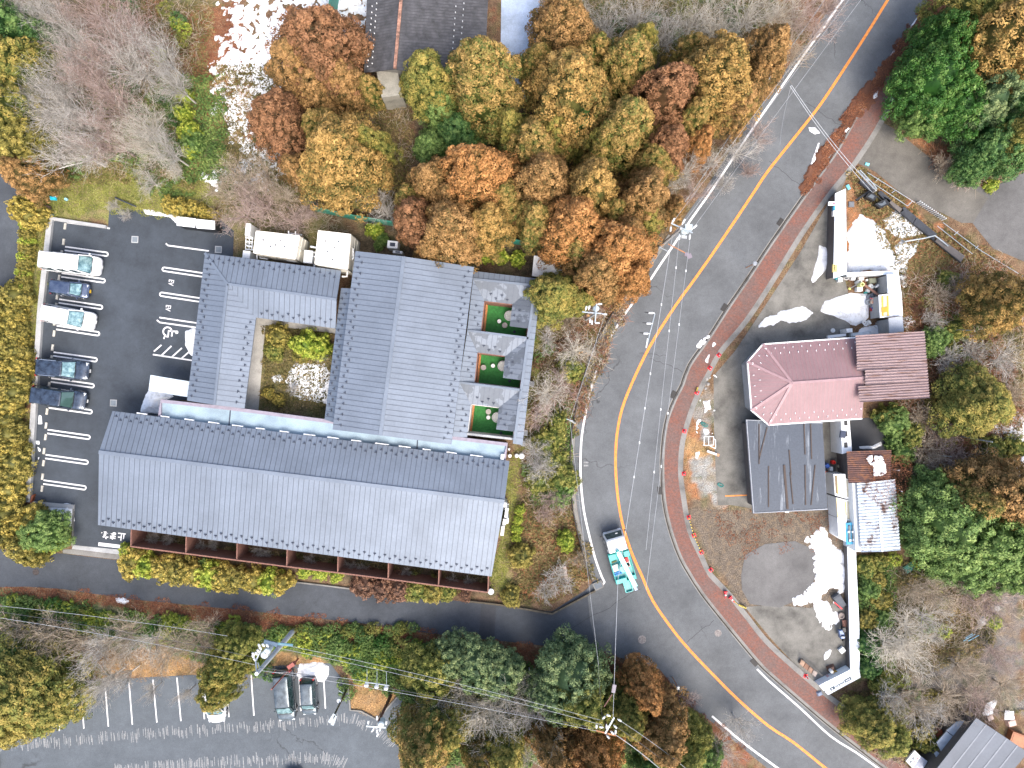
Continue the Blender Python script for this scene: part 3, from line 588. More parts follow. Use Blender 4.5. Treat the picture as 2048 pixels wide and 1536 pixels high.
def guard(parent, x, y, z, ang):
    """one snow guard; the first hundred of a roof are parts of their own"""
    if not _gm:
        q = MB(); guard_shape(q, 0, 0, 0, 0); o = q.build('snow_guard', M['guard'], local=True); _gm.append(o.data); bpy.data.objects.remove(o)
    c = gcount.setdefault(parent.name, [0, MB(), parent]); c[0] += 1
    if c[0] > 100: guard_shape(c[1], x, y, z, ang); return
    o = bpy.data.objects.new('snow_guard', _gm[0]); col.objects.link(o); o.parent = parent; l = root_of(parent).location; o.location = (x-l.x, y-l.y, z-l.z); o.rotation_euler = (0, 0, ang)
def finish_guards():
    for n, (k, q, par) in gcount.items():
        if k > 100: setp(q.build('snow_guards', M['guard'], par), kind='stuff')
def plane_z(pts):
    A = np.array([[p[0], p[1], 1] for p in pts]); z = np.array([p[2] for p in pts]); c, *_ = np.linalg.lstsq(A, z, rcond=None)
    return lambda x, y: c[0]*x+c[1]*y+c[2]
def slope(name, pts, direc, pitch, parent, thick=0.12, seam_w=0.038, eave=None, guard_rows=(0.75, 0.45), mats=None, lift=0.035):
    """one roof slope with standing seams running along direc; eave = (i, j) edge carrying snow guards"""
    pts = [Vector(p) for p in pts]; f = plane_z(pts); mb = MB(); n = len(pts)
    a = sum(pts[i].x*pts[(i+1) % n].y-pts[(i+1) % n].x*pts[i].y for i in range(n))
    q = pts if a > 0 else pts[::-1]; top = q; bot = [Vector((p.x, p.y, p.z-thick)) for p in q]
    mb.add(top+bot, [list(range(n)), list(range(n, 2*n))[::-1]]+[[n+i, n+(i+1) % n, (i+1) % n, i] for i in range(n)], 0)
    d = Vector((direc[0], direc[1])).normalized(); s = Vector((-d.y, d.x)); offs = [p.x*s.x+p.y*s.y for p in pts]
    o0 = min(offs); cnt = int((max(offs)-o0)/pitch); pit = (max(offs)-o0)/max(1, cnt); ends = []
    for k in range(1, cnt):
        c = o0+k*pit; ts = []
        for i in range(n):
            p, r = pts[i], pts[(i+1) % n]; u, w = offs[i]-c, offs[(i+1) % n]-c
            if u*w < 0:
                t = u/(u-w); h = p.lerp(r, t); ts.append(h.x*d.x+h.y*d.y)
        ts.sort()
        for j in range(0, len(ts)-1, 2):
            A = s*c+d*ts[j]; B = s*c+d*ts[j+1]
            if (B-A).length < 0.1: continue
            P0 = Vector((A.x, A.y, f(A.x, A.y)-0.004)); P1 = Vector((B.x, B.y, f(B.x, B.y)-0.004))
            mb.beam(P0, P1, seam_w, lift, 1)
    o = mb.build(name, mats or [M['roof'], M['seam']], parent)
    if eave is not None:
        e0, e1 = pts[eave[0]], pts[eave[1]]; cen = sum(pts, Vector())/n; ed = (e1-e0); ed.z = 0; ed.normalize(); inn = Vector((-ed.y, ed.x, 0))
        if (cen-e0).dot(inn) < 0: inn = -inn
        L = (e1-e0).length; m = int(L/pit); ang = math.atan2(inn.y, inn.x)
        for k in range(1, m):
            c = e0.lerp(e1, k/m)+inn*guard_rows[k % 2]; z = f(c.x, c.y); guard(parent, c.x, c.y, z, ang)
    return o
def ridge(parent, a, b, w=0.3, mat=None, name='ridge_cap', h=0.07):
    mb = MB(); mb.beam(a, b, w, h); return mb.build(name, mat or M['roof'], parent)
def shrink(pts, d):
    c = sum((Vector(p) for p in pts), Vector())/len(pts); out = []
    for p in pts:
        v = Vector((p[0]-c.x, p[1]-c.y, 0)); l = v.length; out.append(c+v*((l-d)/l))
    return out
# --- long south wing
b1 = empty('long_wing_building', P(600, 985), 0, 'long grey standing seam metal roof wing of the spa with rust-brown garden screens', 'building')
ZE, ZR = 3.5, 4.5
A, A2, B2, B_ = P(225, 822, ZE), P(1019, 922, ZE), P(983, 1153, ZE), P(196, 1050, ZE)
R1, R2 = P(198, 904, ZR), P(1009, 1003, ZR)
dv = (B_-A)
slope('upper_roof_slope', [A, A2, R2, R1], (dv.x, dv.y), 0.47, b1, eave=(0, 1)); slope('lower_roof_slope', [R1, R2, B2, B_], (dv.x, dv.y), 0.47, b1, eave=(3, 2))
ridge(b1, R1+Vector((0, 0, .0)), R2, .34)
MB().prism(shrink([A, A2, B2, B_], 0.9), 0, ZE-0.1).build('wall', M['wallgrey'], b1)
mb = MB()
fl = [(261, 1093), (400, 1111), (571, 1133), (727, 1152), (850, 1168), (975, 1185)]; ZF = 3.0
strip(mb, [Vector((p.x, p.y, 0)) for p in PL(fl, ZF)], -.06, .06, 0, ZF); mb.build('garden_screen', M['fence'], b1)
for i, (x, y0, y1) in enumerate([(262, 1061, 1093), (372, 1074, 1107), (474, 1087, 1120), (574, 1100, 1133), (676, 1113, 1146), (777, 1126, 1158), (878, 1139, 1171), (977, 1150, 1184)]):
    a, c = P(x, y0-8, ZF), P(x-1, y1, ZF); mb = MB(); strip(mb, [a, c], -.05, .05, 0, ZF-.05); mb.build('garden_partition', M['fence'], b1)
mb = MB(); strip(mb, [Vector((p.x, p.y, 0)) for p in PL([(270, 1080), (972, 1168)])], -.1, .1, 0, .25); mb.build('garden_kerb', M['pale_conc'], b1)
mb = MB(); 
for i in range(15):
    a = 0.06+i*0.06
    p = A.lerp(A2, a); q = A.lerp(A2, a+random.uniform(.02, .035)); mb.tube([p+Vector((0.05, .1, -.02)), q+Vector((.05, .1, -.02))], .06, .04, 6)
mb.build('eave_ice', M['snow'], b1)
# --- flat roofs between the wings
b2 = empty('flat_roof_building', P(660, 850), 0, 'pale blue flat membrane roof strip with mauve parapet between the grey roofs', 'flat roof')
fr = PL([(322, 803), (460, 818), (666, 845), (906, 877), (1014, 890), (1008, 926), (660, 880), (318, 838)], 3.0)
MB().prism(fr, 0.1, 3.0).build('roof_deck', concrete('blue_membrane', (0.27, 0.36, 0.42), 0.2, 0.25), b2)
mauve = paint('mauve_parapet', (0.25, 0.225, 0.27), 0.6)
mb = MB(); strip(mb, PL([(319, 836), (322, 802), (460, 817), (666, 844), (906, 876), (1014, 889), (1008, 922)], 3.2), -.16, .16, 2.8, 3.22); mb.build('parapet', mauve, b2)
for a, c in (((461, 820), (458, 852)), ((836, 868), (834, 898))):
    mb = MB(); mb.beam(P(*a, 3.0), P(*c, 3.0), .1, .05); mb.build('roof_divider', M['guard'], b2)
mb = MB(); p = P(1005, 913, 3.0); mb.box((p.x, p.y, 3.2), (.3, .5, .4), R(-7)); mb.build('roof_vent', M['white'], b2)
# --- central lodge roof
b3 = empty('central_hall_building', P(805, 690), 0, 'broad central grey metal gable roof beside the turf courtyards', 'building')
ZE, ZR = 5.0, 5.6
TL, TR, BL, BRr = P(711, 502, ZE), P(948, 534, ZE), P(665, 859, ZE), P(903, 889, ZE); RT, RB = P(808, 513, ZR), P(761, 871, ZR)
dv = TR-TL
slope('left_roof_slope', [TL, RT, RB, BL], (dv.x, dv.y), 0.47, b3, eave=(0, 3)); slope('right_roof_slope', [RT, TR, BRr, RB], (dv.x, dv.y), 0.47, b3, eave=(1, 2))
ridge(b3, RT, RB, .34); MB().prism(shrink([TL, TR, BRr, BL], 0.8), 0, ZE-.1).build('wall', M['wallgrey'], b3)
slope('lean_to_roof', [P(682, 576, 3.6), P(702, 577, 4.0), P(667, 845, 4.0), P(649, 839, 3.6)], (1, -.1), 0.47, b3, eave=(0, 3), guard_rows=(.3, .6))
# --- left hipped wing
b4 = empty('hipped_wing_building', P(470, 640), 0, 'L-shaped grey metal hipped roof wing wrapped around the planted courtyard', 'building')
ZE, ZR = 3.6, 4.15
o1, o2, o3 = P(410, 506, ZE), P(682, 541, ZE), P(671, 657, ZE); ci = P(512, 635, ZE); bi_, bo = P(489, 817, ZE), P(374, 801, ZE)
h1, h2, h3 = P(455, 568, ZR), P(673, 599, ZR), P(429, 810, ZR)
dv = ci-P(491, 817, ZE)
slope('north_slope', [o1, o2, h2, h1], (o3.x-o2.x, o3.y-o2.y), .47, b4, eave=(0, 1)); slope('court_north_slope', [h1, h2, o3, ci], (o3.x-o2.x, o3.y-o2.y), .47, b4, eave=(3, 2))
slope('west_slope', [o1, h1, h3, bo], (bi_.x-bo.x, bi_.y-bo.y), .47, b4, eave=(0, 3)); slope('court_west_slope', [h1, ci, bi_, h3], (bi_.x-bo.x, bi_.y-bo.y), .47, b4, eave=(1, 2))
for a, c in ((o1, h1), (h1, h2), (h1, h3)): ridge(b4, a, c, .24)
MB().prism([P(x, y, ZE) for x, y in ((418, 516), (660, 550), (650, 630), (478, 606), (456, 802), (384, 793))], 0, ZE-.1).build('wall', M['wallgrey'], b4)
mb = MB(); mb.prism(PL([(301, 750), (379, 763), (374, 794), (297, 781)], 2.8), 2.65, 2.8); o = mb.build('entrance_canopy', paint('pale_canopy_sheet', (.48, .56, .62), .4)); setp(o, 'pale blue-white flat canopy sticking out left of the hipped wing', 'canopy')
mb = MB()
for x, y in ((303, 758), (299, 778)): p = P(x, y, 2.6); mb.box((p.x, p.y, 1.3), (.12, .12, 2.6))
mb.build('canopy_post', M['white'], o)
# --- east annex with three turf courtyards
b5 = empty('annex_building', P(1000, 720), 0, 'grey metal annex roof cut by three green turf courtyards', 'building')
ZL, ZH, ZO = 3.1, 3.45, 3.25
ann = [  # N, W, E polygons of each court: ridge points high, court edge low
 ([(946, 558), (1070, 571), (1024.9, 608.4), (968.6, 601.6)], [(946, 558), (968.6, 601.6), (961.8, 662), (934.6, 660)], [(1070, 571), (1060, 657.5), (1019.3, 652.3), (1024.9, 608.4)]),
 ([(934.6, 661), (1057, 676.4), (1010.3, 711.9), (954.8, 704.8)], [(934.6, 661), (954.8, 704.8), (948.6, 765.8), (919, 763)], [(1057, 676.4), (1043.5, 760.5), (1005.9, 755.6), (1010.3, 711.9)]),
 ([(919, 765), (1041, 780), (997.8, 815), (941.6, 808.3)], [(919, 765), (941.6, 808.3), (934.3, 875), (905.6, 873)], [(1041, 780), (1030.5, 863.5), (992.3, 858.8), (997.8, 815)])]
vd = (-0.12, -1); hd = (1, -0.12)
for N_, W_, E_ in ann:
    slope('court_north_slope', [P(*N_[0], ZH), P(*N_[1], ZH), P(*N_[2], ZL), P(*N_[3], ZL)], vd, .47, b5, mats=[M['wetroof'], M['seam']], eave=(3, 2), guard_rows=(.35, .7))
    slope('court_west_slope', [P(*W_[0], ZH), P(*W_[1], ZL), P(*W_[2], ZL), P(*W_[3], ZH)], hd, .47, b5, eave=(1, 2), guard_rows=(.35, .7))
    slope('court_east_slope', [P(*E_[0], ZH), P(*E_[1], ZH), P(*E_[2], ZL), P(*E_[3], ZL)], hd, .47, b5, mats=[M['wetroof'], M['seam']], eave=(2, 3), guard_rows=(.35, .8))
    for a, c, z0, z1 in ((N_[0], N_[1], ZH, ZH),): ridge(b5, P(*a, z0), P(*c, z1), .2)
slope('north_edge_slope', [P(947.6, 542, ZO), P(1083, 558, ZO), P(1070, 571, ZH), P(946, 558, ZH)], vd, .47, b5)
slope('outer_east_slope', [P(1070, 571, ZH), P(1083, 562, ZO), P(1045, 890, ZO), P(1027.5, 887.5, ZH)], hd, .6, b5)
ridge(b5, P(1070, 571, ZH), P(1028, 887, ZH), .24)
turf = leafmat('artificial_turf', [(0, (0.018, 0.115, 0.030)), (1, (0.03, 0.18, 0.04))], .85)
courts = [[(968.6, 601.6), (1060, 612), (1054, 674.8), (961.8, 663)], [(954.8, 704.8), (1046, 716), (1040.8, 777.5), (948.6, 766)], [(941.6, 808.3), (1033, 819), (1027, 877), (934.5, 866.8)]]
dirn = ['top', 'middle', 'bottom']; wl_ = paint('court_wall_white', (.5, .48, .45), .8)
for i, cpx in enumerate(courts):
    q = PL(cpx, ZL); o = MB().poly([Vector((p.x, p.y, .3)) for p in q[::-1]]).build('turf', paint('turf_green', (0.038, 0.20, 0.045), .9, var=.22, scale=5, bmp=.6)); o['kind'] = 'structure'
    if o.data.polygons[0].normal.z < 0: o.data.flip_normals()
    mb = MB()
    for a, c in ((0, 1), (1, 2), (2, 3), (3, 0)): strip(mb, [Vector((q[a].x, q[a].y, 0)), Vector((q[c].x, q[c].y, 0))], -.07, .07, 0, ZL-.14)
    mb.build('court_wall', wl_ if i == 2 else M['fence'], b5)
    w = 8; dk = [cpx[0], (cpx[0][0]+w, cpx[0][1]+1), (cpx[3][0]+w+.5, cpx[3][1]+1), cpx[3]]
    mb = MB(); mb.prism(PL(dk, .55), .3, .55); setp(mb.build('wood_deck', M['wood']), 'narrow orange timber deck on the left side of the %s turf courtyard' % dirn[i], 'deck', 'decks in the turf courtyards')
    mb = MB(); strip(mb, [P(cpx[3][0], cpx[3][1]+1, ZL), P(cpx[2][0], cpx[2][1]+1, ZL)], -.1, .1, ZL-.3, ZL+.1); mb.build('court_coping', M['pale_conc'], b5)
tub_m = paint('stone_white_tub', (.48, .49, .47), .5, var=.15, scale=8); stool = paint('bright_white_top', (.8, .8, .78), .6); stool2 = paint('stone_stool', (.42, .39, .36), .8)
for i, (t, w_, g_) in enumerate([((1019, 631.5), (998.5, 642.5), (1009.5, 650.5)), ((1005.5, 732), (986, 731.5), (966.8, 735)), ((994, 835), (976.5, 835), (976.8, 823.5))]):
    p = P(*t, .8); mb = MB(); mb.lathe((p.x, p.y, .3), [(.38, 0), (.5, .45), (.5, .52), (.44, .52), (.40, .40), (.05, .36)], 28)
    setp(mb.build('bath_tub', tub_m, smooth=False), 'round pale stone bathtub half under the roof in the %s turf courtyard' % dirn[i], 'bathtub', 'bathtubs in the turf courtyards')
    for nm, c, r, h, mt in (('white', w_, .2, .42, stool), ('grey', g_, .27, .4, stool2)):
        p = P(*c, .7); mb = MB(); mb.lathe((p.x, p.y, .3), [(r*.8, 0), (r*.95, .05), (r, h-.05), (r*.96, h), (r*.6, h+.005)], 20)
        setp(mb.build('garden_stool', mt), 'small round %s stool on the turf of the %s courtyard' % (nm, dirn[i]), 'stool', 'stools in the turf courtyards')
for i, (x, y) in enumerate([(1028.8, 663.5), (1019, 762), (1002, 866)]):
    p = P(x, y, .4); mb = MB(); mb.lathe((p.x, p.y, .305), [(.14, 0), (.14, .06), (.08, .09)], 14); setp(mb.build('turf_spotlight', M['guard']), 'dark round ground lamp at the open right corner of the %s courtyard' % dirn[i], 'ground lamp')
for i, (x, y) in enumerate([(1064, 768), (1050.5, 866), (1046.5, 887)]):
    p = P(x, y, 1.0); mb = MB(); mb.box((p.x, p.y, .5), (.42, .5, 1.0), R(-6)); 
    for k in range(6): mb.box((p.x-.15+k*.06, p.y, 1.01), (.02, .42, .02), R(-6), 1)
    setp(mb.build('air_conditioner', [M['pale_conc'], M['guard']]), ['grey outdoor unit beside the middle courtyard outer wall', 'grey outdoor unit near the lower end of the annex', 'lowest grey outdoor unit at the annex corner'][i], 'outdoor unit')
# white piping on the south-east gable wall
t = empty('wall_pipework', P(1012, 1030), 0, 'white ducts and pipes fixed beside the right gable end of the long roof', 'pipework')
for k, (x, y, w, h) in enumerate([(1010, 1010, .35, .45), (1013, 1026, .3, .9), (1009, 1044, .3, .55), (1005, 1062, .3, .9), (1015, 1042, .2, .5)]):
    p = P(x, y, 2.6); mb = MB(); mb.box((p.x, p.y, 1.4), (w, h, 2.4), R(-7)); mb.build('duct', M['white'], t)
mb = MB()
for x, y in ((1014, 1012), (1018, 1008), (1017, 1040), (1016, 1018)): a = P(x, y, 2.4); mb.tube([a, a+Vector((-.3, -.05, 0)), a+Vector((-.3, -.05, -2.2))], .05, .05, 8)
mb.build('pipe', M['white'], t)
# path lamps on the lawn
for i, (x, y, r) in enumerate([(1033.5, 911.5, .2), (1043.5, 912.5, .28), (1019.5, 911.8, .18), (981.7, 1184, .3), (1018, 898.5, .12)]):
    p = P(x, y, .5); mb = MB(); mb.lathe((p.x, p.y, 0), [(.04, 0), (.04, .3), (r, .34), (r, .42), (r*.6, .5)], 16)
    setp(mb.build('garden_lamp', M['white']), ['middle white round garden lamp right of the flat roof end', 'rightmost and largest white garden lamp beside the annex lawn', 'leftmost white garden lamp beside the flat roof end', 'white round lamp at the lower right corner of the garden screens', 'tiny pale blue lamp just below the annex corner'][i], 'garden lamp')
# --- water tanks and equipment
cream = paint('cream_panel', (.80, .77, .68), .55, var=.06, scale=2)
def tank(name, top, h, label, grp):
    q = PL(top, h); c = sum(q, Vector())/4; t = empty(name, (c.x, c.y, 0), 0, label, 'water tank', grp)
    mb = MB(); mb.prism(q, .45, h); o = mb.build('tank_body', cream, t)
    mb = MB()
    for i in range(4):
        a, b_ = q[i], q[(i+1) % 4]; n = max(2, int((b_-a).length/1.0))
        for k in range(n+1):
            p = a.lerp(b_, k/n); mb.box((p.x, p.y, (h+.45)/2), (.07, .07, h-.45))
        for z in (1.4, 2.4): mb.beam(Vector((a.x, a.y, z)), Vector((b_.x, b_.y, z)), .09, .07)
    mb.build('panel_flange', paint('cream_flange', (.62, .6, .52), .6), t)
    mb = MB(); 
    for k in range(5):
        u, w = random.uniform(.2, .8), random.uniform(.2, .8); p = q[0].lerp(q[1], u).lerp(q[3].lerp(q[2], u), w); mb.lathe((p.x, p.y, h), [(.05, 0), (.05, .12), (.08, .14)], 8)
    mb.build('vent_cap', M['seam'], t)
    mb = MB(); mb.prism([p*1.0 for p in q], 0, .45); mb.build('steel_base', paint('galvanised', (.4, .41, .42), .5, .6), t)
    return t, q
t1, q1 = tank('water_tank', [(511.7, 461), (600, 471), (591, 519), (506, 506)], 3.3, 'longer cream-white panel water tank nearer the bicycle lockers', 'panel water tanks behind the grey roof')
t2, q2 = tank('water_tank', [(636, 460.5), (702, 468), (696, 539), (629, 528)], 4.2, 'taller squarish cream-white panel water tank with side pipes', 'panel water tanks behind the grey roof')
def pipes(t, runs, r=.06):
    for pts in runs:
        mb = MB(); mb.tube([P(x, y, z) for x, y, z in pts], r, r, 8); mb.build('pipe', M['white'], t)
pipes(t1, [[(493, 475, 1.5), (506, 478, 1.5)], [(491, 485, 1.2), (504, 487, 1.2), (504, 500, 1.2)], [(494, 492, 1.8), (505, 494, 1.8)], [(577, 462, 3.0), (577, 468, 3.0), (577, 468, 1)], [(591, 463, 3.0), (591, 470, 3.0), (591, 470, 1)], [(577, 466, 2.2), (604, 470, 2.2)], [(514, 508, 2.4), (514, 518, 2.4)], [(574, 516, 2), (574, 521, 2), (592, 523, 2)], [(520, 511, 2), (520, 516, 2), (536, 518, 2)]])
pipes(t2, [[(629, 528, 2), (629, 536, 2)], [(638, 531, 2), (652, 534, 2)], [(621, 493, 2.5), (632, 495, 2.5)], [(706, 497, 3), (707, 515, 3), (703, 520, 3)], [(695, 541, 2.5), (694, 553, 2.5), (684, 553, 2.5)], [(626, 505, 2), (631, 505, 2)], [(626, 513, 2), (631, 513, 2)]], .09)
for x, y, w, h, z, lb in ((496, 459, .42, 1.1, 2.6, 'tall white cabinet at the top left of the longer water tank'), (493, 509, .65, .65, 2.2, 'white control cabinet below left of the longer water tank'), (616.5, 513.5, .78, 1.15, 2.4, 'grey-white control cabinet between the two water tanks')):
    p = P(x, y, z); mb = MB(); mb.box((p.x, p.y, z/2), (w, h, z), R(-6)); mb.box((p.x, p.y, z+.02), (w+.06, h+.06, .04), R(-6)); setp(mb.build('control_cabinet', M['white'], bevel=.02), lb, 'cabinet', 'equipment cabinets by the water tanks')
t = empty('pipe_rack', P(501, 488), 0, 'white pipe frame at the left end of the longer water tank', 'pipe rack')
mb = MB()
for k in range(4): a, c = P(491, 474+k*8, 1.6), P(506, 476+k*8, 1.6); mb.tube([a, c], .05, .05, 6)
mb.build('pipe', M['white'], t); mb = MB()
for x in (492, 499, 505): mb.tube([P(x, 472, 1.6), P(x-1, 500, 1.6)], .04, .04, 6)
mb.build('rail', M['white'], t)
# bicycle lockers
for i, (q, lb) in enumerate((([(355, 433), (391.5, 437), (390, 455), (353, 451)], 'left white-topped bicycle locker with black sides'), ([(393, 438), (429.5, 441.5), (429.5, 459), (393, 456.5)], 'right white-topped bicycle locker with black sides'))):
    t = empty('bike_locker', P(sum(a for a, _ in q)/4, sum(b for _, b in q)/4), 0, lb, 'locker', 'lockers at the top of the car park')
    MB().prism(shrink(PL(q, 1.9), .05), .05, 1.8).build('locker_body', M['black'], t); MB().prism(PL(q, 1.9), 1.8, 1.9).build('locker_roof', M['white'], t)
# white store behind trees
t = empty('garden_store', P(1100, 533), 0, 'white flat store building half hidden under the cedars beside the annex', 'shed')
MB().prism(PL([(1068, 511), (1136, 518), (1130, 560), (1064, 552)], 2.8), 0, 2.65).build('wall', M['wallgrey'], t)
MB().prism(PL([(1068, 511), (1136, 518), (1130, 560), (1064, 552)], 2.8), 2.65, 2.8).build('roof', concrete('white_roof_sheet', (.62, .62, .6), .15, .25), t)
for i, (x, y, w, h) in enumerate([(785, 489, 1.0, .7), (868, 511, .8, .5), (890, 507, .9, .6), (795, 504, .9, .25)]):
    p = P(x, y, 1.4); mb = MB(); mb.box((p.x, p.y, .7), (w, h, 1.4), R(-6)); mb.box((p.x, p.y, 1.41), (w*.5, h*.5, .02), R(-6), 1)
    setp(mb.build('outdoor_unit', [M['white'], M['guard']]), ['white outdoor unit above the central roof left of the cedar branch', 'white outdoor unit half hidden by cedar above the central roof', 'rightmost white outdoor unit above the central roof', 'flat grey duct box touching the top of the central roof'][i], 'outdoor unit')
# --- building with copper ridge at the top
b6 = empty('tiled_house', P(850, 60), 0, 'dark tiled gable house with copper ridge cut off by the top edge', 'house')
tiles = paint('charcoal_tiles', (.075, .075, .08), .75, var=.35, scale=1.6)
ZE, ZR = 4.2, 5.4
e0, e1, rt, rb, f0, f1 = P(735, -40, ZE), P(728, 145, ZE), P(806, -40, ZR), P(790, 138, ZR), P(978, -40, ZE), P(968, 170, ZE)
slope('left_tile_slope', [e0, rt, rb, e1], (1, 0), .28, b6, mats=[tiles, paint('tile_course', (.05, .05, .055), .8)], seam_w=.03, lift=.02)
slope('right_tile_slope', [rt, f0, f1, rb], (1, 0), .28, b6, mats=[tiles, paint('tile_course', (.05, .05, .055), .8)], seam_w=.03, lift=.02)
ridge(b6, rt, rb, .28, paint('aged_copper', (.36, .19, .13), .6, var=.6, scale=2.5), h=.14)
MB().prism(PL([(762, -30), (945, -30), (935, 150), (757, 133)], ZE), 0, ZE-.2).build('wall', M['kerb'], b6)
MB().prism(PL([(757, 150), (800, 156), (808, 200), (768, 205)], 2.0), 0, 3.2).build('porch', concrete('porch_render', (.3, .29, .25)), b6)
mb = MB()
for k in range(11):
    for c, (x, y) in enumerate(((754, 0), (745, 0), (928, 0), (912, 0))):
        p = P(x-k*.9, 8+k*12+(c % 2)*6, ZE+.35+(c % 2)*.1+(.0 if c < 2 else .1)); mb.box((p.x, p.y, p.z+.12), (.07, .07, .14))
mb.build('snow_stop', M['white'], b6)
# --- pink roof shop
b7 = empty('pink_roof_building', P(1610, 765), 0, 'hipped faded pink metal roof building with white eaves trim', 'building')
M['pink'] = metal_roof('faded_pink_metal', (0.232, 0.148, 0.153), .65, .0)
ZE, ZR = 3.3, 4.5
pk = [P(x, y, ZE) for x, y in ((1525.9, 688.4), (1495.2, 724), (1503, 820.7), (1537.6, 850), (1724.5, 837.3), (1727, 806), (1719, 740), (1712, 675))]
ra, rb_ = P(1584.5, 766, ZR), P(1730, 755.5, ZR)
pm = [M['pink'], paint('pink_seam', (.33, .16, .175), .5)]
def pslope(nm, pts, d): slope(nm, pts, d, .35, b7, mats=pm, seam_w=.025, lift=.015)
pslope('north_slope', [pk[0], pk[7], rb_, ra], (.08, -1)); pslope('south_slope', [pk[3], ra, rb_, pk[4]], (.08, -1))
pslope('west_slope', [pk[1], ra, pk[2]], (1, 0)); pslope('north_west_hip', [pk[0], ra, pk[1]], (.7, -.7)); pslope('south_west_hip', [pk[2], ra, pk[3]], (.7, .7))
lp = paint('pink_ridge', (.32, .205, .212), .6)
for e in (pk[0], pk[1], pk[2], pk[3], rb_): ridge(b7, e, ra, .24, lp, h=.06)
mb = MB(); lnn = [pk[7], pk[0], pk[1], pk[2], pk[3], pk[4]]
strip(mb, lnn, -.06, .06, ZE-.2, ZE+.02); mb.build('eave_trim', M['white'], b7)
MB().prism(shrink(pk, .5), 0, ZE-.15).build('wall', M['pale_conc'], b7)
mb = MB()
def prow(a, c, cen, n, rows):
    for k in range(n):
        p = a.lerp(c, (k+.5)/n); v = Vector((cen.x-p.x, cen.y-p.y, 0)); ed = (c-a).normalized(); inn = Vector((-ed.y, ed.x, 0)); inn = inn if inn.dot(v) > 0 else -inn
        q = p+inn*rows[k % 2]; q.z = ZE+.05+rows[k % 2]*.3; mb.box(q, (.04, .16, .07), math.atan2(ed.y, ed.x))
cen = ra
prow(pk[0], pk[7], cen, 21, (.45, .95)); prow(pk[3], pk[4], cen, 20, (.45, .95)); prow(pk[1], pk[2], cen, 9, (.4, .9)); prow(pk[0], pk[1], cen, 5, (.4, .9)); prow(pk[2], pk[3], cen, 5, (.4, .9))
mb.build('snow_stop', M['white'], b7)
# corrugated sheet roofs
def corrugated(name, quad, zs, across, n, amp, mats, parent, matf=None):
    """quad corners a,b,c,d; waves run along a->b and repeat n times along a->d"""
    a, b_, c, d = [P(*q, z) for q, z in zip(quad, zs)]; m = n*8; vs = []; fs = []; mi = []
    K = 24
    for i in range(m+1):
        t = i/m; h = amp*math.cos(2*math.pi*n*t)
        for k in range(K+1):
            p = a.lerp(b_, k/K).lerp(d.lerp(c, k/K), t); vs.append((p.x, p.y, p.z+h))
    for i in range(m):
        for k in range(K): fs.append([i*(K+1)+k, (i+1)*(K+1)+k, (i+1)*(K+1)+k+1, i*(K+1)+k+1]); 
    mb = MB(); mb.add(vs, fs); o = mb.build(name, mats, parent, smooth=True); return o
def rust_sheet(name, c, rust, thr, streak=(0.5, 5), rough=.55):
    m, nt, ns, ls, b = nodes_of(name); pos = ns.new('ShaderNodeNewGeometry').outputs['Position']
    mp = ns.new('ShaderNodeMapping'); mp.inputs['Scale'].default_value = (streak[0], streak[1], 1); ls.new(pos, mp.inputs['Vector'])
    n1 = noise(ns, ls, mp.outputs[0], 1.0, 6, .7); n2 = noise(ns, ls, pos, 6, 5, .7)
    k = ramp(ns, ls, n1, [(thr, g3(0)), (thr+.1, g3(1))]); cc = mixc(ns, ls, k, c, rust)
    cc = mixc(ns, ls, 1.0, cc, ramp(ns, ls, n2, [(.3, g3(.8)), (.7, g3(1.15))]), 'MULTIPLY')
    ls.new(cc, b.inputs['Base Color']); b.inputs['Roughness'].default_value = rough; b.inputs['Metallic'].default_value = .1; return m
M['corr_pink'] = rust_sheet('mauve_corrugated', (.27, .20, .20), (.15, .08, .055), .54, (.5, 4))
b8 = empty('corrugated_lean_to', P(1785, 733), 0, 'mauve corrugated sheet roof overlapping the right end of the pink roof', 'roof')
corrugated('corrugated_roof', [(1711, 671), (1849, 662.5), (1852.5, 706), (1713.5, 741.5-27)], (4.7, 3.9, 3.9, 4.7), 0, 8, .075, M['corr_pink'], b8)
corrugated('corrugated_roof', [(1713.5, 714.5), (1852.5, 706), (1855, 735), (1713.6, 741.5)], (4.7, 3.9, 3.9, 4.7), 0, 5, .075, M['corr_pink'], b8)
corrugated('corrugated_roof', [(1730, 740.6), (1855, 735), (1857, 764), (1730.5, 770)], (4.8, 3.9, 3.9, 4.8), 0, 5, .075, M['corr_pink'], b8)
corrugated('corrugated_roof', [(1716, 772.5), (1857, 764), (1859.5, 795.5), (1719, 804.5)], (4.7, 3.9, 3.9, 4.7), 0, 6, .075, M['corr_pink'], b8)
MB().prism(PL([(1730, 676), (1842, 670), (1850, 788), (1732, 797)], 3.8), 0, 3.7).build('wall', M['wallgrey'], b8)
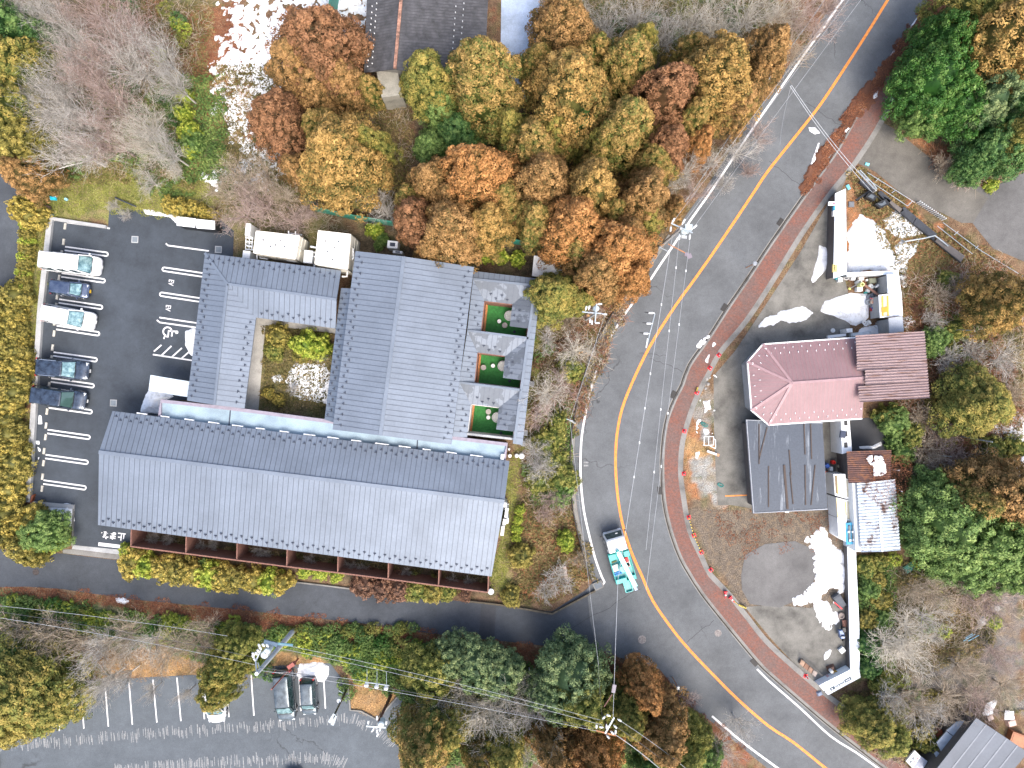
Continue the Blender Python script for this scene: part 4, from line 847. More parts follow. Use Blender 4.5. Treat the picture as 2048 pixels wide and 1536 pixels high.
# flat dark roof with battens
b9 = empty('flat_roof_shed', P(1575, 932), 0, 'dark flat felt roof below the pink roof strewn with old battens', 'shed')
M['felt'] = rust_sheet('bluish_felt', (.048, .062, .084), (.19, .215, .245), .57, (1.6, .16), .5)
q = PL([(1493, 840), (1645, 846), (1655, 1018), (1507, 1026)], 2.8); MB().prism(q, 2.6, 2.8).build('roof', M['felt'], b9); MB().prism(shrink(q, .6), 0, 2.6).build('wall', M['wallgrey'], b9)
mb = MB(); strip(mb, [q[1], q[0], q[3], q[2]], -.05, .05, 2.6, 2.86); mb.build('roof_edge', paint('grey_edging', (.28, .3, .33), .6), b9)
batt = paint('weathered_batten', (.075, .055, .045), .85)
bl = [((1518, 848), (1518, 928)), ((1534, 855), (1518, 918)), ((1568, 930), (1575, 1018)), ((1610, 930), (1611, 1010)), ((1630, 930), (1622, 1010)), ((1608, 848), (1610, 909)), ((1621, 848), (1623, 918)), ((1537, 932), (1537, 1014)), ((1578, 900), (1582, 950)), ((1580, 945), (1586, 1008))]
bn = ['left batten of the V on the upper left felt roof', 'slanting batten of the V on the upper left felt roof', 'thick dark batten in the lower middle of the felt roof', 'straight batten at the lower right of the felt roof', 'slanting batten nearest the right edge of the felt roof', 'left one of two battens at the upper right felt roof', 'right one of two battens at the upper right felt roof', 'batten at the lower left of the felt roof', 'short frayed board in the centre of the felt roof', 'frayed board below the centre of the felt roof']
for (a, c), lb in zip(bl, bn):
    mb = MB(); mb.beam(P(*a, 2.81), P(*c, 2.81), .09 if lb[0] != 't' else .2, .06); setp(mb.build('roof_batten', batt), lb, 'batten', 'battens lying on the felt roof')
mb = MB(); p = P(1574, 1022, 2.7); mb.box((p.x, p.y, 2.6), (.35, .3, .3)); mb.build('downpipe_box', M['white'], b9)
# dark slab roof + narrow white passage
t = empty('passage_roof', P(1693, 873), 0, 'narrow white-topped passage wall between the felt roof and dark slab', 'roof')
MB().prism(PL([(1682, 842), (1699, 841), (1704, 903), (1684, 908), (1683, 950), (1699, 950), (1697, 903)], 2.4)[:4], 0, 2.4).build('wall_top', M['white'], t)
for y in (846, 868, 890): p = P(1692, y, 2.45); mb = MB(); mb.box((p.x, p.y, 2.41), (.32, .5, .03), R(4)); mb.build('skylight', M['black'], t)
# rusty + white corrugated shop roofs
b10 = empty('rusty_shed', P(1738, 933), 0, 'rust-brown corrugated shed roof with melting snow beside the thicket', 'shed')
corrugated('corrugated_roof', [(1693, 903), (1783, 900), (1781, 965), (1697, 966)], (3.3, 3.0, 3.0, 3.3), 0, 15, .04, rust_sheet('rusty_corrugated', (.10, .052, .045), (.19, .085, .045), .5, (2, 2), .8), b10)
MB().prism(PL([(1700, 908), (1775, 906), (1775, 960), (1702, 960)], 2.8), 0, 2.75).build('wall', M['wallgrey'], b10)
b11 = empty('stall_building', P(1758, 1035), 0, 'white ribbed metal roof stall with rust stains and pine litter', 'shed')
wr = rust_sheet('white_ribbed', (.52, .58, .63), (.11, .06, .045), .53, (.9, .5), .5)
corrugated('ribbed_roof', [(1714, 966), (1757, 962), (1764, 1103), (1722, 1104)], (3.0, 3.3, 3.3, 3.0), 0, 22, .065, wr, b11)
corrugated('ribbed_roof', [(1757, 962), (1790, 958), (1801, 1100), (1764, 1103)], (3.3, 3.0, 3.0, 3.3), 0, 22, .065, wr, b11)
ridge(b11, P(1758.5, 1020, 3.3), P(1764, 1103, 3.3), .16, M['white'])
MB().prism(PL([(1720, 972), (1784, 968), (1794, 1092), (1728, 1096)], 2.8), 0, 2.75).build('wall', M['wallgrey'], b11)
mb = MB(); mb.prism(PL([(1706, 966), (1716, 966), (1726, 1104), (1713, 1104)], 2.7), 0, 2.6); mb.build('front_fascia', M['white'], b11)
# old display cases in front of the stall
yel = paint('old_yellow_trim', (.55, .38, .05), .7); creamp = concrete('cream_board', (.5, .47, .36), .2, .3)
def case(q, z, lb, inner=None, mat=None):
    pts = PL(q, z); c = sum(pts, Vector())/len(pts); t = empty('display_case', (c.x, c.y, 0), 0, lb, 'display case', 'old display cases by the ribbed roof')
    MB().prism(pts, 0, z).build('case_body', mat or M['white'], t)
    for iq, m_ in (inner or []): MB().prism(PL(iq, z+.02), z-.02, z+.02).build('case_panel', m_, t)
    return t
grey_in = paint('dusty_glass', (.35, .36, .33), .4)
case([(1667, 948), (1691, 948), (1692, 997), (1670, 991)], 2.0, 'topmost white display case beside the felt roof', [([(1669.5, 951), (1673.5, 951), (1675, 988), (1671.5, 986)], paint('brown_inside', (.2, .15, .09), .8)), ([(1674, 951), (1675, 951), (1676.2, 988), (1675.2, 988)], yel)])
case([(1672, 995), (1692, 1000), (1693, 1043), (1675, 1035)], 2.0, 'middle white display case with yellow edges', [([(1676, 1000), (1682, 1001), (1684, 1037), (1678, 1034)], grey_in), ([(1672.5, 996), (1673.5, 996), (1676, 1034), (1675, 1034)], yel), ([(1690, 1003), (1691.6, 1003), (1692.5, 1030), (1691, 1030)], yel)])
case([(1675, 1036), (1693, 1043), (1694, 1085), (1677, 1074)], 2.0, 'lowest white display case left of the blue shelf')
case([(1691, 953), (1710, 962), (1710, 997), (1692, 998)], 1.6, 'cream boarded counter below the rusty shed', [([(1693, 960), (1709, 965), (1709, 994), (1694, 994)], creamp)], M['white'])
case([(1692, 1000), (1711, 1000), (1712, 1045), (1694, 1042)], 1.6, 'long cream boarded counter above the blue shelf', [([(1694, 1003), (1709, 1003), (1710, 1040), (1695, 1038)], creamp)], M['white'])
blue = paint('sky_blue_board', (.05, .32, .52), .6)
t = empty('blue_shelf', P(1702, 1068), 0, 'bright blue board with grey tools beside the ribbed roof', 'shelf')
MB().prism(PL([(1693, 1047), (1710, 1045), (1712, 1088), (1694, 1090)], 2.2), 1.9, 2.1).build('board', blue, t)
for x in (1699, 1706): MB().prism(PL([(x-2, 1051), (x+2, 1051), (x+2.5, 1084), (x-1.5, 1084)], 2.2), 2.1, 2.2).build('grey_insert', paint('insert_grey', (.12, .14, .16), .6), t)
mb = MB()
for x, y in ((1698, 1064), (1706, 1064), (1701, 1081), (1708, 1080)): p = P(x, y, 2.3); mb.box((p.x, p.y, 2.24), (.18, .18, .08))
mb.build('white_tag', M['white'], t)
# --- white yard walls (snow covered tops read white)
def bar(name, q, z, label, cat, mat=None, top=None, th=.12):
    pts = PL(q, z); c = sum(pts, Vector())/len(pts); t = empty(name, (c.x, c.y, 0), 0, label, cat)
    MB().prism(shrink(pts, .12), 0, z-th).build('wall', mat or M['pale_conc'], t); MB().prism(pts, z-th, z).build('coping', top or M['white'], t); return t
M['whitetop'] = paint('white_sheet_top', (.74, .80, .84), .5, var=.05)
w1 = bar('yard_wall', [(1670.5, 387), (1691.6, 377), (1693.5, 548), (1667, 557)], 1.7, 'tall white-topped yard wall standing right of the brick sidewalk', 'wall', mat=M['wallgrey'], top=M['whitetop'])
bar('yard_wall', [(1693, 545), (1797, 540.3), (1797.5, 548), (1694, 553)], 1.6, 'thin white-topped wall running across above the junk pile', 'wall', top=M['whitetop'])
bar('yard_wall', [(1774, 548), (1797.5, 548), (1802.5, 584), (1776, 586)], 2.2, 'short wide white-topped wall right of the junk pile', 'wall', top=M['whitetop'])
t = bar('open_cabinet', [(1757.5, 590), (1803, 584), (1805.8, 631), (1760, 636)], 2.0, 'white cabinet with open yellow shelf beside the junk pile', 'cabinet', top=M['white'])
MB().prism(PL([(1761, 592.5), (1778, 590), (1779, 631), (1762.5, 633)], 2.0), 1.99, 2.02).build('inner_board', creamp, t)
for a in (1763.5, 1774): MB().prism(PL([(a, 591.5), (a+2.5, 591.3), (a+3.5, 632), (a+1, 632)], 2.05), 2.02, 2.06).build('yellow_shelf', yel, t)
MB().prism(PL([(1763, 616), (1775, 613), (1775.5, 623), (1764.5, 626)], 2.1), 2.06, 2.09).build('orange_panel', paint('orange_board', (.62, .33, .03), .6), t)
bar('yard_wall', [(1777, 636), (1805, 632), (1808, 663), (1779, 667)], 2.4, 'grey concrete block wall just above the mauve corrugated roof', 'wall', top=concrete('dull_coping', (.4, .43, .47), .2, .3))
bar('yard_wall', [(1695, 1092), (1712, 1104), (1713, 1140), (1718.5, 1249), (1719.5, 1346), (1701, 1341), (1699, 1268), (1696.5, 1140)], 1.0, 'long white-topped wall running down to the slanted sign', 'wall', mat=M['wallgrey'], top=M['whitetop'])
sg = empty('wall_sign', P(1680, 1366), 0, 'slanted white wall end with a dark lettered plate', 'sign')
MB().prism(PL([(1638, 1371), (1701, 1339), (1719.5, 1345), (1721, 1355), (1656.5, 1390)], 1.1), 0, 1.1).build('sign_body', M['whitetop'], sg)
nav = paint('sign_navy', (.03, .06, .09), .6)
def SP(u, w, z=1.12):  # along the plate
    a, c = P(1660.5, 1379.5, 1.1), P(1702, 1356, 1.1); d = (c-a); n = Vector((-d.y, d.x, 0)).normalized(); q = a+d*u+n*w; q.z = z; return q
def plate(u0, u1, w0, w1, mat, z=1.12, nm='lettering', par=None):
    MB().prism([SP(u0, w0), SP(u1, w0), SP(u1, w1), SP(u0, w1)], z-.02, z).build(nm, mat, par or sg)
plate(0, .22, -.13, .15, nav); plate(.70, 1.0, -.13, .15, nav)
for k in range(9): plate(.25+k*.05, .25+k*.05+.022+.012*(k % 2), -.11+.03*(k % 3), .12-.03*((k+1) % 3), nav)
for k in range(3): plate(.28+k*.15, .34+k*.15, -.01, .02, nav)
for u in (.06, .75, .82, .89): plate(u, u+.05, -.05, .06, M['white'], 1.135)
plate(-.26, -.2, .12, .2, nav)
# red and white sign board fixed to the yard wall
t = empty('wall_board', P(1663, 406), 0, 'small white board with pink arrow marks fixed to the tall yard wall', 'sign')
MB().prism(PL([(1657, 403), (1671, 403), (1671, 411), (1656.5, 411)], 1.9), 1.8, 1.9).build('board', M['white'], t); pkm = paint('pink_print', (.75, .12, .2), .6)
MB().prism(PL([(1665, 407), (1668, 404.5), (1670, 405), (1670, 409), (1668, 409)], 1.92), 1.9, 1.91).build('arrow_mark', pkm, t)
MB().prism(PL([(1660.5, 407), (1662.5, 406.5), (1662, 409)], 1.92), 1.9, 1.91).build('small_mark', pkm, t)
for nm, q, mt, lb in (('blue_box', [(1667.5, 412), (1671, 412), (1671, 420), (1667.5, 420)], blue, 'small bright blue box hung on the tall yard wall'), ('paper_notice', [(1667, 421), (1671, 421), (1671, 431), (1667, 431)], M['white'], 'white notice board below the blue box on the yard wall')):
    setp(MB().prism(PL(q, 1.9), 1.5, 1.9).build(nm, mt), lb, 'box')
t = empty('yellow_sign', P(1671, 537), 0, 'yellow board with black marks on the lower end of the tall yard wall', 'sign')
MB().prism(PL([(1666, 528.5), (1675, 528.5), (1675, 544), (1665.5, 544)], 2.4), 2.2, 2.4).build('board', paint('yellow_board', (.75, .6, .2), .6), t)
mb = MB()
for k in range(4): p = P(1668.5+(k % 2), 531+k*3, 2.41); mb.box((p.x, p.y, 2.41), (.12, .1, .02), k)
mb.build('mark', M['black'], t)
# --- bottom right shed, tarp and sign
b12 = empty('dark_shed', P(1968, 1500), 0, 'dark blue-grey metal shed roof cut off at the bottom right corner', 'shed')
q = [P(1952.8, 1436, 3.2), P(2055, 1501, 3.6), P(2020, 1600, 3.6), P(1876, 1533, 3.2), ]; dr = metal_roof('slate_blue_metal', (.10, .115, .14), .55, .3)
slope('roof_slope', [P(1952.8, 1436, 3.2), P(2056, 1505, 3.9), P(1960, 1620, 3.9), P(1858, 1557, 3.2)], (P(1876, 1533).x-P(1952.8, 1436).x, P(1876, 1533).y-P(1952.8, 1436).y), .95, b12, mats=[dr, paint('slate_lap', (.16, .18, .21), .5)], seam_w=.14, lift=.012)
MB().prism(shrink([P(1952.8, 1436, 3.2), P(2056, 1505, 3.2), P(1960, 1620, 3.2), P(1858, 1557, 3.2)], .4), 0, 3.0).build('wall', M['wallgrey'], b12)
t = empty('tarp_shelter', P(1900, 1480), 0, 'pale blue-grey tarpaulin lean-to beside the dark shed roof', 'shelter')
tm = paint('grey_tarp', (.36, .41, .47), .45, var=.15, scale=2)
for q in ([(1873.5, 1485), (1893, 1463), (1911, 1477), (1886, 1510)], [(1893, 1461.5), (1913, 1444), (1929, 1441), (1920, 1458), (1911, 1475)], [(1869, 1507), (1874, 1503), (1887, 1512), (1877, 1524)]):
    MB().prism(PL(q, 2.0), 1.9, 2.0).build('tarp_panel', tm, t)
t = empty('street_sign', P(1829, 1520), 0, 'tilted white signboard with black and red lettering at the bottom edge', 'sign')
def SQ(u, w, z):
    a, b_, c, d = P(1829.7, 1501, z), P(1841.5, 1513, z), P(1812, 1522.7, z), P(1825, 1536, z); return (a.lerp(b_, w)).lerp(c.lerp(d, w), u)
MB().prism([SQ(0, 0, 1.9), SQ(0, 1, 1.9), SQ(1, 1, 1.9), SQ(1, 0, 1.9)], 1.7, 1.9).build('board', M['white'], t)
MB().prism([P(1841.5, 1513, 1.8), P(1847.5, 1515.5, 1.0), P(1833, 1540, 1.0), P(1825, 1536, 1.8)], .9, 1.66).build('sign_back', paint('sign_grey', (.3, .32, .38), .6), t)
mb = MB(); mr = MB()
def sb(m_, u0, u1, w0, w1): m_.prism([SQ(u0, w0, 1.93), SQ(u0, w1, 1.93), SQ(u1, w1, 1.93), SQ(u1, w0, 1.93)], 1.9, 1.925)
for u, w in ((.78, .42), (.48, .42)):
    for k in range(3): sb(mb, u-.1+k*.075, u-.07+k*.075, w-.12, w+.12)
    sb(mb, u-.1, u+.1, w-.02, w+.03); sb(mb, u-.12, u+.12, w+.11, w+.14)
sb(mb, .2, .3, .46, .5); sb(mb, .22, .25, .4, .56)
for u, s_ in ((.28, .05), (.42, .02), (.55, .05), (.68, .05)): sb(mr, u-s_, u+s_, .82-s_*1.2, .82+s_*1.2)
mb.build('black_lettering', nav, t); mr.build('red_lettering', paint('sign_red', (.6, .05, .1), .6), t)
# ---------------------------------------------------------------- vehicles (local +x is forward)
def carpaint(name, c, metal=.3, rough=.25):
    m, nt, ns, ls, b = nodes_of(name); pos = ns.new('ShaderNodeNewGeometry').outputs['Position']
    n1 = noise(ns, ls, pos, 3, 4); ls.new(ramp(ns, ls, n1, [(.3, tuple(x*.88 for x in c)), (.7, tuple(min(.95, x*1.05) for x in c))]), b.inputs['Base Color'])
    b.inputs['Roughness'].default_value = rough; b.inputs['Metallic'].default_value = metal; b.inputs['Coat Weight'].default_value = .6; b.inputs['Coat Roughness'].default_value = .08; return m
M['cp_white'] = carpaint('white_car_paint', (.80, .81, .81), 0, .35); M['cp_navy'] = carpaint('navy_car_paint', (.055, .075, .13), .5); M['cp_black'] = carpaint('black_car_paint', (.022, .030, .048), .4, .2)
M['cp_grey'] = carpaint('dark_grey_car_paint', (.07, .085, .10), .5)
M['glass'] = carpaint('car_glass', (.02, .05, .055), 0, .05); M['screen'] = carpaint('bright_windscreen', (.14, .26, .28), .25, .12)
def glint(m, lo, hi):  # mottled reflections painted into the base colour
    ns, ls = m.node_tree.nodes, m.node_tree.links; pos = ns.new('ShaderNodeTexCoord').outputs['Object']; ls.new(ramp(ns, ls, noise(ns, ls, pos, 2.2, 5, .7), [(.35, lo), (.5, tuple((a+b)/2 for a, b in zip(lo, hi))), (.62, hi)]), ns['Principled BSDF'].inputs['Base Color'])
glint(M['screen'], (.05, .13, .15), (.32, .48, .49)); glint(M['glass'], (.012, .03, .032), (.05, .09, .09)); glint(M['cp_navy'], (.035, .055, .11), (.10, .13, .19)); glint(M['cp_black'], (.015, .022, .036), (.055, .08, .12)); glint(M['cp_grey'], (.045, .06, .07), (.11, .14, .16))
M['tyre'] = paint('tyre_rubber', (.02, .02, .02), .85); M['rim'] = paint('wheel_rim', (.45, .46, .47), .35, .8); M['chrome'] = paint('chrome', (.6, .62, .64), .2, .9)
M['lamp_glass'] = paint('headlamp_glass', (.7, .74, .76), .15); M['tail'] = paint('tail_lamp_red', (.5, .02, .02), .3); M['plate'] = paint('number_plate', (.75, .76, .74), .5)
def rplan(x0, x1, hw, rf, rr, n=6, bulge=.06):
    """rounded outline, rf/rr corner radii at the front/rear"""
    pts = []
    for cx, cy, r, a0 in ((x1-rf, hw-rf*.8, rf, 90), (x1-rf, -hw+rf*.8, rf, 0), (x0+rr, -hw+rr*.8, rr, -90), (x0+rr, hw-rr*.8, rr, -180)):
        sy = .8
        for k in range(n+1):
            t = R(a0-90*k/n); pts.append((cx+r*math.cos(t), cy+r*sy*math.sin(t)))
    return [(x+(bulge*(1-(y/hw)**2) if x > (x0+x1)/2 else -bulge*.6*(1-(y/hw)**2)), y) for x, y in pts]
def loft(mb, rings, mi=0, cap0=True, cap1=True):
    n = len(rings[0]); o = len(mb.v)
    for r in rings: mb.v += [tuple(p) for p in r]
    for i in range(len(rings)-1):
        for k in range(n): mb.f.append([o+i*n+(k+1) % n, o+i*n+k, o+(i+1)*n+k, o+(i+1)*n+(k+1) % n]); mb.m.append(mi)
    if cap1: mb.f.append([o+(len(rings)-1)*n+k for k in range(n)][::-1]); mb.m.append(mi)
    if cap0: mb.f.append([o+k for k in range(n)]); mb.m.append(mi)
def car(name, L, W, H, label, body, hood=.9, ws=.8, rear=.25, belt=1.0, hoodz=.85, group=None, glass=None, rails=False, roofm=None, cat='car', plate=None, tl=True, screen=None, rf=.45):
    t = empty(name, (0, 0, 0), 0, label, cat, group); hw = W/2; x0, x1 = -L/2, L/2; gl = glass or M['glass']; scr = screen or M['screen']
    xb = x1-hood; xt = xb-ws; xr = x0+rear
    zt = lambda x: belt if x < xb else belt+(hoodz-belt)*min(1, (x-xb)/hood)**1.3-.10*max(0, (x-(x1-.3))/.3)
    mb = MB(); rings = []
    for z, ins in ((.22, .10), (.34, .03), (.6, .0), (.78, .02)): rings.append([(x, y, z) for x, y in rplan(x0+ins, x1-ins, hw-ins, rf, .25)])
    rings.append([(x, y, max(.7, zt(x)-.05)) for x, y in rplan(x0+.04, x1-.06, hw-.05, rf, .25)])
    rings.append([(x, y, max(.74, zt(x))) for x, y in rplan(x0+.12, x1-.20, hw-.15, rf, .25)]); rings.append([(x, y, max(.76, zt(x)+.02)) for x, y in rplan(x0+.5, x1-.5, hw-.45, rf*.6, .2)])
    loft(mb, rings); mb.build('body', body, t, local=True, smooth=True)
    # greenhouse
    base = rplan(xr*.0+x0+.10, xb, hw-.06, .22, .22); bz = [(x, y, belt-.03) for x, y in base]
    def lerp_pt(x, y, k):  # k 0 at belt, 1 at roof
        nx_ = x0+.10+(x-(x0+.10))*1.0; f = (x-(x0+.1))/(xb-x0-.1)
        return ((x0+.10+rear*k)+f*((xb-ws*k)-(x0+.10+rear*k)), y*(1-.17*k), belt-.03+(H-.05-belt+.03)*k)
    mid = [lerp_pt(x, y, .5) for x, y in base]; top = [lerp_pt(x, y, 1) for x, y in base]
    g = MB(); loft(g, [bz, mid, top]); g.build('side_window', gl, t, local=True, smooth=False)
    # pillars and roof
    rf_m = roofm or body; r_ = MB(); tr = [(x, y) for x, y, z in top]
    cx = sum(a for a, b_ in tr)/len(tr)
    def sc(k, dz): return [((x-cx)*k+cx, y*k, H-.06+dz) for x, y in tr]
    loft(r_, [sc(1.0, -.03), sc(1.015, .0), sc(.985, .035), sc(.9, .055), sc(.5, .07)]); r_.build('roof', rf_m, t, local=True, smooth=True)
    for sx in (xb-.02, x0+.12):
        for sy in (-1, 1):
            pm_ = MB(); a = lerp_pt(sx-.06 if sx > 0 else sx+.05, sy*(hw-.06), 0); b_ = lerp_pt(sx-.06 if sx > 0 else sx+.05, sy*(hw-.06), 1); pm_.beam(a, b_, .09, .04); pm_.build('window_pillar', body, t, local=True)
    for f in (.36, .66):
        for sy in (-1, 1):
            pm_ = MB(); sx = x0+.1+(xb-x0-.1)*f; a = lerp_pt(sx, sy*(hw-.05), 0); b_ = lerp_pt(sx, sy*(hw-.05), 1); pm_.beam(a, b_, .07, .03); pm_.build('window_pillar', body, t, local=True)
    for j, (xa, xc) in enumerate(((xt+.02, xb),)):
        q = MB(); q.beam((xb+.05, -hw*.72, zt(xb+.05)+.012), (xb+.05, hw*.72, zt(xb+.05)+.012), .09, .02); q.build('cowl', M['black'], t, local=True)
    # windscreen and rear window
    w_ = MB(); y0 = hw-.17; vs = []
    n = 8
    for k, zz in ((0.04, 0), (.97, 1)):
        for i in range(n+1):
            y = -y0+2*y0*i/n; p = lerp_pt(xb, y, k); bl = .06*(1-(y/hw)**2); vs.append((p[0]+bl+.02, p[1], p[2]+.018))
    w_.add(vs, [[i, i+1, n+1+i+1, n+1+i] for i in range(n)]); w_.build('windscreen', scr, t, local=True)
    w2 = MB(); vs = [lerp_pt(x0+.10, y, k) for k in (.08, .9) for y in (-y0, y0)]; vs = [(a-.065, b_, c+.01) for a, b_, c in vs]; w2.add(vs, [[1, 0, 2, 3]]); w2.build('rear_window', gl, t, local=True)
    for sy in (-1, 1):
        m_ = MB(); m_.box((xb-.25, sy*(hw+.10), belt+.08), (.16, .2, .16), 0, 0, .8); m_.build('mirror', body, t, local=True, bevel=.03)
        h = MB(); h.box((x1-.20, sy*(hw-.28), hoodz-.12), (.30, .34, .16), R(-18*sy), 0, .85); h.build('headlight', M['lamp_glass'], t, local=True, bevel=.02)
        b_ = MB(); b_.box((x0+.05, sy*(hw-.12), belt-.05), (.10, .16, .5)); b_.build('tail_light', M['tail'], t, local=True, bevel=.02)
        for xx in (x0+L*.19, x1-L*.18):
            o = MB(); o.tube([(xx, sy*(hw-.2), .32), (xx, sy*(hw+.01), .32)], .32, .32, 18); wh = o.build('wheel', M['tyre'], t, local=True)
            q = MB(); q.tube([(xx, sy*(hw-.02), .32), (xx, sy*(hw+.02), .32)], .20, .19, 14); q.build('rim', M['rim'], wh, local=True)
        if rails:
            q = MB(); q.beam((x0+rear+.5, sy*(hw*.80), H-.02), (xt-.5, sy*(hw*.80), H-.02), .05, .06); q.build('roof_rail', M['chrome'], t, local=True)
    gr = MB(); gr.box((x1-.07, 0, .58), (.12, W*.55, .22)); gr.build('grille', M['chrome'], t, local=True, bevel=.02)
    pl = MB(); pl.box((x1+.05, 0, .45), (.03, .33, .17)); pl.build('number_plate', plate or M['plate'], t, local=True)
    wp_ = MB()
    for y in (-.25, .35): a = lerp_pt(xb, y, .05); c = lerp_pt(xb, y-.45, .18); wp_.beam((a[0]+.08, a[1], a[2]+.03), (c[0]+.08, c[1], c[2]+.03), .02, .02)
    wp_.build('wiper', M['black'], t, local=True); return t
def park(t, px, py, deg): p = P(px, py); t.location = (p.x, p.y, .02); t.rotation_euler = (0, 0, R(deg))
GV = 'vehicles parked in the left car park'
t = car('white_van', 5.35, 1.9, 2.2, 'long plain white van parked topmost in the left car park', M['cp_white'], hood=.62, ws=.75, rear=.12, belt=1.15, hoodz=.95, group=GV, cat='van'); park(t, 155, 530, -6)
t = car('kei_car', 3.4, 1.48, 1.75, 'small navy box car with yellow plate between the two white vans', M['cp_navy'], hood=.55, ws=.72, rear=.1, belt=1.0, hoodz=.85, group=GV, plate=paint('yellow_plate', (.8, .5, .03), .5), rf=.3); park(t, 151, 580, -7)
t = car('white_minivan', 4.8, 1.8, 1.95, 'white minivan parked crooked below the navy box car', M['cp_white'], hood=.95, ws=.95, rear=.15, belt=1.05, hoodz=.88, group=GV, cat='van'); park(t, 149, 636, -11)
t = car('black_minivan', 4.85, 1.85, 1.8, 'black car with chrome roof rails parked fourth from the top', M['cp_black'], hood=1.15, ws=.85, rear=.3, belt=1.0, hoodz=.86, group=GV, rails=True); park(t, 136, 738, -5)
t = car('black_minivan', 4.95, 1.85, 1.95, 'longest black minivan with dark windscreen parked lowest in the left car park', M['cp_black'], hood=1.05, ws=.7, rear=.2, belt=1.05, hoodz=.9, group=GV, screen=carpaint('dark_windscreen', (.05, .10, .09), .1, .1)); park(t, 130, 795, -8)
G2 = 'vehicles in the lower car park'
t = car('grey_minivan', 4.9, 1.8, 1.85, 'large dark grey minivan under the rust-red pole in the lower car park', M['cp_grey'], hood=.85, ws=.85, rear=.2, belt=1.05, hoodz=.88, group=G2); park(t, 575, 1384, -85)
t = car('small_black_car', 3.6, 1.5, 1.6, 'small black hatchback backed against the snow heap', M['cp_grey'], hood=.7, ws=.6, rear=.2, belt=1.0, hoodz=.84, group=G2, rf=.3); park(t, 622, 1386, -87)
t = car('white_hatchback', 4.6, 1.8, 1.7, 'white car half hidden under the olive tree in the lower car park', M['cp_white'], hood=.9, ws=.8, rear=.25, belt=1.0, hoodz=.85, group=G2, cat='car', rf=.8); park(t, 437, 1390, -86)
t = car('pale_car', 4.2, 1.7, 1.5, 'pale car cut off by the bottom edge left of the hatching curve', M['cp_white'], hood=.9, ws=.7, rear=.3, belt=.95, hoodz=.82, group=G2); park(t, 590, 1578, 88)
t = car('pale_car', 4.2, 1.7, 1.5, 'pale car cut off by the bottom left corner of the lower car park', M['cp_white'], hood=.9, ws=.7, rear=.3, belt=.95, hoodz=.82, group=G2); park(t, -42, 1530, 2)
# --- teal crane truck
teal = carpaint('teal_truck_paint', (.02, .42, .385), .0, .4); pteal = carpaint('pale_teal_boom', (.16, .58, .54), 0, .5)
t = empty('crane_truck', (0, 0, 0), 0, 'teal pole-digger crane truck with white cab driving up the left lane', 'truck')
mb = MB(); rings = [[(x, y, z) for x, y in rplan(1.15+i_, 2.95-j_, .98-i_, .22, .08, bulge=.05)] for z, i_, j_ in ((.45, .02, .0), (1.0, 0, 0), (1.25, .0, .06), (2.05, .08, .42), (2.2, .12, .55), (2.24, .3, .8))]
loft(mb, rings); mb.build('cab', M['cp_white'], t, local=True, smooth=False, bevel=.02)
mb = MB(); mb.add([(2.93, -.84, 1.27), (2.93, .84, 1.27), (2.575, .76, 2.0), (2.575, -.76, 2.0)], [[0, 1, 2, 3]]); mb.add([(2.96, -.84, 1.27), (2.96, .84, 1.27), (2.60, .76, 2.02), (2.60, -.76, 2.02)], [[0, 1, 2, 3]]); mb.build('windscreen', M['glass'], t, local=True)
mb = MB(); mb.box((2.79, -.3, 1.6), (.15, .24, .05)); mb.build('dash_paper', M['plate'], t, local=True)
for sy in (-1, 1):
    mb = MB(); mb.add([(1.5, sy*.995, 1.3), (2.75, sy*.995, 1.3), (2.5, sy*.93, 1.95), (1.6, sy*.93, 1.95)], [[0, 1, 2, 3] if sy < 0 else [3, 2, 1, 0]]); mb.build('side_window', M['glass'], t, local=True)
    mb = MB(); mb.box((2.9, sy*1.18, 1.6), (.12, .2, .32)); mb.build('mirror', M['black'], t, local=True, bevel=.02)
    mb = MB(); mb.box((2.97, sy*.7, .72), (.12, .3, .2)); mb.build('headlight', M['lamp_glass'], t, local=True)
    for xx in (2.1, -1.5): 
        o = MB(); o.tube([(xx, sy*.72, .4), (xx, sy*.98, .4)], .4, .4, 20); wh = o.build('wheel', M['tyre'], t, local=True); q = MB(); q.tube([(xx, sy*.94, .4), (xx, sy*1.0, .4)], .22, .2, 12); q.build('rim', M['rim'], wh, local=True)
mb = MB(); mb.box((-.3, 0, .55), (5.4, .75, .18)); mb.build('chassis', M['black'], t, local=True)
mb = MB(); mb.box((-.55, 0, .86), (2.95, 2.06, .14)); mb.build('deck', teal, t, local=True)
for x, y, sx, sy_, h, m_ in ((.62, -.72, .5, .56, .5, teal), (.62, .62, .5, .7, .32, teal), (-.55, .985, 2.9, .07, .32, teal), (-.55, -.985, 2.9, .07, .32, teal), (-1.75, .45, .42, 1.05, .5, teal), (-1.75, -.6, .42, .7, .42, teal), (-.35, -.55, .55, .45, .3, M['plate']), (0.15, -.62, .3, .6, .18, teal)):
    mb = MB(); mb.box((x, y, .93+h/2), (sx, sy_, h)); mb.build('tool_box', m_, t, local=True, bevel=.02)
for x, y, sx, sy_, h, c, nm in ((-.45, -.62, .62, .62, .35, (.6, .6, .55), 'crate'), (.05, .55, .5, .42, .4, (.45, .03, .03), 'red_case'), (-.5, .6, .5, .3, .3, (.6, .35, .35), 'pink_bag'), (-.95, -.5, .1, 1.0, .12, (.03, .2, .6), 'blue_pipe'), (-1.15, -.6, .1, .85, .12, (.03, .25, .6), 'blue_pipe'), (.1, -.6, .15, .5, .1, (.1, .12, .03), 'hose')):
    mb = MB(); mb.box((x, -y, .93+h/2), (sx, sy_, h), R(4)); mb.build(nm, paint('load_'+nm, c, .6), t, local=True, bevel=.02)
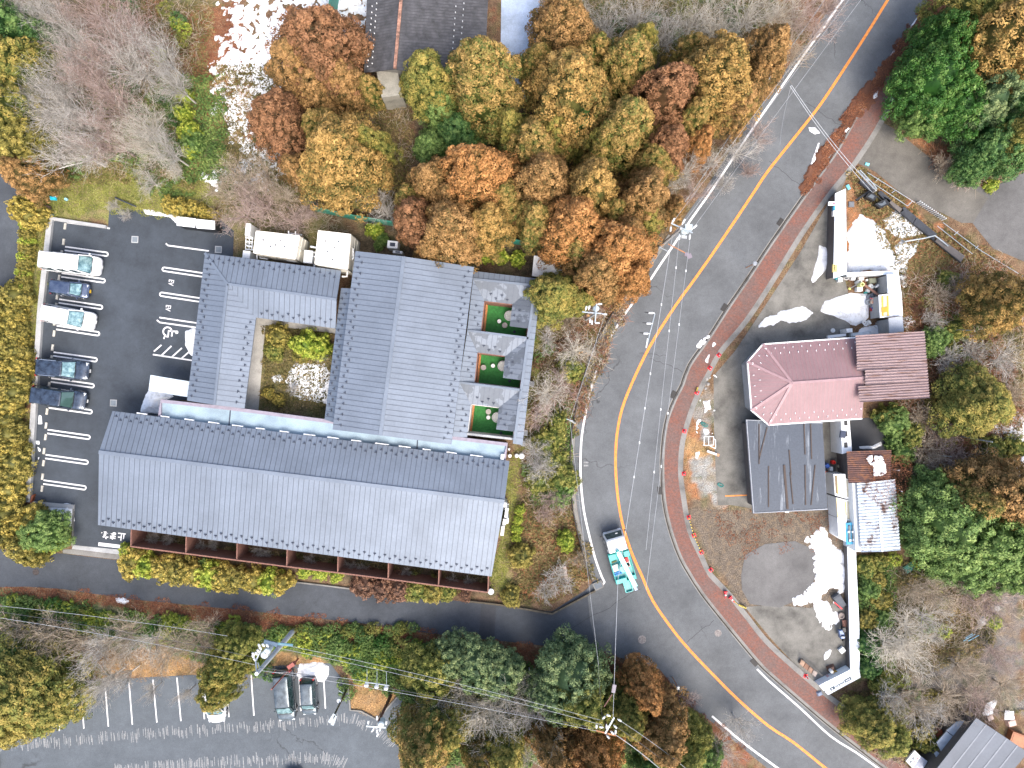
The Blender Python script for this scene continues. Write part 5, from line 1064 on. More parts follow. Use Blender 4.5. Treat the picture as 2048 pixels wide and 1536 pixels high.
mb = MB(); mb.lathe((-.55, .05, .93), [(.45, 0), (.42, .35), (.3, .75), (.3, 1.05)], 18); mb.build('turret', pteal, t, local=True)
mb = MB(); mb.beam((1.3, .12, 2.38), (-2.45, -.62, 1.65), .46, .34); mb.beam((1.45, .15, 2.45), (.2, -.1, 2.2), .34, .26); mb.build('boom', pteal, t, local=True, bevel=.03)
mb = MB(); mb.tube([(1.5, .16, 2.5), (1.25, .11, 2.5)], .14, .14, 10); mb.build('boom_tip', teal, t, local=True)
mb = MB(); mb.box((-2.75, -.62, 1.25), (.5, .3, .5), R(10)); mb.build('winch', paint('winch_grey', (.35, .42, .52), .5), t, local=True, bevel=.03)
q = MB()
for a, c, sx, sy_ in (((-2.45, .32), .9, 1.15, .05), ((-2.45, -.32), .9, 1.15, .05), ((-1.9, 0), .9, .05, .68), ((-3.0, 0), .9, .05, .68)): q.box((a[0], a[1], c), (sx, sy_, .75))
q.box((-2.45, 0, 1.0), (1.1, .64, .05)); q.build('work_bucket', teal, t, local=True, bevel=.015)
q = MB(); 
for y in (-.36, .36): q.tube([(-1.95, y, 1.3), (-2.95, y, 1.3)], .03, .03, 6)
q.tube([(-2.98, -.36, 1.3), (-2.98, .36, 1.3)], .03, .03, 6); q.build('bucket_rail', pteal, t, local=True)
for sy in (-1, 1): q = MB(); q.box((-2.1, sy*.85, .5), (.2, .45, .12)); q.box((-2.1, sy*1.0, .3), (.1, .1, .5)); q.build('outrigger', M['black'], t, local=True)
park(t, 1238, 1117, 106)
# ---------------------------------------------------------------- vegetation
def crown_geo(R0, z0, z1, prof, nl, lr, nleaf, ls, jit=.12, up=.5, core=.78, seed=0, asp=.5):
    """foliage clumps over the surface prof(t) (t 0 bottom..1 top, radius factor)"""
    g = np.random.default_rng(seed); t = g.random(nl*3); pr = prof(t); keep = g.random(nl*3) < (pr+.38)/1.38; t = t[keep][:nl]; n = len(t)
    a = g.random(n)*2*np.pi; lob = 1+.17*np.sin(a*2+seed*1.7+t*2)*.6+.12*np.sin(a*3+seed)+.13*np.sin(a*5+seed*2.1+t*5)+.07*np.sin(a*9+seed*3+t*11); r = R0*prof(t)*lob*(1.06-jit*g.random(n)*2.2); z = z0+(z1-z0)*t
    c = np.stack([r*np.cos(a), r*np.sin(a), z+g.normal(0, .12, n)], 1)
    nrm = np.stack([np.cos(a), np.sin(a), np.full(n, up)+t*.8], 1); nrm = norm(nrm)
    lrad = lr*(.65+.7*g.random(n))*(1-.35*t); lv = g.random(n)
    d = norm(g.normal(size=(n, nleaf, 3)).reshape(-1, 3)).reshape(n, nleaf, 3)+nrm[:, None]*.75; d = norm(d.reshape(-1, 3)).reshape(n, nleaf, 3)
    C = c[:, None]+d*lrad[:, None, None]*(.8+.3*g.random((n, nleaf, 1))); out = (d*nrm[:, None]).sum(-1)
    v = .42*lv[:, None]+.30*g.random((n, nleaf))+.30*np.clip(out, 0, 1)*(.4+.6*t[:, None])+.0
    N = d+g.normal(0, .45, d.shape); L = ls*(.6+.8*g.random((n, nleaf)))
    parts = [leaves(C.reshape(-1, 3), N.reshape(-1, 3), L.ravel(), L.ravel()*asp, v.ravel())]
    # inner foliage mass
    m, k = 9, 14; rows = []
    for i in range(m):
        tt = i/(m-1); rr = R0*float(prof(np.array([min(.98, tt)]))[0])*core*(1 if i else .5); zz = z0+(z1-z0)*tt*.84
        ang = np.arange(k)*2*np.pi/k; rows.append(np.stack([rr*np.cos(ang)*(1+.12*np.sin(ang*3+seed)), rr*np.sin(ang)*(1+.12*np.sin(ang*3+seed)), np.full(k, zz)], 1))
    V = np.concatenate(rows); F = [[i*k+j, i*k+(j+1) % k, (i+1)*k+(j+1) % k, (i+1)*k+j] for i in range(m-1) for j in range(k)]
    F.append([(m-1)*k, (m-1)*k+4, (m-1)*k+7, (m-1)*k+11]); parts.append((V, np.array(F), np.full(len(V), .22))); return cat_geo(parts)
cone = lambda t: np.clip(1-t, 0, 1)**.62*np.clip(t*7+.55, 0, 1)
dome = lambda t: np.sqrt(np.clip(1-(t*1.0)**2.2, 0, 1))*np.clip(t*3+.7, 0, 1)
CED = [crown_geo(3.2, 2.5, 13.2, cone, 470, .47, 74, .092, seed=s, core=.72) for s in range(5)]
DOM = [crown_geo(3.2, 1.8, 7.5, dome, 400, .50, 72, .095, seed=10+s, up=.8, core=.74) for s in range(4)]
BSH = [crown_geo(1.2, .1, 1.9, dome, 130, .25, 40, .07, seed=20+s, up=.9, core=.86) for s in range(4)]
LFM = lambda n, lo, a, b_, hi, r=.75: leafmat(n, [(.12, lo), (.36, a), (.6, b_), (.9, hi)], r)
FOL = {
 'gold': LFM('golden_cedar_foliage', (0.059, 0.073, 0.019), (0.147, 0.121, 0.033), (0.325, 0.198, 0.059), (0.500, 0.317, 0.104)),
 'brown': LFM('brown_cedar_foliage', (0.057, 0.059, 0.018), (0.154, 0.103, 0.035), (0.291, 0.165, 0.061), (0.461, 0.272, 0.106)),
 'rust': LFM('rust_cedar_foliage', (0.056, 0.041, 0.018), (0.141, 0.076, 0.035), (0.249, 0.120, 0.058), (0.353, 0.185, 0.090)),
 'orange': LFM('orange_cedar_foliage', (0.069, 0.061, 0.018), (0.205, 0.112, 0.036), (0.384, 0.180, 0.061), (0.538, 0.279, 0.100)),
 'olive': LFM('olive_cedar_foliage', (0.051, 0.079, 0.018), (0.121, 0.144, 0.034), (0.247, 0.224, 0.052), (0.404, 0.306, 0.082)),
 'mixed': LFM('green_brown_cedar_foliage', (0.049, 0.080, 0.019), (0.118, 0.141, 0.032), (0.267, 0.189, 0.056), (0.457, 0.292, 0.098)),
 'vivid': LFM('vivid_evergreen_foliage', (0.012, 0.048, 0.009), (0.030, 0.100, 0.017), (0.058, 0.148, 0.026), (0.139, 0.236, 0.055), .5),
 'green': LFM('mid_green_foliage', (0.033, 0.071, 0.015), (0.077, 0.141, 0.034), (0.140, 0.226, 0.058), (0.280, 0.370, 0.108), .55),
 'deep': LFM('deep_evergreen_foliage', (0.020, 0.055, 0.015), (0.039, 0.106, 0.029), (0.078, 0.159, 0.042), (0.166, 0.254, 0.073), .55),
 'blue': LFM('blue_green_foliage', (0.036, 0.073, 0.038), (0.084, 0.140, 0.060), (0.161, 0.221, 0.091), (0.320, 0.377, 0.156), .5),
 'lime': LFM('yellow_green_foliage', (0.063, 0.116, 0.015), (0.185, 0.260, 0.029), (0.355, 0.413, 0.058), (0.572, 0.581, 0.114), .6),
 'yellow': LFM('yellow_hedge_foliage', (0.087, 0.091, 0.021), (0.224, 0.194, 0.044), (0.420, 0.327, 0.071), (0.656, 0.511, 0.134), .6),
 'hedge': LFM('olive_yellow_hedge_foliage', (0.058, 0.067, 0.018), (0.156, 0.145, 0.035), (0.283, 0.242, 0.056), (0.463, 0.365, 0.099), .6),
 'dull': LFM('dull_green_foliage', (0.046, 0.069, 0.017), (0.108, 0.138, 0.029), (0.213, 0.217, 0.050), (0.394, 0.346, 0.095)),
 'redbush': LFM('red_brown_bush_foliage', (0.056, 0.038, 0.028), (0.122, 0.067, 0.046), (0.206, 0.110, 0.067), (0.331, 0.193, 0.119)),
}
barkm = paint('cedar_bark', (.12, .07, .045), .9, var=.3)
crown_mesh = {}
def get_crown(fam, i):
    if (fam, i) not in crown_mesh:
        V, F, v = {'c': CED, 'd': DOM, 'b': BSH}[fam][i]; crown_mesh[(fam, i)] = npmesh({'c': 'cedar_crown', 'd': 'tree_crown', 'b': 'shrub_crown'}[fam], V, F, FOL['gold'], v, link=False)
    return crown_mesh[(fam, i)]
def trunk_mesh(r, h, nm):
    mb = MB(); mb.tube([(0, 0, 0), (.05, .03, h*.4), (0, -.04, h*.75), (.03, 0, h)], r, r*.3, 8); 
    for k in range(6): a = k*1.1; z = h*(.3+.09*k); mb.tube([(0, 0, z), (math.cos(a)*h*.12, math.sin(a)*h*.12, z+h*.08)], r*.35, r*.12, 5)
    o = mb.build(nm, barkm, local=True); me = o.data; bpy.data.objects.remove(o); return me
TR = {'c': trunk_mesh(.22, 11, 'cedar_trunk'), 'd': trunk_mesh(.2, 6, 'tree_trunk'), 'b': trunk_mesh(.04, 1.3, 'shrub_stem')}
KIND = {'c': ('cedar_tree', 'cedar', 'cedars and firs around the buildings', 3.2, 13.4), 'd': ('evergreen_tree', 'tree', 'round evergreen trees', 3.2, 7.8), 'b': ('shrub', 'shrub', 'shrubs and hedge bushes', 1.2, 2.05)}
LOOK = {'gold': 'golden', 'brown': 'brown', 'rust': 'rusty red-brown', 'orange': 'orange-brown', 'olive': 'olive', 'mixed': 'green and brown', 'green': 'bright green', 'vivid': 'vivid green', 'deep': 'dark green', 'blue': 'blue-green', 'lime': 'yellow-green', 'yellow': 'yellow', 'hedge': 'olive-yellow', 'dull': 'dull green', 'redbush': 'red-brown'}
NOUN = {'c': 'cedar', 'd': 'round tree', 'b': 'bush'}
tk = 0
def tree(fam, px, py, rpx, h, foliage, i=None):
    global tk; tk += 1
    nm, cat_, grp, r0, h0 = KIND[fam]; zm = .52*h; p = P(px, py, zm); rm = rpx/SC*(CAMH-zm)/CAMH
    e = empty(nm, (p.x, p.y, 0), random.uniform(0, 6.28), 'x', cat_, grp)
    i = tk % {'c': 5, 'd': 4, 'b': 4}[fam] if i is None else i; s = rm/r0; sz = h/h0
    e.scale = (s*random.uniform(.92, 1.14), s*random.uniform(.88, 1.06), sz)
    c = bpy.data.objects.new(get_crown(fam, i).name.split('.')[0], get_crown(fam, i)); col.objects.link(c); c.parent = e
    c.material_slots[0].link = 'OBJECT'; c.material_slots[0].material = FOL[foliage]
    tr = bpy.data.objects.new('trunk' if fam != 'b' else 'stem', TR[fam]); col.objects.link(tr); tr.parent = e; c.name = 'crown'
    want_label(e, '%s %s' % (LOOK[foliage], NOUN[fam]), px, py); return e
CEDARS = [ # px, py, radius px, height, colour
 (640, 95, 88, 12, 'rust'), (600, 130, 60, 9, 'brown'), (690, 165, 48, 8, 'brown'), (562, 250, 66, 10, 'rust'), (685, 318, 90, 13, 'gold'), (858, 165, 58, 11, 'olive'), (965, 160, 84, 14, 'mixed'), (885, 215, 40, 7, 'green'),
 (1128, 62, 66, 12, 'brown'), (1080, 130, 36, 8, 'mixed'), (1140, 190, 82, 14, 'gold'), (1250, 135, 58, 12, 'mixed'), (1328, 195, 62, 13, 'rust'), (1428, 160, 78, 14, 'gold'), (1522, 120, 52, 12, 'brown'),
 (1398, 285, 32, 8, 'orange'), (1245, 262, 66, 13, 'mixed'), (1065, 300, 60, 11, 'mixed'), (955, 355, 78, 14, 'orange'), (868, 370, 52, 10, 'brown'), (865, 300, 40, 6, 'green'), (1085, 370, 72, 12, 'brown'), (1180, 385, 66, 14, 'gold'),
 (1285, 395, 62, 12, 'brown'), (1150, 455, 74, 13, 'orange'), (830, 440, 48, 10, 'rust'), (905, 460, 66, 12, 'brown'), (980, 450, 50, 11, 'gold'), (1230, 500, 76, 13, 'orange'), (1265, 555, 42, 10, 'orange'), (1190, 545, 55, 11, 'brown'),
 (1205, 290, 40, 10, 'olive'), (1330, 300, 50, 11, 'rust'), (1110, 590, 52, 9, 'olive'), (1152, 500, 40, 9, 'mixed'), (1345, 420, 30, 7, 'brown'),
 (850, 1480, 62, 12, 'mixed'), (905, 1450, 40, 9, 'olive'), (1290, 1375, 42, 10, 'orange'), (1255, 1425, 45, 10, 'olive'), (1318, 1462, 55, 12, 'brown'), (1190, 1520, 55, 12, 'orange'), (1110, 1500, 46, 10, 'brown'), (1015, 1500, 46, 9, 'olive'), (960, 1525, 40, 8, 'mixed'), (1360, 1500, 50, 10, 'dull'),
 (2010, 75, 92, 14, 'gold'), (1950, 20, 55, 12, 'olive'), (2045, 130, 50, 13, 'gold'), (2040, 270, 42, 11, 'olive'), (2008, 605, 58, 11, 'gold'), (1957, 808, 66, 8, 'olive'), (2010, 985, 72, 11, 'brown'), (1940, 1000, 50, 9, 'mixed'), (1745, 1452, 46, 6, 'olive'), (1785, 1475, 40, 5, 'dull'), (1718, 1424, 22, 4, 'olive'),
 (20, 55, 60, 11, 'deep'), (30, 140, 62, 11, 'olive'), (10, 225, 60, 12, 'olive'), (35, 285, 50, 10, 'hedge'), (55, 350, 40, 8, 'brown'), (80, 60, 30, 6, 'dull'),
 (50, 1375, 88, 10, 'olive'), (110, 1400, 55, 8, 'olive'), (15, 1330, 55, 8, 'green'), (20, 1450, 50, 9, 'hedge')]
CEDARS += [(740, 180, 30, 6, 'mixed'), (1190, 120, 40, 10, 'mixed'), (1285, 90, 36, 8, 'olive'), (1375, 115, 40, 9, 'mixed'), (1470, 215, 42, 10, 'brown'), (1380, 240, 40, 10, 'mixed'), (1300, 330, 46, 9, 'mixed'), (1020, 260, 40, 9, 'olive'), (920, 270, 44, 7, 'deep'), (1010, 400, 46, 9, 'mixed'), (1110, 270, 46, 9, 'olive'),
 (1195, 235, 42, 10, 'mixed'), (1070, 440, 46, 10, 'mixed'), (1220, 430, 46, 9, 'mixed'), (1250, 470, 46, 10, 'brown'), (860, 500, 30, 8, 'brown'), (935, 500, 26, 7, 'brown'), (1155, 600, 30, 7, 'olive'), (640, 180, 44, 8, 'brown'), (720, 100, 30, 7, 'rust'), (640, 260, 44, 8, 'mixed'), (600, 340, 36, 7, 'brown'), (740, 290, 40, 9, 'olive'), (820, 400, 36, 8, 'mixed'),
 (1160, 250, 40, 8, 'deep'), (1290, 440, 38, 8, 'olive'), (900, 400, 40, 9, 'brown')]
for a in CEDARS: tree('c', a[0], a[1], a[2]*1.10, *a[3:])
DOMES = [(1860, 160, 68, 10, 'vivid'), (1880, 90, 50, 9, 'vivid'), (1905, 215, 56, 8, 'vivid'), (1840, 225, 45, 6, 'green'), (1965, 205, 50, 9, 'blue'), (1990, 290, 58, 7, 'deep'), (1950, 330, 40, 5, 'deep'), (2030, 190, 48, 9, 'deep'),
 (1905, 1050, 88, 8, 'green'), (1975, 1080, 80, 8, 'green'), (1870, 1000, 56, 6, 'green'), (1930, 1120, 60, 6, 'green'), (2000, 1140, 50, 6, 'green'), (2030, 1090, 55, 8, 'green'), (1860, 1075, 46, 6, 'green'), (1990, 1020, 40, 7, 'olive'),
 (1140, 1345, 66, 8, 'blue'), (1170, 1395, 60, 9, 'dull'), (1105, 1390, 48, 7, 'blue'), (955, 1330, 48, 6, 'blue'), (1000, 1345, 46, 6, 'blue'), (905, 1320, 42, 5, 'blue'), (860, 1345, 50, 6, 'dull'), (1215, 1400, 35, 5, 'deep'), (1255, 1385, 35, 4, 'green'),
 (478, 1290, 38, 6, 'dull'), (452, 1330, 42, 7, 'olive'), (437, 1380, 36, 6, 'olive'), (1380, 1465, 40, 7, 'dull'), (1400, 1515, 40, 6, 'green'), (1300, 1520, 40, 6, 'deep'),
 (90, 1065, 42, 4, 'green'), (1790, 845, 30, 2.5, 'green'), (1822, 868, 26, 2.5, 'dull'), (1870, 682, 30, 2.6, 'green')]
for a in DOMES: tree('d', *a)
BUSH = []
for x, y, r in ((262, 1128, 26), (292, 1132, 26), (322, 1137, 27), (352, 1142, 26), (384, 1147, 26), (414, 1151, 26), (444, 1155, 26), (474, 1158, 25), (505, 1161, 26), (536, 1164, 26), (562, 1166, 22)): BUSH.append((x, y, r, 2.2, ['yellow', 'lime', 'yellow', 'hedge'][int(x/30) % 4]))
BUSH += [(255, 1106, 16, 1.6, 'lime'), (410, 1130, 16, 1.2, 'green'), (610, 1142, 14, .9, 'lime'), (640, 1147, 14, .9, 'lime'), (672, 1152, 13, .9, 'lime'), (728, 1168, 26, 2, 'redbush'), (765, 1174, 27, 2.1, 'redbush'), (800, 1176, 26, 2, 'redbush'), (832, 1180, 25, 1.8, 'dull'), (865, 1182, 22, 1.6, 'hedge'), (895, 1184, 18, 1.2, 'dull'), (930, 1190, 14, .8, 'redbush'),
 (48, 412, 24, 3, 'yellow'), (62, 432, 24, 3, 'yellow'), (38, 425, 18, 2.5, 'yellow'), (75, 420, 16, 2, 'yellow'), (340, 410, 16, 2, 'yellow'), (362, 415, 18, 2, 'yellow'), (385, 418, 18, 2, 'yellow'), (408, 424, 15, 2, 'yellow'), (422, 430, 12, 1.6, 'yellow'),
 (1040, 1020, 10, 1.3, 'lime'), (1037, 1040, 10, 1.3, 'lime'), (1034, 1058, 10, 1.3, 'lime'), (1032, 1076, 9, 1.2, 'lime'), (1043, 1112, 24, 2, 'hedge'), (1133, 1083, 19, 2, 'lime'), (1022, 1194, 20, 1.6, 'hedge'),
 (968, 515, 13, 1.6, 'lime'), (1000, 514, 15, 1.8, 'lime'), (1035, 517, 15, 1.8, 'lime'), (748, 460, 16, 2.2, 'lime'), (765, 478, 12, 1.8, 'green'), (756, 492, 9, 1, 'green'),
 (556, 672, 24, 2.4, 'hedge'), (548, 700, 20, 1.8, 'dull'), (612, 688, 28, 3, 'lime'), (640, 695, 22, 2.6, 'lime'), (600, 710, 16, 1.8, 'hedge'), (536, 787, 11, 1.1, 'yellow'), (557, 801, 11, 1.1, 'yellow'),
 (60, 1040, 26, 3, 'yellow'), (35, 1050, 24, 3, 'yellow'), (45, 1092, 32, 3.4, 'hedge'), (65, 1110, 24, 3, 'hedge'), (108, 1082, 20, 2.2, 'lime'), (15, 1075, 20, 3, 'hedge'),
 (375, 260, 20, 2.2, 'lime'), (365, 225, 18, 2, 'lime'), (385, 285, 22, 2.2, 'green'), (368, 190, 14, 1.6, 'lime'), (380, 300, 15, 1.5, 'lime'),
 (1125, 955, 30, 2.4, 'dull'), (1120, 990, 26, 2, 'green'), (1080, 960, 26, 2, 'dull'), (1105, 920, 26, 2, 'dull'), (1110, 870, 24, 2, 'dull'), (1090, 890, 26, 2, 'dull'), (1140, 740, 26, 2, 'dull'), (1115, 840, 20, 2, 'dull'),
 (1845, 1462, 22, 2, 'hedge'), (1800, 1410, 22, 2, 'dull'), (1870, 1490, 22, 1.6, 'dull'), (1845, 1490, 16, 1.6, 'dull'), (1740, 1290, 24, 2, 'deep'), (1735, 1240, 18, 1.4, 'hedge'), (1740, 1180, 22, 1.6, 'green'), (1735, 1135, 20, 1.4, 'dull'), (1760, 1125, 18, 1.4, 'dull'), (1765, 1200, 20, 1.4, 'hedge'), (1740, 1335, 22, 2, 'deep'), (1770, 1370, 24, 2, 'dull'), (1755, 1160, 16, 1.2, 'hedge'), (1765, 1240, 18, 1.3, 'green'),
 (1990, 1245, 14, 1, 'lime'), (1985, 370, 14, 1.3, 'lime'), (1780, 835, 24, 2, 'dull'), (1810, 905, 24, 2, 'green'), (1795, 880, 20, 1.6, 'green'), (1900, 560, 20, 1.4, 'dull'), (1915, 660, 24, 1.8, 'dull'), (1905, 700, 18, 1.4, 'dull'), (2030, 900, 26, 2, 'dull'), (1990, 900, 24, 2, 'dull')]
for i in range(15):
    y = 452+i*10.5; BUSH.append((54-i*.95+random.uniform(-2, 2), y, 13, 1.5, 'hedge' if i % 3 else 'lime'))
for i in range(17):
    y = 592+i*27.5; x = 24-8*math.sin(i*.9)-max(0, i-5)*.9
    BUSH.append((x, y, 25+random.uniform(-3, 4), 2.8, ['hedge', 'hedge', 'yellow'][i % 3]))
    BUSH.append((x-26, y+10, 26, 2.8, 'hedge')); 
    if i < 6: BUSH.append((x+18, y+8, 16, 2.0, 'yellow' if i % 2 else 'hedge'))
MASS = []
for i in range(34):  # evergreen band below the side road
    x = 25+i*20; y = 1192+i*5.1+random.uniform(-3, 6)
    if 235 < x < 330: continue
    MASS.append((x, y+6, 13+random.uniform(-2, 4), 1.2, ['lime', 'green', 'green', 'dull'][i % 4])); MASS.append((x+8, y+24, 15, 1.3, ['green', 'deep', 'dull'][i % 3]))
for i in range(26):
    MASS.append((600+random.uniform(0, 210), 1265+random.uniform(0, 90), 15+random.uniform(-3, 5), 1.5, ['green', 'green', 'dull', 'deep', 'lime'][i % 5]))
for i in range(14): MASS.append((820+i*15, 1290+i*2+random.uniform(-4, 8), 12, 1.2, ['green', 'lime', 'deep'][i % 3]))
for i in range(70):
    x = random.uniform(0, 1000); MASS.append((x, 1200+x*.108+random.uniform(0, 46), 13+random.uniform(-2, 4), 1.2, ['lime', 'green', 'lime', 'green', 'vivid'][i % 5])) if not 225 < x < 270 else None
for i in range(34): MASS.append((random.uniform(1810, 2040), random.uniform(560, 950), 12+random.uniform(-3, 6), .9, ['dull', 'green', 'hedge', 'redbush'][i % 4]))
for i in range(34): MASS.append((random.uniform(80, 410), random.uniform(10, 350), 13+random.uniform(-3, 7), 1.2, ['dull', 'green', 'dull', 'lime', 'deep'][i % 5]))
for i in range(14): MASS.append((random.uniform(1090, 1560), random.uniform(0, 90), 14+random.uniform(-3, 6), 1.2, ['dull', 'green', 'deep'][i % 3]))
for i in range(14): MASS.append((random.uniform(1050, 1140), random.uniform(640, 1000), 12, .9, ['dull', 'green', 'redbush'][i % 3]))
for i in range(24): MASS.append((random.uniform(1720, 1900), random.uniform(1110, 1400), 14, 1.0, ['dull', 'green', 'hedge', 'lime'][i % 4]))
for i in range(45): MASS.append((random.uniform(560, 830), 1262+random.uniform(-6, 8)+0, 11, 1.0, ['lime', 'green', 'dull'][i % 3]) if i % 3 else (random.uniform(680, 1000), random.uniform(1290, 1320), 12, 1.2, 'green'))
for i in range(26): MASS.append((random.uniform(830, 1080), random.uniform(1370, 1480), 16, 1.8, ['deep', 'dull', 'green', 'olive'][i % 4]))
for i in range(30):
    MASS.append((random.uniform(450, 600), random.uniform(330, 420) if i % 2 else random.uniform(300, 400), 8, .7, 'dull'))
for a in BUSH: tree('b', *a)
# the many small plants of the wild ground, too many to tell apart: one mass
Vs, Fs, vs_, mi = [], [], [], []; off = 0; mk = sorted({m_[4] for m_ in MASS}); 
MASS = [m_ for m_ in MASS if not (535 < m_[0] < 675 and m_[1] > 1305)]
for k, (px, py, rpx, h, fo) in enumerate(MASS):
    V, F, v = BSH[k % 4]; nq = len(F); sel = np.arange(0, nq-140, 2); F2 = F[sel]; p = P(px, py, h*.5); s_ = rpx/SC/1.2; an = random.uniform(0, 6.28); cs, sn = math.cos(an), math.sin(an)
    V2 = V[:4*(nq)][np.concatenate([F2.ravel()])]; V2 = np.stack([(V2[:, 0]*cs-V2[:, 1]*sn)*s_+p.x, (V2[:, 0]*sn+V2[:, 1]*cs)*s_+p.y, V2[:, 2]*h/2.05], 1)
    Vs.append(V2); Fs.append(np.arange(len(V2)).reshape(-1, 4)+off); off += len(V2); vs_.append(v[F2.ravel()]); mi.append(np.full(len(F2), mk.index(fo)))
o = npmesh('undergrowth_shrubs', np.concatenate(Vs), np.concatenate(Fs), [FOL[m_] for m_ in mk], np.concatenate(vs_)); o.data.polygons.foreach_set('material_index', np.concatenate(mi).astype(np.int32)); setp(o, 'mixed low green and brown shrubs scattered through the wild ground', 'undergrowth', kind='stuff')
# --- bare deciduous trees
def bare_geo(H, spread, seed, nb=7, levels=4, lean=(0, 0), rad=.11, droop=0.0, dens=1.0):
    r = random.Random(seed); P0, P1, R0_, R1_ = [], [], [], []
    def grow(p, d, L, rr, lev):
        q = p; n = 3 if lev < 2 else 2
        for k in range(n):
            nd = (d+Vector((r.gauss(0, .16), r.gauss(0, .16), r.gauss(0, .12)+.04-droop*lev*.1))).normalized(); e = q+nd*L/n
            r_1 = max(.011, rr*(1-.5*(k+1)/n)); P0.append(q); P1.append(e); R0_.append(rr*(1-.5*k/n)); R1_.append(r_1)
            if lev < levels and (k > 0 or lev > 0 or n < 3):
                m = int(round((3 if lev < 2 else 2.6)*dens+r.random()-.3))
                for j in range(m):
                    a = r.uniform(0, 6.283); sp = r.uniform(.45, .95); s = nd.orthogonal(); s.rotate(Matrix.Rotation(a, 3, nd)); bd = (nd+s*sp+Vector((0, 0, .10))).normalized()
                    grow(q.lerp(e, r.uniform(.2, 1)), bd, L*r.uniform(.5, .72), r_1*.62, lev+1)
            q, d = e, nd
    p = Vector((0, 0, 0)); th = H*.25; top = Vector((lean[0], lean[1], th)); P0.append(p); P1.append(top); R0_.append(rad*1.2); R1_.append(rad)
    for i in range(nb):
        a = i*6.283/nb+r.uniform(-.3, .3); d = Vector((math.cos(a)*spread/H*1.7, math.sin(a)*spread/H*1.7, 1)).normalized(); grow(top, d, H*.46, rad*.6, 1)
    A = np.array([tuple(v) for v in P0]); B = np.array([tuple(v) for v in P1]); return A, B, np.array(R0_), np.array(R1_)
TWIG = {'pale': leafmat('pale_grey_bark', [(0, (.26, .235, .20)), (.5, (.46, .43, .385)), (1, (.68, .65, .60))]), 'pink': leafmat('pinkish_twigs', [(0, (.23, .165, .14)), (.5, (.42, .32, .28)), (1, (.60, .48, .42))]),
 'tan': leafmat('tan_twigs', [(0, (.22, .17, .12)), (.5, (.42, .34, .25)), (1, (.60, .52, .41))]), 'white': leafmat('bleached_dead_wood', [(0, (.40, .36, .29)), (1, (.74, .69, .60))])}
BM = {}
def bare_mesh(kind, i):
    if (kind, i) not in BM:
        cfg = {'big': dict(H=9, spread=3.3, nb=6, levels=4, rad=.18, dens=.88), 'mid': dict(H=6, spread=2.4, nb=6, levels=4, rad=.14, dens=.72), 'low': dict(H=2.4, spread=1.6, nb=8, levels=3, rad=.06, dens=1.05)}[kind]
        A, B, r0, r1 = bare_geo(seed=100+i*7+len(kind), **cfg); n = len(A); big = r0 > np.quantile(r0, .955)
        for tag, k in (('trunk', big), ('twigs', ~big)):
            V, F, v = twigprisms(A[k], B[k], r0[k], r1[k], rng.random(k.sum())); BM[(kind, i, tag)] = npmesh(tag, V, F, TWIG['pale'], v, link=False)
        BM[(kind, i)] = True
    return BM[(kind, i, 'trunk')], BM[(kind, i, 'twigs')]
BL = {'pale': 'pale grey bare', 'pink': 'pinkish bare', 'tan': 'tan bare', 'white': 'bleached bare'}
bk = 0
def bare(kind, px, py, rpx, h, colr):
    global bk; bk += 1; zm = .6*h; p = P(px, py, zm); r0, h0 = {'big': (3.9, 9), 'mid': (2.8, 6), 'low': (1.7, 2.4)}[kind]; rm = rpx/SC*(CAMH-zm)/CAMH
    nm = 'bare_tree' if kind != 'low' else 'bare_shrub'
    e = empty(nm, (p.x, p.y, 0), random.uniform(0, 6.28), 'x', 'bare tree' if kind != 'low' else 'bare shrub', 'leafless trees' if kind != 'low' else 'leafless shrubs')
    s = rm/r0; e.scale = (s, s, h/h0); ms = bare_mesh(kind, bk % 4)
    for nm_, me in zip(('trunk', 'branches'), ms):
        o = bpy.data.objects.new(nm_, me); col.objects.link(o); o.parent = e; o.material_slots[0].link = 'OBJECT'; o.material_slots[0].material = TWIG[colr]
    want_label(e, BL[colr]+(' tree' if kind != 'low' else ' shrub'), px, py)
BARE = [(205, 100, 70, 'pink'), (250, 60, 60, 'pink'), (180, 25, 55, 'pink'), (110, 40, 45, 'pale'), (260, 125, 66, 'pale'), (150, 100, 52, 'pale'), (130, 160, 58, 'pale'), (185, 165, 50, 'pink'), (225, 205, 58, 'pink'), (120, 225, 62, 'pale'), (90, 195, 48, 'pale'), (165, 250, 60, 'pale'), (150, 300, 66, 'pale'), (215, 280, 52, 'pink'), (285, 245, 45, 'white'), (320, 110, 45, 'pale'), (345, 165, 38, 'pale'), (290, 290, 40, 'white'), (330, 300, 38, 'pale'), (65, 35, 42, 'pale')]
for x, y, r, c in BARE: bare('big', x, y, r, 8.5, c)
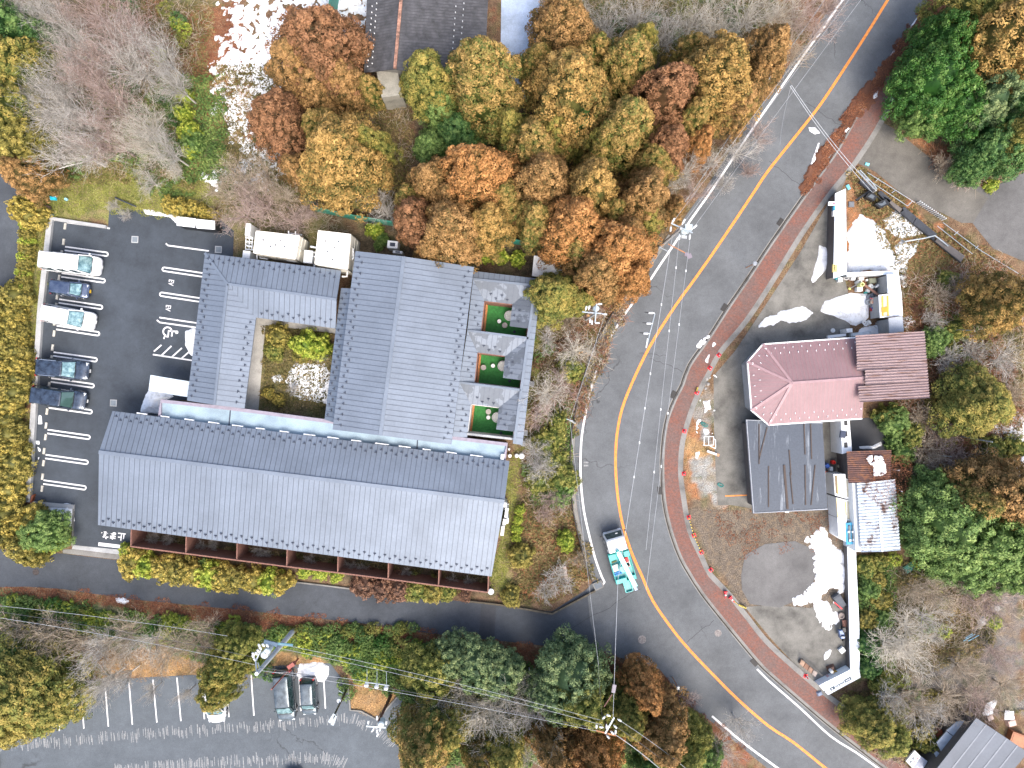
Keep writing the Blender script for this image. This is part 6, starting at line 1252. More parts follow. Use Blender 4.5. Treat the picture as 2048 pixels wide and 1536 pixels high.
for x, y, r, h, c in [(295, 360, 30, 4, 'pale'), (350, 340, 26, 3, 'white'), (480, 360, 48, 6, 'tan'), (525, 405, 50, 6, 'pink'), (480, 425, 48, 6, 'pink'), (560, 385, 42, 6, 'tan'), (590, 440, 36, 5, 'pink'), (620, 425, 30, 4, 'pink'), (525, 350, 45, 6, 'tan'), (445, 380, 35, 5, 'tan'), (770, 420, 36, 5, 'pale'), (740, 400, 30, 4, 'tan'),
 (1160, 35, 40, 6, 'pale'), (1215, 50, 45, 6, 'pale'), (1275, 30, 46, 7, 'pale'), (1330, 70, 50, 7, 'pale'), (1390, 35, 52, 7, 'white'), (1440, 60, 48, 7, 'white'), (1500, 25, 50, 7, 'white'), (1555, 55, 44, 6, 'tan'), (1600, 30, 44, 6, 'pink'), (1640, 60, 34, 5, 'pink'), (1590, 105, 34, 5, 'tan'), (1660, 10, 34, 5, 'pink'), (1560, 20, 40, 6, 'white'),
 (1370, 345, 42, 5, 'pale'), (1340, 360, 34, 4, 'white'), (1420, 325, 34, 4, 'pale'), (1395, 385, 30, 4, 'pink'), (1480, 300, 40, 4, 'pale'), (1520, 265, 30, 4, 'pink'), (1450, 365, 28, 3, 'pale'), (1500, 340, 26, 3, 'pink'),
 (1095, 680, 30, 4, 'pale'), (1150, 700, 40, 4, 'white'), (1100, 790, 50, 5, 'white'), (1125, 770, 36, 4, 'pink'), (1075, 830, 40, 4, 'pink'), (1070, 905, 34, 4, 'pale'), (1085, 940, 36, 4, 'pale'), (1110, 1000, 36, 3, 'pink'), (1090, 1030, 30, 3, 'pink'), (1120, 1160, 44, 3, 'pale'), (1090, 1185, 30, 3, 'pale'), (1180, 610, 34, 3, 'pink'), (1140, 640, 30, 3, 'tan'), (1160, 1120, 26, 3, 'tan'),
 (880, 1410, 46, 6, 'white'), (930, 1395, 42, 6, 'white'), (975, 1440, 56, 8, 'white'), (1010, 1400, 48, 7, 'white'), (840, 1435, 38, 5, 'pale'), (1060, 1360, 36, 5, 'pale'), (1060, 1420, 44, 7, 'pale'), (1110, 1500, 46, 8, 'white'), (1040, 1500, 40, 7, 'white'), (985, 1500, 40, 7, 'white'), (1345, 1440, 30, 6, 'pale'), (1400, 1480, 34, 5, 'pink'), (1440, 1500, 40, 5, 'pale'), (1480, 1450, 34, 4, 'pale'), (1370, 1400, 28, 4, 'pink'),
 (30, 1270, 50, 6, 'tan'), (90, 1265, 46, 6, 'tan'), (150, 1290, 46, 6, 'tan'), (195, 1300, 50, 7, 'pale'), (240, 1280, 50, 7, 'tan'), (200, 1370, 46, 7, 'pale'), (290, 1290, 46, 6, 'pale'), (335, 1300, 46, 6, 'tan'), (380, 1290, 40, 6, 'tan'), (240, 1360, 34, 6, 'pale'), (410, 1265, 34, 5, 'tan'), (370, 1390, 20, 4, 'pale'), (300, 1385, 18, 4, 'pale'),
 (1780, 1290, 56, 4, 'white'), (1825, 1260, 52, 4, 'white'), (1815, 1310, 54, 4, 'white'), (1860, 1240, 46, 4, 'pale'), (1880, 1190, 50, 4, 'tan'), (1940, 1180, 50, 5, 'pink'), (1840, 1180, 40, 4, 'tan'), (1990, 1200, 50, 5, 'pink'), (2030, 1150, 46, 5, 'pink'), (1820, 1400, 44, 5, 'tan'), (1850, 1430, 44, 5, 'pale'), (1900, 1400, 44, 4, 'tan'), (1780, 1400, 36, 5, 'pale'), (1960, 1400, 44, 4, 'pink'), (1930, 1340, 44, 4, 'tan'), (2020, 1380, 44, 4, 'tan'), (1750, 1460, 34, 5, 'tan'), (2000, 1310, 40, 4, 'pink'),
 (1900, 720, 44, 3, 'pale'), (1950, 700, 40, 3, 'pale'), (2010, 720, 46, 4, 'pale'), (1900, 770, 36, 3, 'tan'), (2030, 790, 36, 3, 'tan'), (1860, 900, 50, 3, 'tan'), (1910, 920, 50, 3, 'pink'), (1850, 945, 46, 3, 'tan'), (1970, 930, 46, 3, 'tan'), (1850, 840, 40, 3, 'tan'), (1890, 870, 40, 3, 'pink'), (1870, 640, 30, 3, 'pale'), (1880, 590, 40, 2.5, 'tan'), (1920, 570, 36, 2.5, 'pink'), (1930, 350, 36, 3, 'pink'), (1890, 330, 30, 3, 'tan')]:
    bare('mid' if h > 3.5 else 'low', x, y, r, h, c)
for x, y in ((305, 1078), (335, 1082), (400, 1094), (425, 1090), (530, 1110), (515, 1104), (620, 1122), (700, 1134), (722, 1140), (812, 1146), (905, 1162), (935, 1165), (645, 715), (585, 780), (250, 430), (225, 410), (1190, 625)):
    bare('low', x, y, 17, 1.9, 'pale')
# --- uncountable ground growth, one object per kind
def stuffmesh(name, geo, mat, label, cat_):
    V, F, v = geo; o = npmesh(name, V, F, mat, v); setp(o, label, cat_, kind='stuff'); return o
def tufts(zones, dens, ls, h, asp=.4, patch=None, flat=.5, excl=()):
    parts = []
    for z in zones:
        x, y = scatter(z, dens, patch=patch, excl=excl); n = len(x)
        if not n: continue
        C = np.stack([x, y, rng.random(n)*h+.02], 1); N = rng.normal(size=(n, 3))*flat+np.array([0, 0, 1]); L = ls*(.6+.8*rng.random(n))
        parts.append(leaves(C, N, L, L*asp, rng.random(n)*.5+.5*vnoise(x, y, 1.1, 4)))
    return cat_geo(parts)
def brush(zones, dens, L, h, patch=None, r=.008):
    parts = []
    for z in zones:
        x, y = scatter(z, dens, patch=patch); n = len(x); a = rng.random(n)*6.283; l = L*(.4+rng.random(n)); zz = rng.random(n)*h; dz = rng.uniform(-.2, .7, n)*l
        p0 = np.stack([x, y, zz], 1); m = p0+np.stack([np.cos(a)*l*.5, np.sin(a)*l*.5, dz*.7], 1); a2 = a+rng.normal(0, .5, n); p1 = m+np.stack([np.cos(a2)*l*.5, np.sin(a2)*l*.5, dz*.1], 1); v = rng.random(n)
        parts.append(twigprisms(p0, m, r*1.3, r, v)); parts.append(twigprisms(m, p1, r, r*.5, v))
    return cat_geo(parts)
lit = leafmat('pine_litter', [(0, (.07, .028, .016)), (.4, (.17, .06, .03)), (.8, (.30, .12, .055)), (1, (.42, .22, .11))]); grs = leafmat('lawn_blades', [(0, (.06, .07, .015)), (.5, (.17, .19, .035)), (1, (.34, .33, .08))])
cov = leafmat('ground_cover_leaves', [(0, (.020, .045, .012)), (.4, (.065, .12, .028)), (.75, (.14, .20, .05)), (1, (.30, .34, .10))]); ovg = leafmat('mossy_growth', [(0, (.04, .035, .015)), (.4, (.12, .11, .035)), (.75, (.23, .17, .07)), (1, (.38, .28, .15))])
stuffmesh('pine_litter', tufts([[(0, 1174), (130, 1177), (512, 1220), (712, 1243), (1024, 1282), (1200, 1300), (1262, 1330), (1262, 1380), (1000, 1312), (500, 1262), (240, 1222), (0, 1190)], [(1608, 388), (1640, 330), (1700, 230), (1762, 140), (1860, 0), (1895, 0), (1790, 150), (1720, 250), (1640, 380)], [(300, 60), (470, 0), (520, 300), (400, 260)], [(1262, 1330), (1330, 1350), (1420, 1440), (1500, 1500), (1440, 1500), (1290, 1380)]], 150, .085, .08, .25), lit, 'reddish fallen pine litter along the road edges and meadow', 'litter')
stuffmesh('pine_litter', tufts([[(1700, 960), (1780, 905), (1788, 960), (1775, 1030), (1750, 1020), (1725, 985)], [(1400, 1020), (1690, 1020), (1690, 1090), (1480, 1120)], [(1690, 550), (1800, 560), (1990, 520), (2048, 560), (2048, 760), (1830, 700)], [(1040, 1020), (1150, 1010), (1185, 1160), (1100, 1210), (1040, 1190)], [(1090, 600), (1260, 600), (1150, 880), (1060, 900)]], 90, .075, .05, .25, patch=(1.2, .5)), lit, 'patchy red-brown litter over the yard dirt and garden soil', 'litter')
for o in ():
    pass
stuffmesh('lawn_grass', tufts([[(60, 370), (200, 345), (400, 345), (440, 400), (360, 440), (220, 420), (100, 433)], [(80, 440), (97, 436), (70, 780), (54, 1005), (40, 1010), (55, 700)], [(1070, 600), (1095, 600), (1040, 960), (1012, 1185), (980, 1182), (1010, 1000), (1022, 900), (1047, 890)], [(118, 1030), (147, 1015), (144, 1090), (116, 1088)]], 130, .08, .07, .35), grs, 'yellow-green lawn around the car park and annex', 'grass')
stuffmesh('ground_cover', tufts([[(0, 1192), (240, 1216), (500, 1262), (1000, 1315), (1240, 1380), (1300, 1536), (800, 1536), (805, 1400), (690, 1340), (560, 1290), (0, 1290)], [(300, 160), (450, 150), (470, 390), (330, 400), (200, 300)], [(1715, 1110), (1790, 1110), (1790, 1400), (1722, 1350)], [(1860, 620), (1960, 640), (1940, 720), (1860, 700)], [(1080, 820), (1150, 800), (1150, 1010), (1060, 1010)], [(60, 60), (300, 60), (260, 300), (80, 280)]], 120, .13, .45, .45, patch=(.5, .34)), cov, 'green broad-leaved ground cover under the trees', 'ground cover')
stuffmesh('mossy_growth', tufts([[(532, 652), (666, 668), (650, 830), (520, 816)], [(430, 130), (720, 130), (720, 420), (440, 430)], [(740, 170), (830, 180), (830, 400), (750, 430)], [(0, 0), (430, 0), (400, 380), (60, 360)], [(1080, 0), (1600, 0), (1620, 90), (1320, 110), (1080, 60)], [(1100, 600), (1260, 600), (1150, 880), (1150, 1020), (1195, 1160), (1090, 1215), (1020, 1195), (1045, 950)], [(1690, 350), (1730, 330), (1850, 440), (1990, 510), (2048, 560), (2048, 1100), (1780, 900), (1800, 560)], [(1720, 1110), (1990, 1120), (1990, 1300), (1760, 1380)], [(1680, 1380), (1860, 1390), (2048, 1420), (1950, 1440), (1830, 1536), (1730, 1500)], [(270, 1068), (975, 1155), (970, 1175), (270, 1088)]], 85, .12, .3, .4), ovg, 'mossy brown-green undergrowth of weeds and low plants', 'undergrowth')
stuffmesh('dead_brush', brush([[(1800, 560), (1990, 520), (2048, 560), (2048, 1100), (1870, 960), (1790, 880), (1810, 660)], [(1690, 1400), (1860, 1390), (2048, 1380), (1950, 1440), (1830, 1536), (1760, 1510)], [(1780, 1130), (1990, 1150), (2048, 1160), (2048, 1240), (1900, 1300), (1760, 1380)], [(1100, 600), (1260, 600), (1150, 880), (1150, 1020), (1050, 1020), (1070, 860)], [(60, 0), (420, 0), (330, 380), (90, 300)], [(440, 330), (640, 400), (700, 470), (470, 480)], [(1080, 0), (1680, 0), (1560, 180), (1330, 110), (1080, 70)], [(1830, 280), (1960, 330), (1980, 380), (1900, 360)], [(0, 1240), (480, 1270), (420, 1340), (0, 1340)], [(740, 170), (830, 180), (830, 400), (750, 430)]], 20, .9, .6, patch=(.6, .42), r=.013), TWIG['tan'], 'tangled tan dead brush and fallen twigs', 'brush')
stuffmesh('red_brush', brush([[(1800, 560), (1990, 520), (2048, 560), (2048, 1100), (1870, 960), (1790, 880), (1810, 660)], [(180, 0), (330, 0), (280, 300), (130, 260)], [(1150, 600), (1260, 600), (1160, 850), (1090, 850)], [(1840, 280), (1960, 330), (1980, 380), (1900, 360)]], 34, .8, .5, patch=(.5, .42), r=.014), leafmat('reddish_twigs', [(0, (.16, .06, .035)), (.5, (.30, .13, .075)), (1, (.46, .24, .14))]), 'reddish dead stems and bracken in the thicket', 'brush')
g = tufts([[(1697, 908), (1782, 904), (1788, 960), (1775, 1025), (1758, 1035), (1740, 1000), (1716, 985), (1700, 960)]], 110, .07, .05, .25); g[0][:, 2] += 3.33
g2 = g; stuffmesh('roof_litter', g2, lit, 'brown pine litter lying on the rusty and ribbed roofs', 'litter')
stuffmesh('dry_straw', tufts([[(0, 1330), (150, 1300), (400, 1290), (560, 1310), (660, 1320), (640, 1345), (380, 1352), (0, 1372)], [(698, 1374), (803, 1378), (756, 1436), (703, 1420)], [(1376, 880), (1425, 876), (1430, 908), (1375, 915)]], 70, .10, .06, .15), leafmat('dry_straw_blades', [(0, (.16, .09, .035)), (.5, (.34, .20, .085)), (1, (.52, .36, .18))]), 'dry tan straw grass on the bank above the lower car park', 'grass')
# ---------------------------------------------------------------- utility poles and wires
polem = paint('pole_concrete', (.36, .36, .35), .8, var=.2, scale=4); galv = paint('galvanised_steel', (.36, .41, .44), .5, .3, var=.15); rustbar = paint('rusty_arm', (.36, .16, .07), .8, var=.3); brownp = paint('brown_pole_paint', (.14, .06, .045), .7); insm = paint('porcelain', (.62, .64, .64), .35)
def insulator(par, p, d, l=.45, r=.09, nm='insulator'):
    d = Vector(d).normalized(); p = Vector(p); q = p+d*l; mb = MB()
    mb.tube([p, p.lerp(q, .3)], r*.5, r*.5, 8); mb.tube([p.lerp(q, .3), q], r, r*.8, 10); mb.build(nm, insm, par)
def pole(base, top, h, label, mat=polem, r=.17, name='utility_pole'):
    b_ = P(*base); t_ = P(top[0], top[1], h); e = empty(name, (b_.x, b_.y, 0), 0, label, 'utility pole' if name == 'utility_pole' else 'street lamp')
    mb = MB(); mb.tube([b_, t_], r, r*.62, 14); mb.build('pole', mat, e); return e, b_, t_
def arm(par, a, c, w=.1, mat=galv, nm='cross_arm'):
    mb = MB(); mb.beam(a, c, w, w); mb.build(nm, mat, par)
# transformer pole by the road
e, b_, t_ = pole((1315, 497), (1362, 457), 10.5, 'grey utility pole with white transformer cluster leaning out over the road')
a, c = P(1342, 447, 10.2), P(1385, 466, 10.2); arm(e, a, c)
for x, y, dx, dy in ((1343, 447, .4, .7), (1342, 452, -.1, -.6), (1364, 449, .4, .8), (1359, 468, -.1, -.8), (1384, 458, .7, .6), (1380, 468, -.1, -.6)): insulator(e, P(x, y, 10.3), (dx, dy, .2), .5)
mb = MB(); p = P(1374, 458, 9.6); mb.lathe(p-Vector((0, 0, .5)), [(.34, 0), (.36, .1), (.36, .8), (.3, .9)], 18); p2 = P(1367, 464, 9.4); mb.lathe(p2-Vector((0, 0, .4)), [(.3, 0), (.3, .8), (.2, .86)], 18); mb.box((p.x, p.y, 10.2), (.6, .5, .15)); mb.build('transformer', paint('pale_transformer', (.42, .49, .51), .5), e, smooth=False)
for k in range(5): p = P(1364+k*2.2, 470+k*.3, 9.9); mb = MB(); mb.tube([p, p+Vector((0, -.28, 0))], .035, .03, 6); mb.build('bushing', insm, e)
arm(e, P(1336, 488, 8.0), P(1370, 506, 8.0), .08, rustbar, 'rusty_arm'); mb = MB(); p = P(1373, 508.5, 8); mb.box((p.x, p.y, 7.95), (.35, .3, .18)); p = P(1379, 512, 8); mb.box((p.x, p.y, 7.95), (.4, .4, .1), .4); mb.build('lamp_head', paint('lamp_purple_grey', (.20, .17, .20), .5), e)
arm(e, P(1318, 494, 6), P(1336, 503, 6), .05)
for k in range(8):
    t = .1+k*.1; q = b_.lerp(t_, t); mb = MB(); mb.tube([q+Vector((.16, .1, 0)), q+Vector((.32, .2, 0))], .02, .02, 5); mb.build('step_bolt', galv, e)
# pole above the logs
e, b_, t_ = pole((1171, 640), (1194, 626), 10, 'utility pole with pale cross arms standing above the cut logs', r=.12)
arm(e, P(1164, 624, 10), P(1210, 628, 10)); arm(e, P(1193, 608, 10.2), P(1190, 646, 10.2))
for x, y, dx, dy in ((1195, 608, 1, 0), (1190, 646, 1, 0), (1205, 628, 1, -.1), (1171, 621, .2, .8), (1177, 620, .2, .8), (1180, 637, 0, -.8), (1184, 640, 0, -.8)): insulator(e, P(x, y, 10.2), (dx, dy, .1), .38)
mb = MB(); p = P(1192, 617, 9.8); mb.lathe(p-Vector((0, 0, .5)), [(.26, 0), (.27, .7), (.2, .8)], 16); mb.build('transformer', paint('pale_transformer', (.6, .68, .7), .5), e)
# small pole head left of the road
e, b_, t_ = pole((1150, 846), (1140, 841), 7.5, 'thin pole with small bracket left of the white road line', r=.1)
arm(e, P(1133, 838, 7.4), P(1146, 842, 7.4), .06)
# pole in the thicket, bottom
e, b_, t_ = pole((1207, 1400), (1213, 1468), 11, 'utility pole with crossed arms and nine insulators in the bottom thicket', brownp)
arm(e, P(1228, 1434, 11), P(1210, 1466, 11), .12); arm(e, P(1192, 1460, 10), P(1231, 1470, 10), .12, rustbar, 'rusty_arm')
for x, y, dx, dy in ((1221, 1432, -.8, .3), (1235, 1438, .8, -.4), (1227, 1450, .7, -.6), (1207, 1455, -.8, .2), (1221, 1462, .7, -.6), (1193, 1457, 0, .8), (1231, 1468, 0, .8), (1213, 1448, 0, -.5), (1205, 1438, .2, .3), (1213, 1470, .2, -.2)): insulator(e, P(x, y, 11), (dx, dy, .15), .36)
arm(e, P(1208, 1413, 8), P(1224, 1388, 8), .08, brownp, 'lamp_arm'); mb = MB(); p = P(1228, 1378, 8); mb.box((p.x, p.y, 7.9), (.32, .7, .16), R(-10)); mb.build('lamp_head', paint('lamp_purple_grey', (.20, .17, .20), .5), e)
# leaning white pole, lower left
e, b_, t_ = pole((588, 1260), (513, 1348), 12, 'tall pale pole with a fan of white insulators above the lower car park', paint('pale_pole_paint', (.5, .54, .57), .6), r=.25)
for k in range(9):
    x, y = [(521, 1294), (529, 1293), (537, 1294), (523, 1299), (519, 1305), (509, 1311), (515, 1310), (509, 1316), (512, 1322)][k]; insulator(e, P(x, y, 11), (-.3, .6, .3), .34, .1)
mb = MB(); p = P(531, 1307, 10.5); mb.lathe(p-Vector((0, 0, .6)), [(.3, 0), (.33, .9), (.24, 1.0)], 16); p = P(536, 1300, 10.5); mb.lathe(p-Vector((0, 0, .6)), [(.25, 0), (.27, .9), (.2, 1.0)], 16); mb.build('transformer', paint('pale_transformer', (.6, .68, .7), .5), e)
arm(e, P(512, 1322, 11.2), P(514, 1345, 11.6)); arm(e, P(513, 1320, 11), P(522, 1300, 11)); arm(e, P(516, 1325, 11), P(520, 1338, 11), .06)
mb = MB(); mb.beam(P(530, 1284, 8), P(586, 1290, 8), .22, .1); mb.build('teal_bracket', paint('teal_bracket_paint', (.08, .20, .26), .6), e); mb = MB(); p = P(541, 1287, 8.2); mb.box((p.x, p.y, 8.1), (1.2, .35, .16), R(-15)); mb.build('lamp_head', paint('lamp_slate', (.08, .13, .19), .5), e)
# brown old pole above the dark van
e, b_, t_ = pole((596, 1318), (543, 1379), 9, 'rust-red pole leaning over the large dark grey minivan', paint('red_brown_pole', (.30, .09, .07), .7), r=.09); mb = MB(); p = P(583, 1330, 4); mb.box((p.x, p.y, 4), (.7, .35, .5), R(35)); mb.build('sign_box', paint('red_brown_pole', (.3, .09, .07), .7), e)
# camera / lamp poles
e, b_, t_ = pole((694, 1377), (668, 1431), 9, 'dark lamp post with two white lamp heads in the lower car park', M['black'], .12, 'street_lamp')
for a, c in (((670, 1427), (659, 1444)), ((672, 1430), (665, 1449))): mb = MB(); mb.beam(P(*a, 9.1), P(*c, 9.1), .26, .14); mb.build('lamp_head', galv, e)
mb = MB(); p = P(679, 1399, 5); mb.lathe(p, [(.18, 0), (.18, .3)], 12); mb.build('dome_camera', insm, e); arm(e, P(678, 1381, 3), P(686, 1386, 3), .05)
e, b_, t_ = pole((781, 1392), (758, 1442), 9, 'dark pole with pale blue cross arm at the tip of the straw island', brownp)
arm(e, P(733, 1451, 9), P(772, 1454, 9), .14); arm(e, P(760, 1462, 9), P(764, 1440, 9), .1)
mb = MB(); p = P(763, 1446, 9); mb.lathe(p-Vector((0, 0, .5)), [(.27, 0), (.28, .8), (.2, .9)], 16); mb.build('transformer', paint('pale_transformer', (.6, .68, .7), .5), e)
for x, y, dx, dy in ((736, 1449, .1, .7), (754, 1440, 0, .8), (772, 1450, .1, .8), (754, 1457, 0, -.4), (757, 1465, -.3, -.8), (748, 1456, -.5, -.8)): insulator(e, P(x, y, 9.1), (dx, dy, .1), .36)
# yard pole on the right
e, b_, t_ = pole((1745, 384), (1752, 381), 5, 'grey service pole at the top of the snowy yard', r=.11)
mb = MB(); mb.tube([P(1716, 341, 5), P(1741, 368, 5), P(1752, 380, 5)], .05, .05, 6); mb.tube([P(1720, 340, 5.3), P(1745, 366, 5.3), P(1754, 378, 5.3)], .05, .05, 6); mb.build('service_cable', galv, e)
t = empty('steel_conduit', P(1852, 472), 0, 'bent white steel pipe crossing from the snow over the black walkway', 'pipe')
mb = MB(); mb.tube([P(1802, 480, .8), P(1810, 483, 1.4), P(1850, 476, 1.6), P(1870, 471, 1.6), P(1884, 482, 1.2), P(1896, 492, .6)], .07, .06, 8); mb.build('pipe', galv, t)
# insulator frame hanging on the wires over the road
t = empty('switch_frame', P(1295, 660, 8), 0, 'three white disconnect switches hanging on the wires above the orange line', 'line switch')
mb = MB(); mb.tube([P(1310, 627, 9), P(1293, 694, 9)], .045, .045, 6); mb.build('hanger_bar', galv, t)
for x, y in ((1309, 626), (1305, 647), (1299, 667)):
    insulator(t, P(x, y, 9), (-1, .02, -.05), .5, .1); mb = MB(); mb.tube([P(x-10, y-.5, 9), P(x-20, y-2, 8.8)], .05, .02, 6); mb.build('lead', M['black'], t)
mb = MB(); mb.beam(P(1295, 677, 9), P(1292, 696, 9), .09, .08); mb.build('spacer_tube', insm, t)
t2_ = empty('line_switch', P(641, 1370, 8), 0, 'row of three white round switches hanging on the wires above the straw island', 'line switch')
mb = MB(); mb.tube([P(730, 1364, 9), P(778, 1371, 9)], .05, .05, 6); mb.build('hanger_bar', galv, t2_)
for x, y in ((734, 1368), (754, 1371), (773, 1374)): mb = MB(); mb.lathe(P(x, y, 8.8), [(.1, 0), (.19, .1), (.19, .3), (.08, .42)], 12); mb.build('switch_body', insm, t2_); mb = MB(); mb.tube([P(x, y-5, 9), P(x, y-30, 9)], .018, .018, 5); mb.build('lead', galv, t2_)
wm = paint('aluminium_wire', (.42, .44, .46), .6, .2); wd = paint('dark_wire', (.10, .10, .11), .6)
def wire(pts, h0, h1, lb, mat=wm, r=.012, sag=.5, beads=()):
    a, c = P(*pts[0], h0), P(*pts[1], h1); n = 20; L = []
    for i in range(n+1): t = i/n; q = a.lerp(c, t); q.z -= sag*4*t*(1-t); L.append(q)
    e = empty('overhead_wire', (a.x, a.y, 0), 0, lb, 'wire', 'overhead wires'); mb = MB(); mb.tube(L, r, r, 5); mb.build('cable', mat, e)
    if beads:
        mb = MB()
        for t in beads: k = int(t*n); q = L[k]; mb.box(q, (.09, .2, .1))
        mb.build('spacer', insm, e)
wire([(1345, 470), (1236, 1160)], 9.5, 9, 'pale wire from the transformer pole down past the teal crane truck', beads=(.2, .4, .5, .6, .7), r=.018, sag=.1)
wire([(1236, 1160), (1226, 1440)], 9, 10.5, 'pale wire from the crane truck down to the thicket pole', r=.018, sag=.1)
wire([(1359, 472), (1292, 1100)], 9.6, 9, 'middle thin wire beside the orange line over the bend', beads=(.1, .3, .55, .75), sag=.1); wire([(1381, 470), (1292, 1180)], 9.6, 9, 'right thin wire over the bend toward the lower road', beads=(.1, .25, .5, .65), sag=.1)
wire([(1140, 841), (1210, 630)], 7.4, 10, 'thin wire joining the small pole head and the logs pole', sag=.2); wire([(1140, 841), (1197, 1330)], 7.4, 9, 'thin wire from the small pole head down the left road edge', sag=.2); wire([(1197, 1330), (1205, 1440)], 9, 10.5, 'short wire reaching the thicket pole from above', wd)
wire([(1345, 445), (1700, -20)], 10.3, 10, 'leftmost wire running up the left road edge to the top'); wire([(1366, 448), (1720, -30)], 10.3, 10, 'middle wire running up the left road edge to the top'); wire([(1386, 457), (1740, -25)], 10.3, 10, 'right wire running up the left road edge to the top')
wire([(1583, 170), (1748, 378)], 7, 5, 'upper pale service wire crossing the road to the yard pole', r=.024); wire([(1580, 172), (1744, 384)], 7, 5, 'lower pale service wire crossing the road to the yard pole', r=.024); wire([(1583, 170), (1560, 290)], 7, 8, 'short stay wire at the left edge of the upper road')
for i, (a, c, h0, h1, lb) in enumerate([((-40, 1208), (455, 1272), 10, 10.5, 'topmost of the three wires at the lower left'), ((-40, 1218), (510, 1315), 10, 10.5, 'middle of the three wires at the lower left'), ((-40, 1230), (512, 1330), 10, 10.5, 'lowest of the three wires at the lower left'),
    ((560, 1288), (1200, 1440), 9, 10.6, 'upper wire from the teal bracket to the thicket pole'), ((556, 1296), (1205, 1450), 9, 10.6, 'second wire from the teal bracket to the thicket pole'), ((515, 1334), (1195, 1458), 11, 10.6, 'third wire from the pale pole to the thicket pole'), ((515, 1340), (1193, 1462), 11, 10.6, 'lowest wire from the pale pole to the thicket pole'), ((540, 1344), (780, 1372), 10, 9, 'short wire across the snow heap to the round switches'),
    ((1238, 1440), (1400, 1560), 11, 11, 'topmost wire running right from the thicket pole'), ((1230, 1452), (1372, 1560), 11, 11, 'second wire running right from the thicket pole'), ((1222, 1464), (1344, 1560), 11, 11, 'third wire running right from the thicket pole'), ((1232, 1470), (1352, 1566), 10, 10, 'lowest wire running right from the thicket pole')]):
    wire([a, c], h0, h1, lb, wm if i % 4 != 1 else wd, .015)
# ---------------------------------------------------------------- cones, bars, site things
red = paint('cone_red', (.75, .02, .03), .5); yb = paint('bar_yellow', (.75, .55, .08), .6)
cone = empty('traffic_cone', (0, 0, 0), 0, 'x', 'traffic cone', 'red cones along the brick sidewalk')
mb = MB(); mb.prism([(-.19, -.19), (.19, -.19), (.19, .19), (-.19, .19)], 0, .035); mb.build('cone_base', red, cone, local=True); mb = MB(); mb.lathe((0, 0, .035), [(.14, 0), (.03, .62), (.02, .66)], 20); mb.build('cone_body', paint('cone_body_red', (.72, .02, .04), .45), cone, local=True, smooth=False)
mb = MB(); mb.lathe((0, 0, .30), [(.099, 0), (.072, .14)], 20); mb.build('white_band', insm, cone, local=True)
CN = [(1437, 710, 'topmost red cone at the sidewalk near the concrete yard tip'), (1419, 736, 'second red cone from the top along the brick sidewalk'), (1393, 785, 'red cone beside the short yellow bar'), (1368, 862, 'red cone left of the melted snow strip'), (1367, 947, 'red cone left of the grey gravel patch'), (1377, 1034, 'upper red cone holding the striped bars'), (1387, 1070, 'middle red cone holding the striped bars'), (1402, 1104, 'lower red cone holding the striped bars'), (1421, 1139, 'red cone left of the dark gravel heap'), (1449, 1181, 'upper of two fallen red cones by the lower yard'), (1458, 1192, 'lower of two fallen red cones by the lower yard'), (1610, 1351, 'lone red cone by the brown boards'), ]
for i, (x, y, lb) in enumerate(CN):
    c_ = cone if i == 0 else copy_tree(cone); p = P(x, y); c_.location = (p.x, p.y, .13); c_['label'] = lb; c_.rotation_euler = (0, 0, R(45+i*11))
    if 'fallen' in lb: c_.rotation_euler = (R(85), 0, R(i*40)); c_.location.z = .3
for a, c, lb in (((1378, 1036), (1387, 1069), 'upper yellow and black striped bar between red cones'), ((1388, 1072), (1402, 1103), 'lower yellow and black striped bar between red cones'), ((1463, 1197), (1476, 1209), 'left yellow bar lying by the fallen cones'), ((1478, 1210), (1492, 1216), 'right yellow bar lying by the fallen cones'), ((1395, 775), (1393, 783), 'short pale yellow bar at the sidewalk edge')):
    z = .62 if 'striped' in lb else .25; t = empty('barrier_bar', P(*a, z), 0, lb, 'bar'); A_, C_ = P(*a, z), P(*c, z)
    n = 11
    for m_, nm, s in ((yb, 'yellow_band', 0), (M['black'], 'black_band', 1)):
        mb = MB()
        for k in range(s, n, 2): mb.tube([A_.lerp(C_, k/n), A_.lerp(C_, (k+1)/n)], .035 if n*0 == 0 and (A_-C_).length > .8 else .1, None, 8)
        mb.build(nm, m_, t)
def thing(name, label, cat_, parts, at=None):
    """parts: list of (part name, material, builder function)"""
    t = empty(name, at if at is not None else (0, 0, 0), 0, label, cat_)
    for nm, mt, f in parts: mb = MB(); f(mb); mb.build(nm, mt, t, bevel=0)
    return t
wh = M['white']
# white wooden frame and post panel on the gravel strip
p = P(1416, 883, .4)
def f1(mb):
    for a, c in (((1408, 873), (1427, 873)), ((1408, 891), (1427, 890)), ((1408, 873), (1408, 891)), ((1417, 873), (1417, 891)), ((1427, 873), (1427, 890)), ((1427, 877), (1431, 880)), ((1431, 880), (1431, 897)), ((1420, 892), (1431, 897))): mb.beam(P(*a, .6), P(*c, .6), .06, .06)
    for a in ((1408, 873), (1427, 873), (1408, 891), (1431, 897)): q = P(*a, .6); mb.box((q.x, q.y, .3), (.06, .06, .6))
thing('wooden_frame', 'white wooden frame standing on straw beside the concrete yard', 'frame', [('frame', wh, f1)], P(1416, 883))
thing('leaning_board', 'grey-white board with orange end lying below the white frame', 'board', [('board', paint('pale_board', (.55, .56, .58), .7), lambda mb: mb.beam(P(1414, 902, .3), P(1433, 909, .3), .22, .08)), ('orange_end', paint('orange_end', (.65, .25, .12), .7), lambda mb: mb.beam(P(1433.2, 909, .3), P(1438, 911, .3), .22, .085))], P(1425, 906))
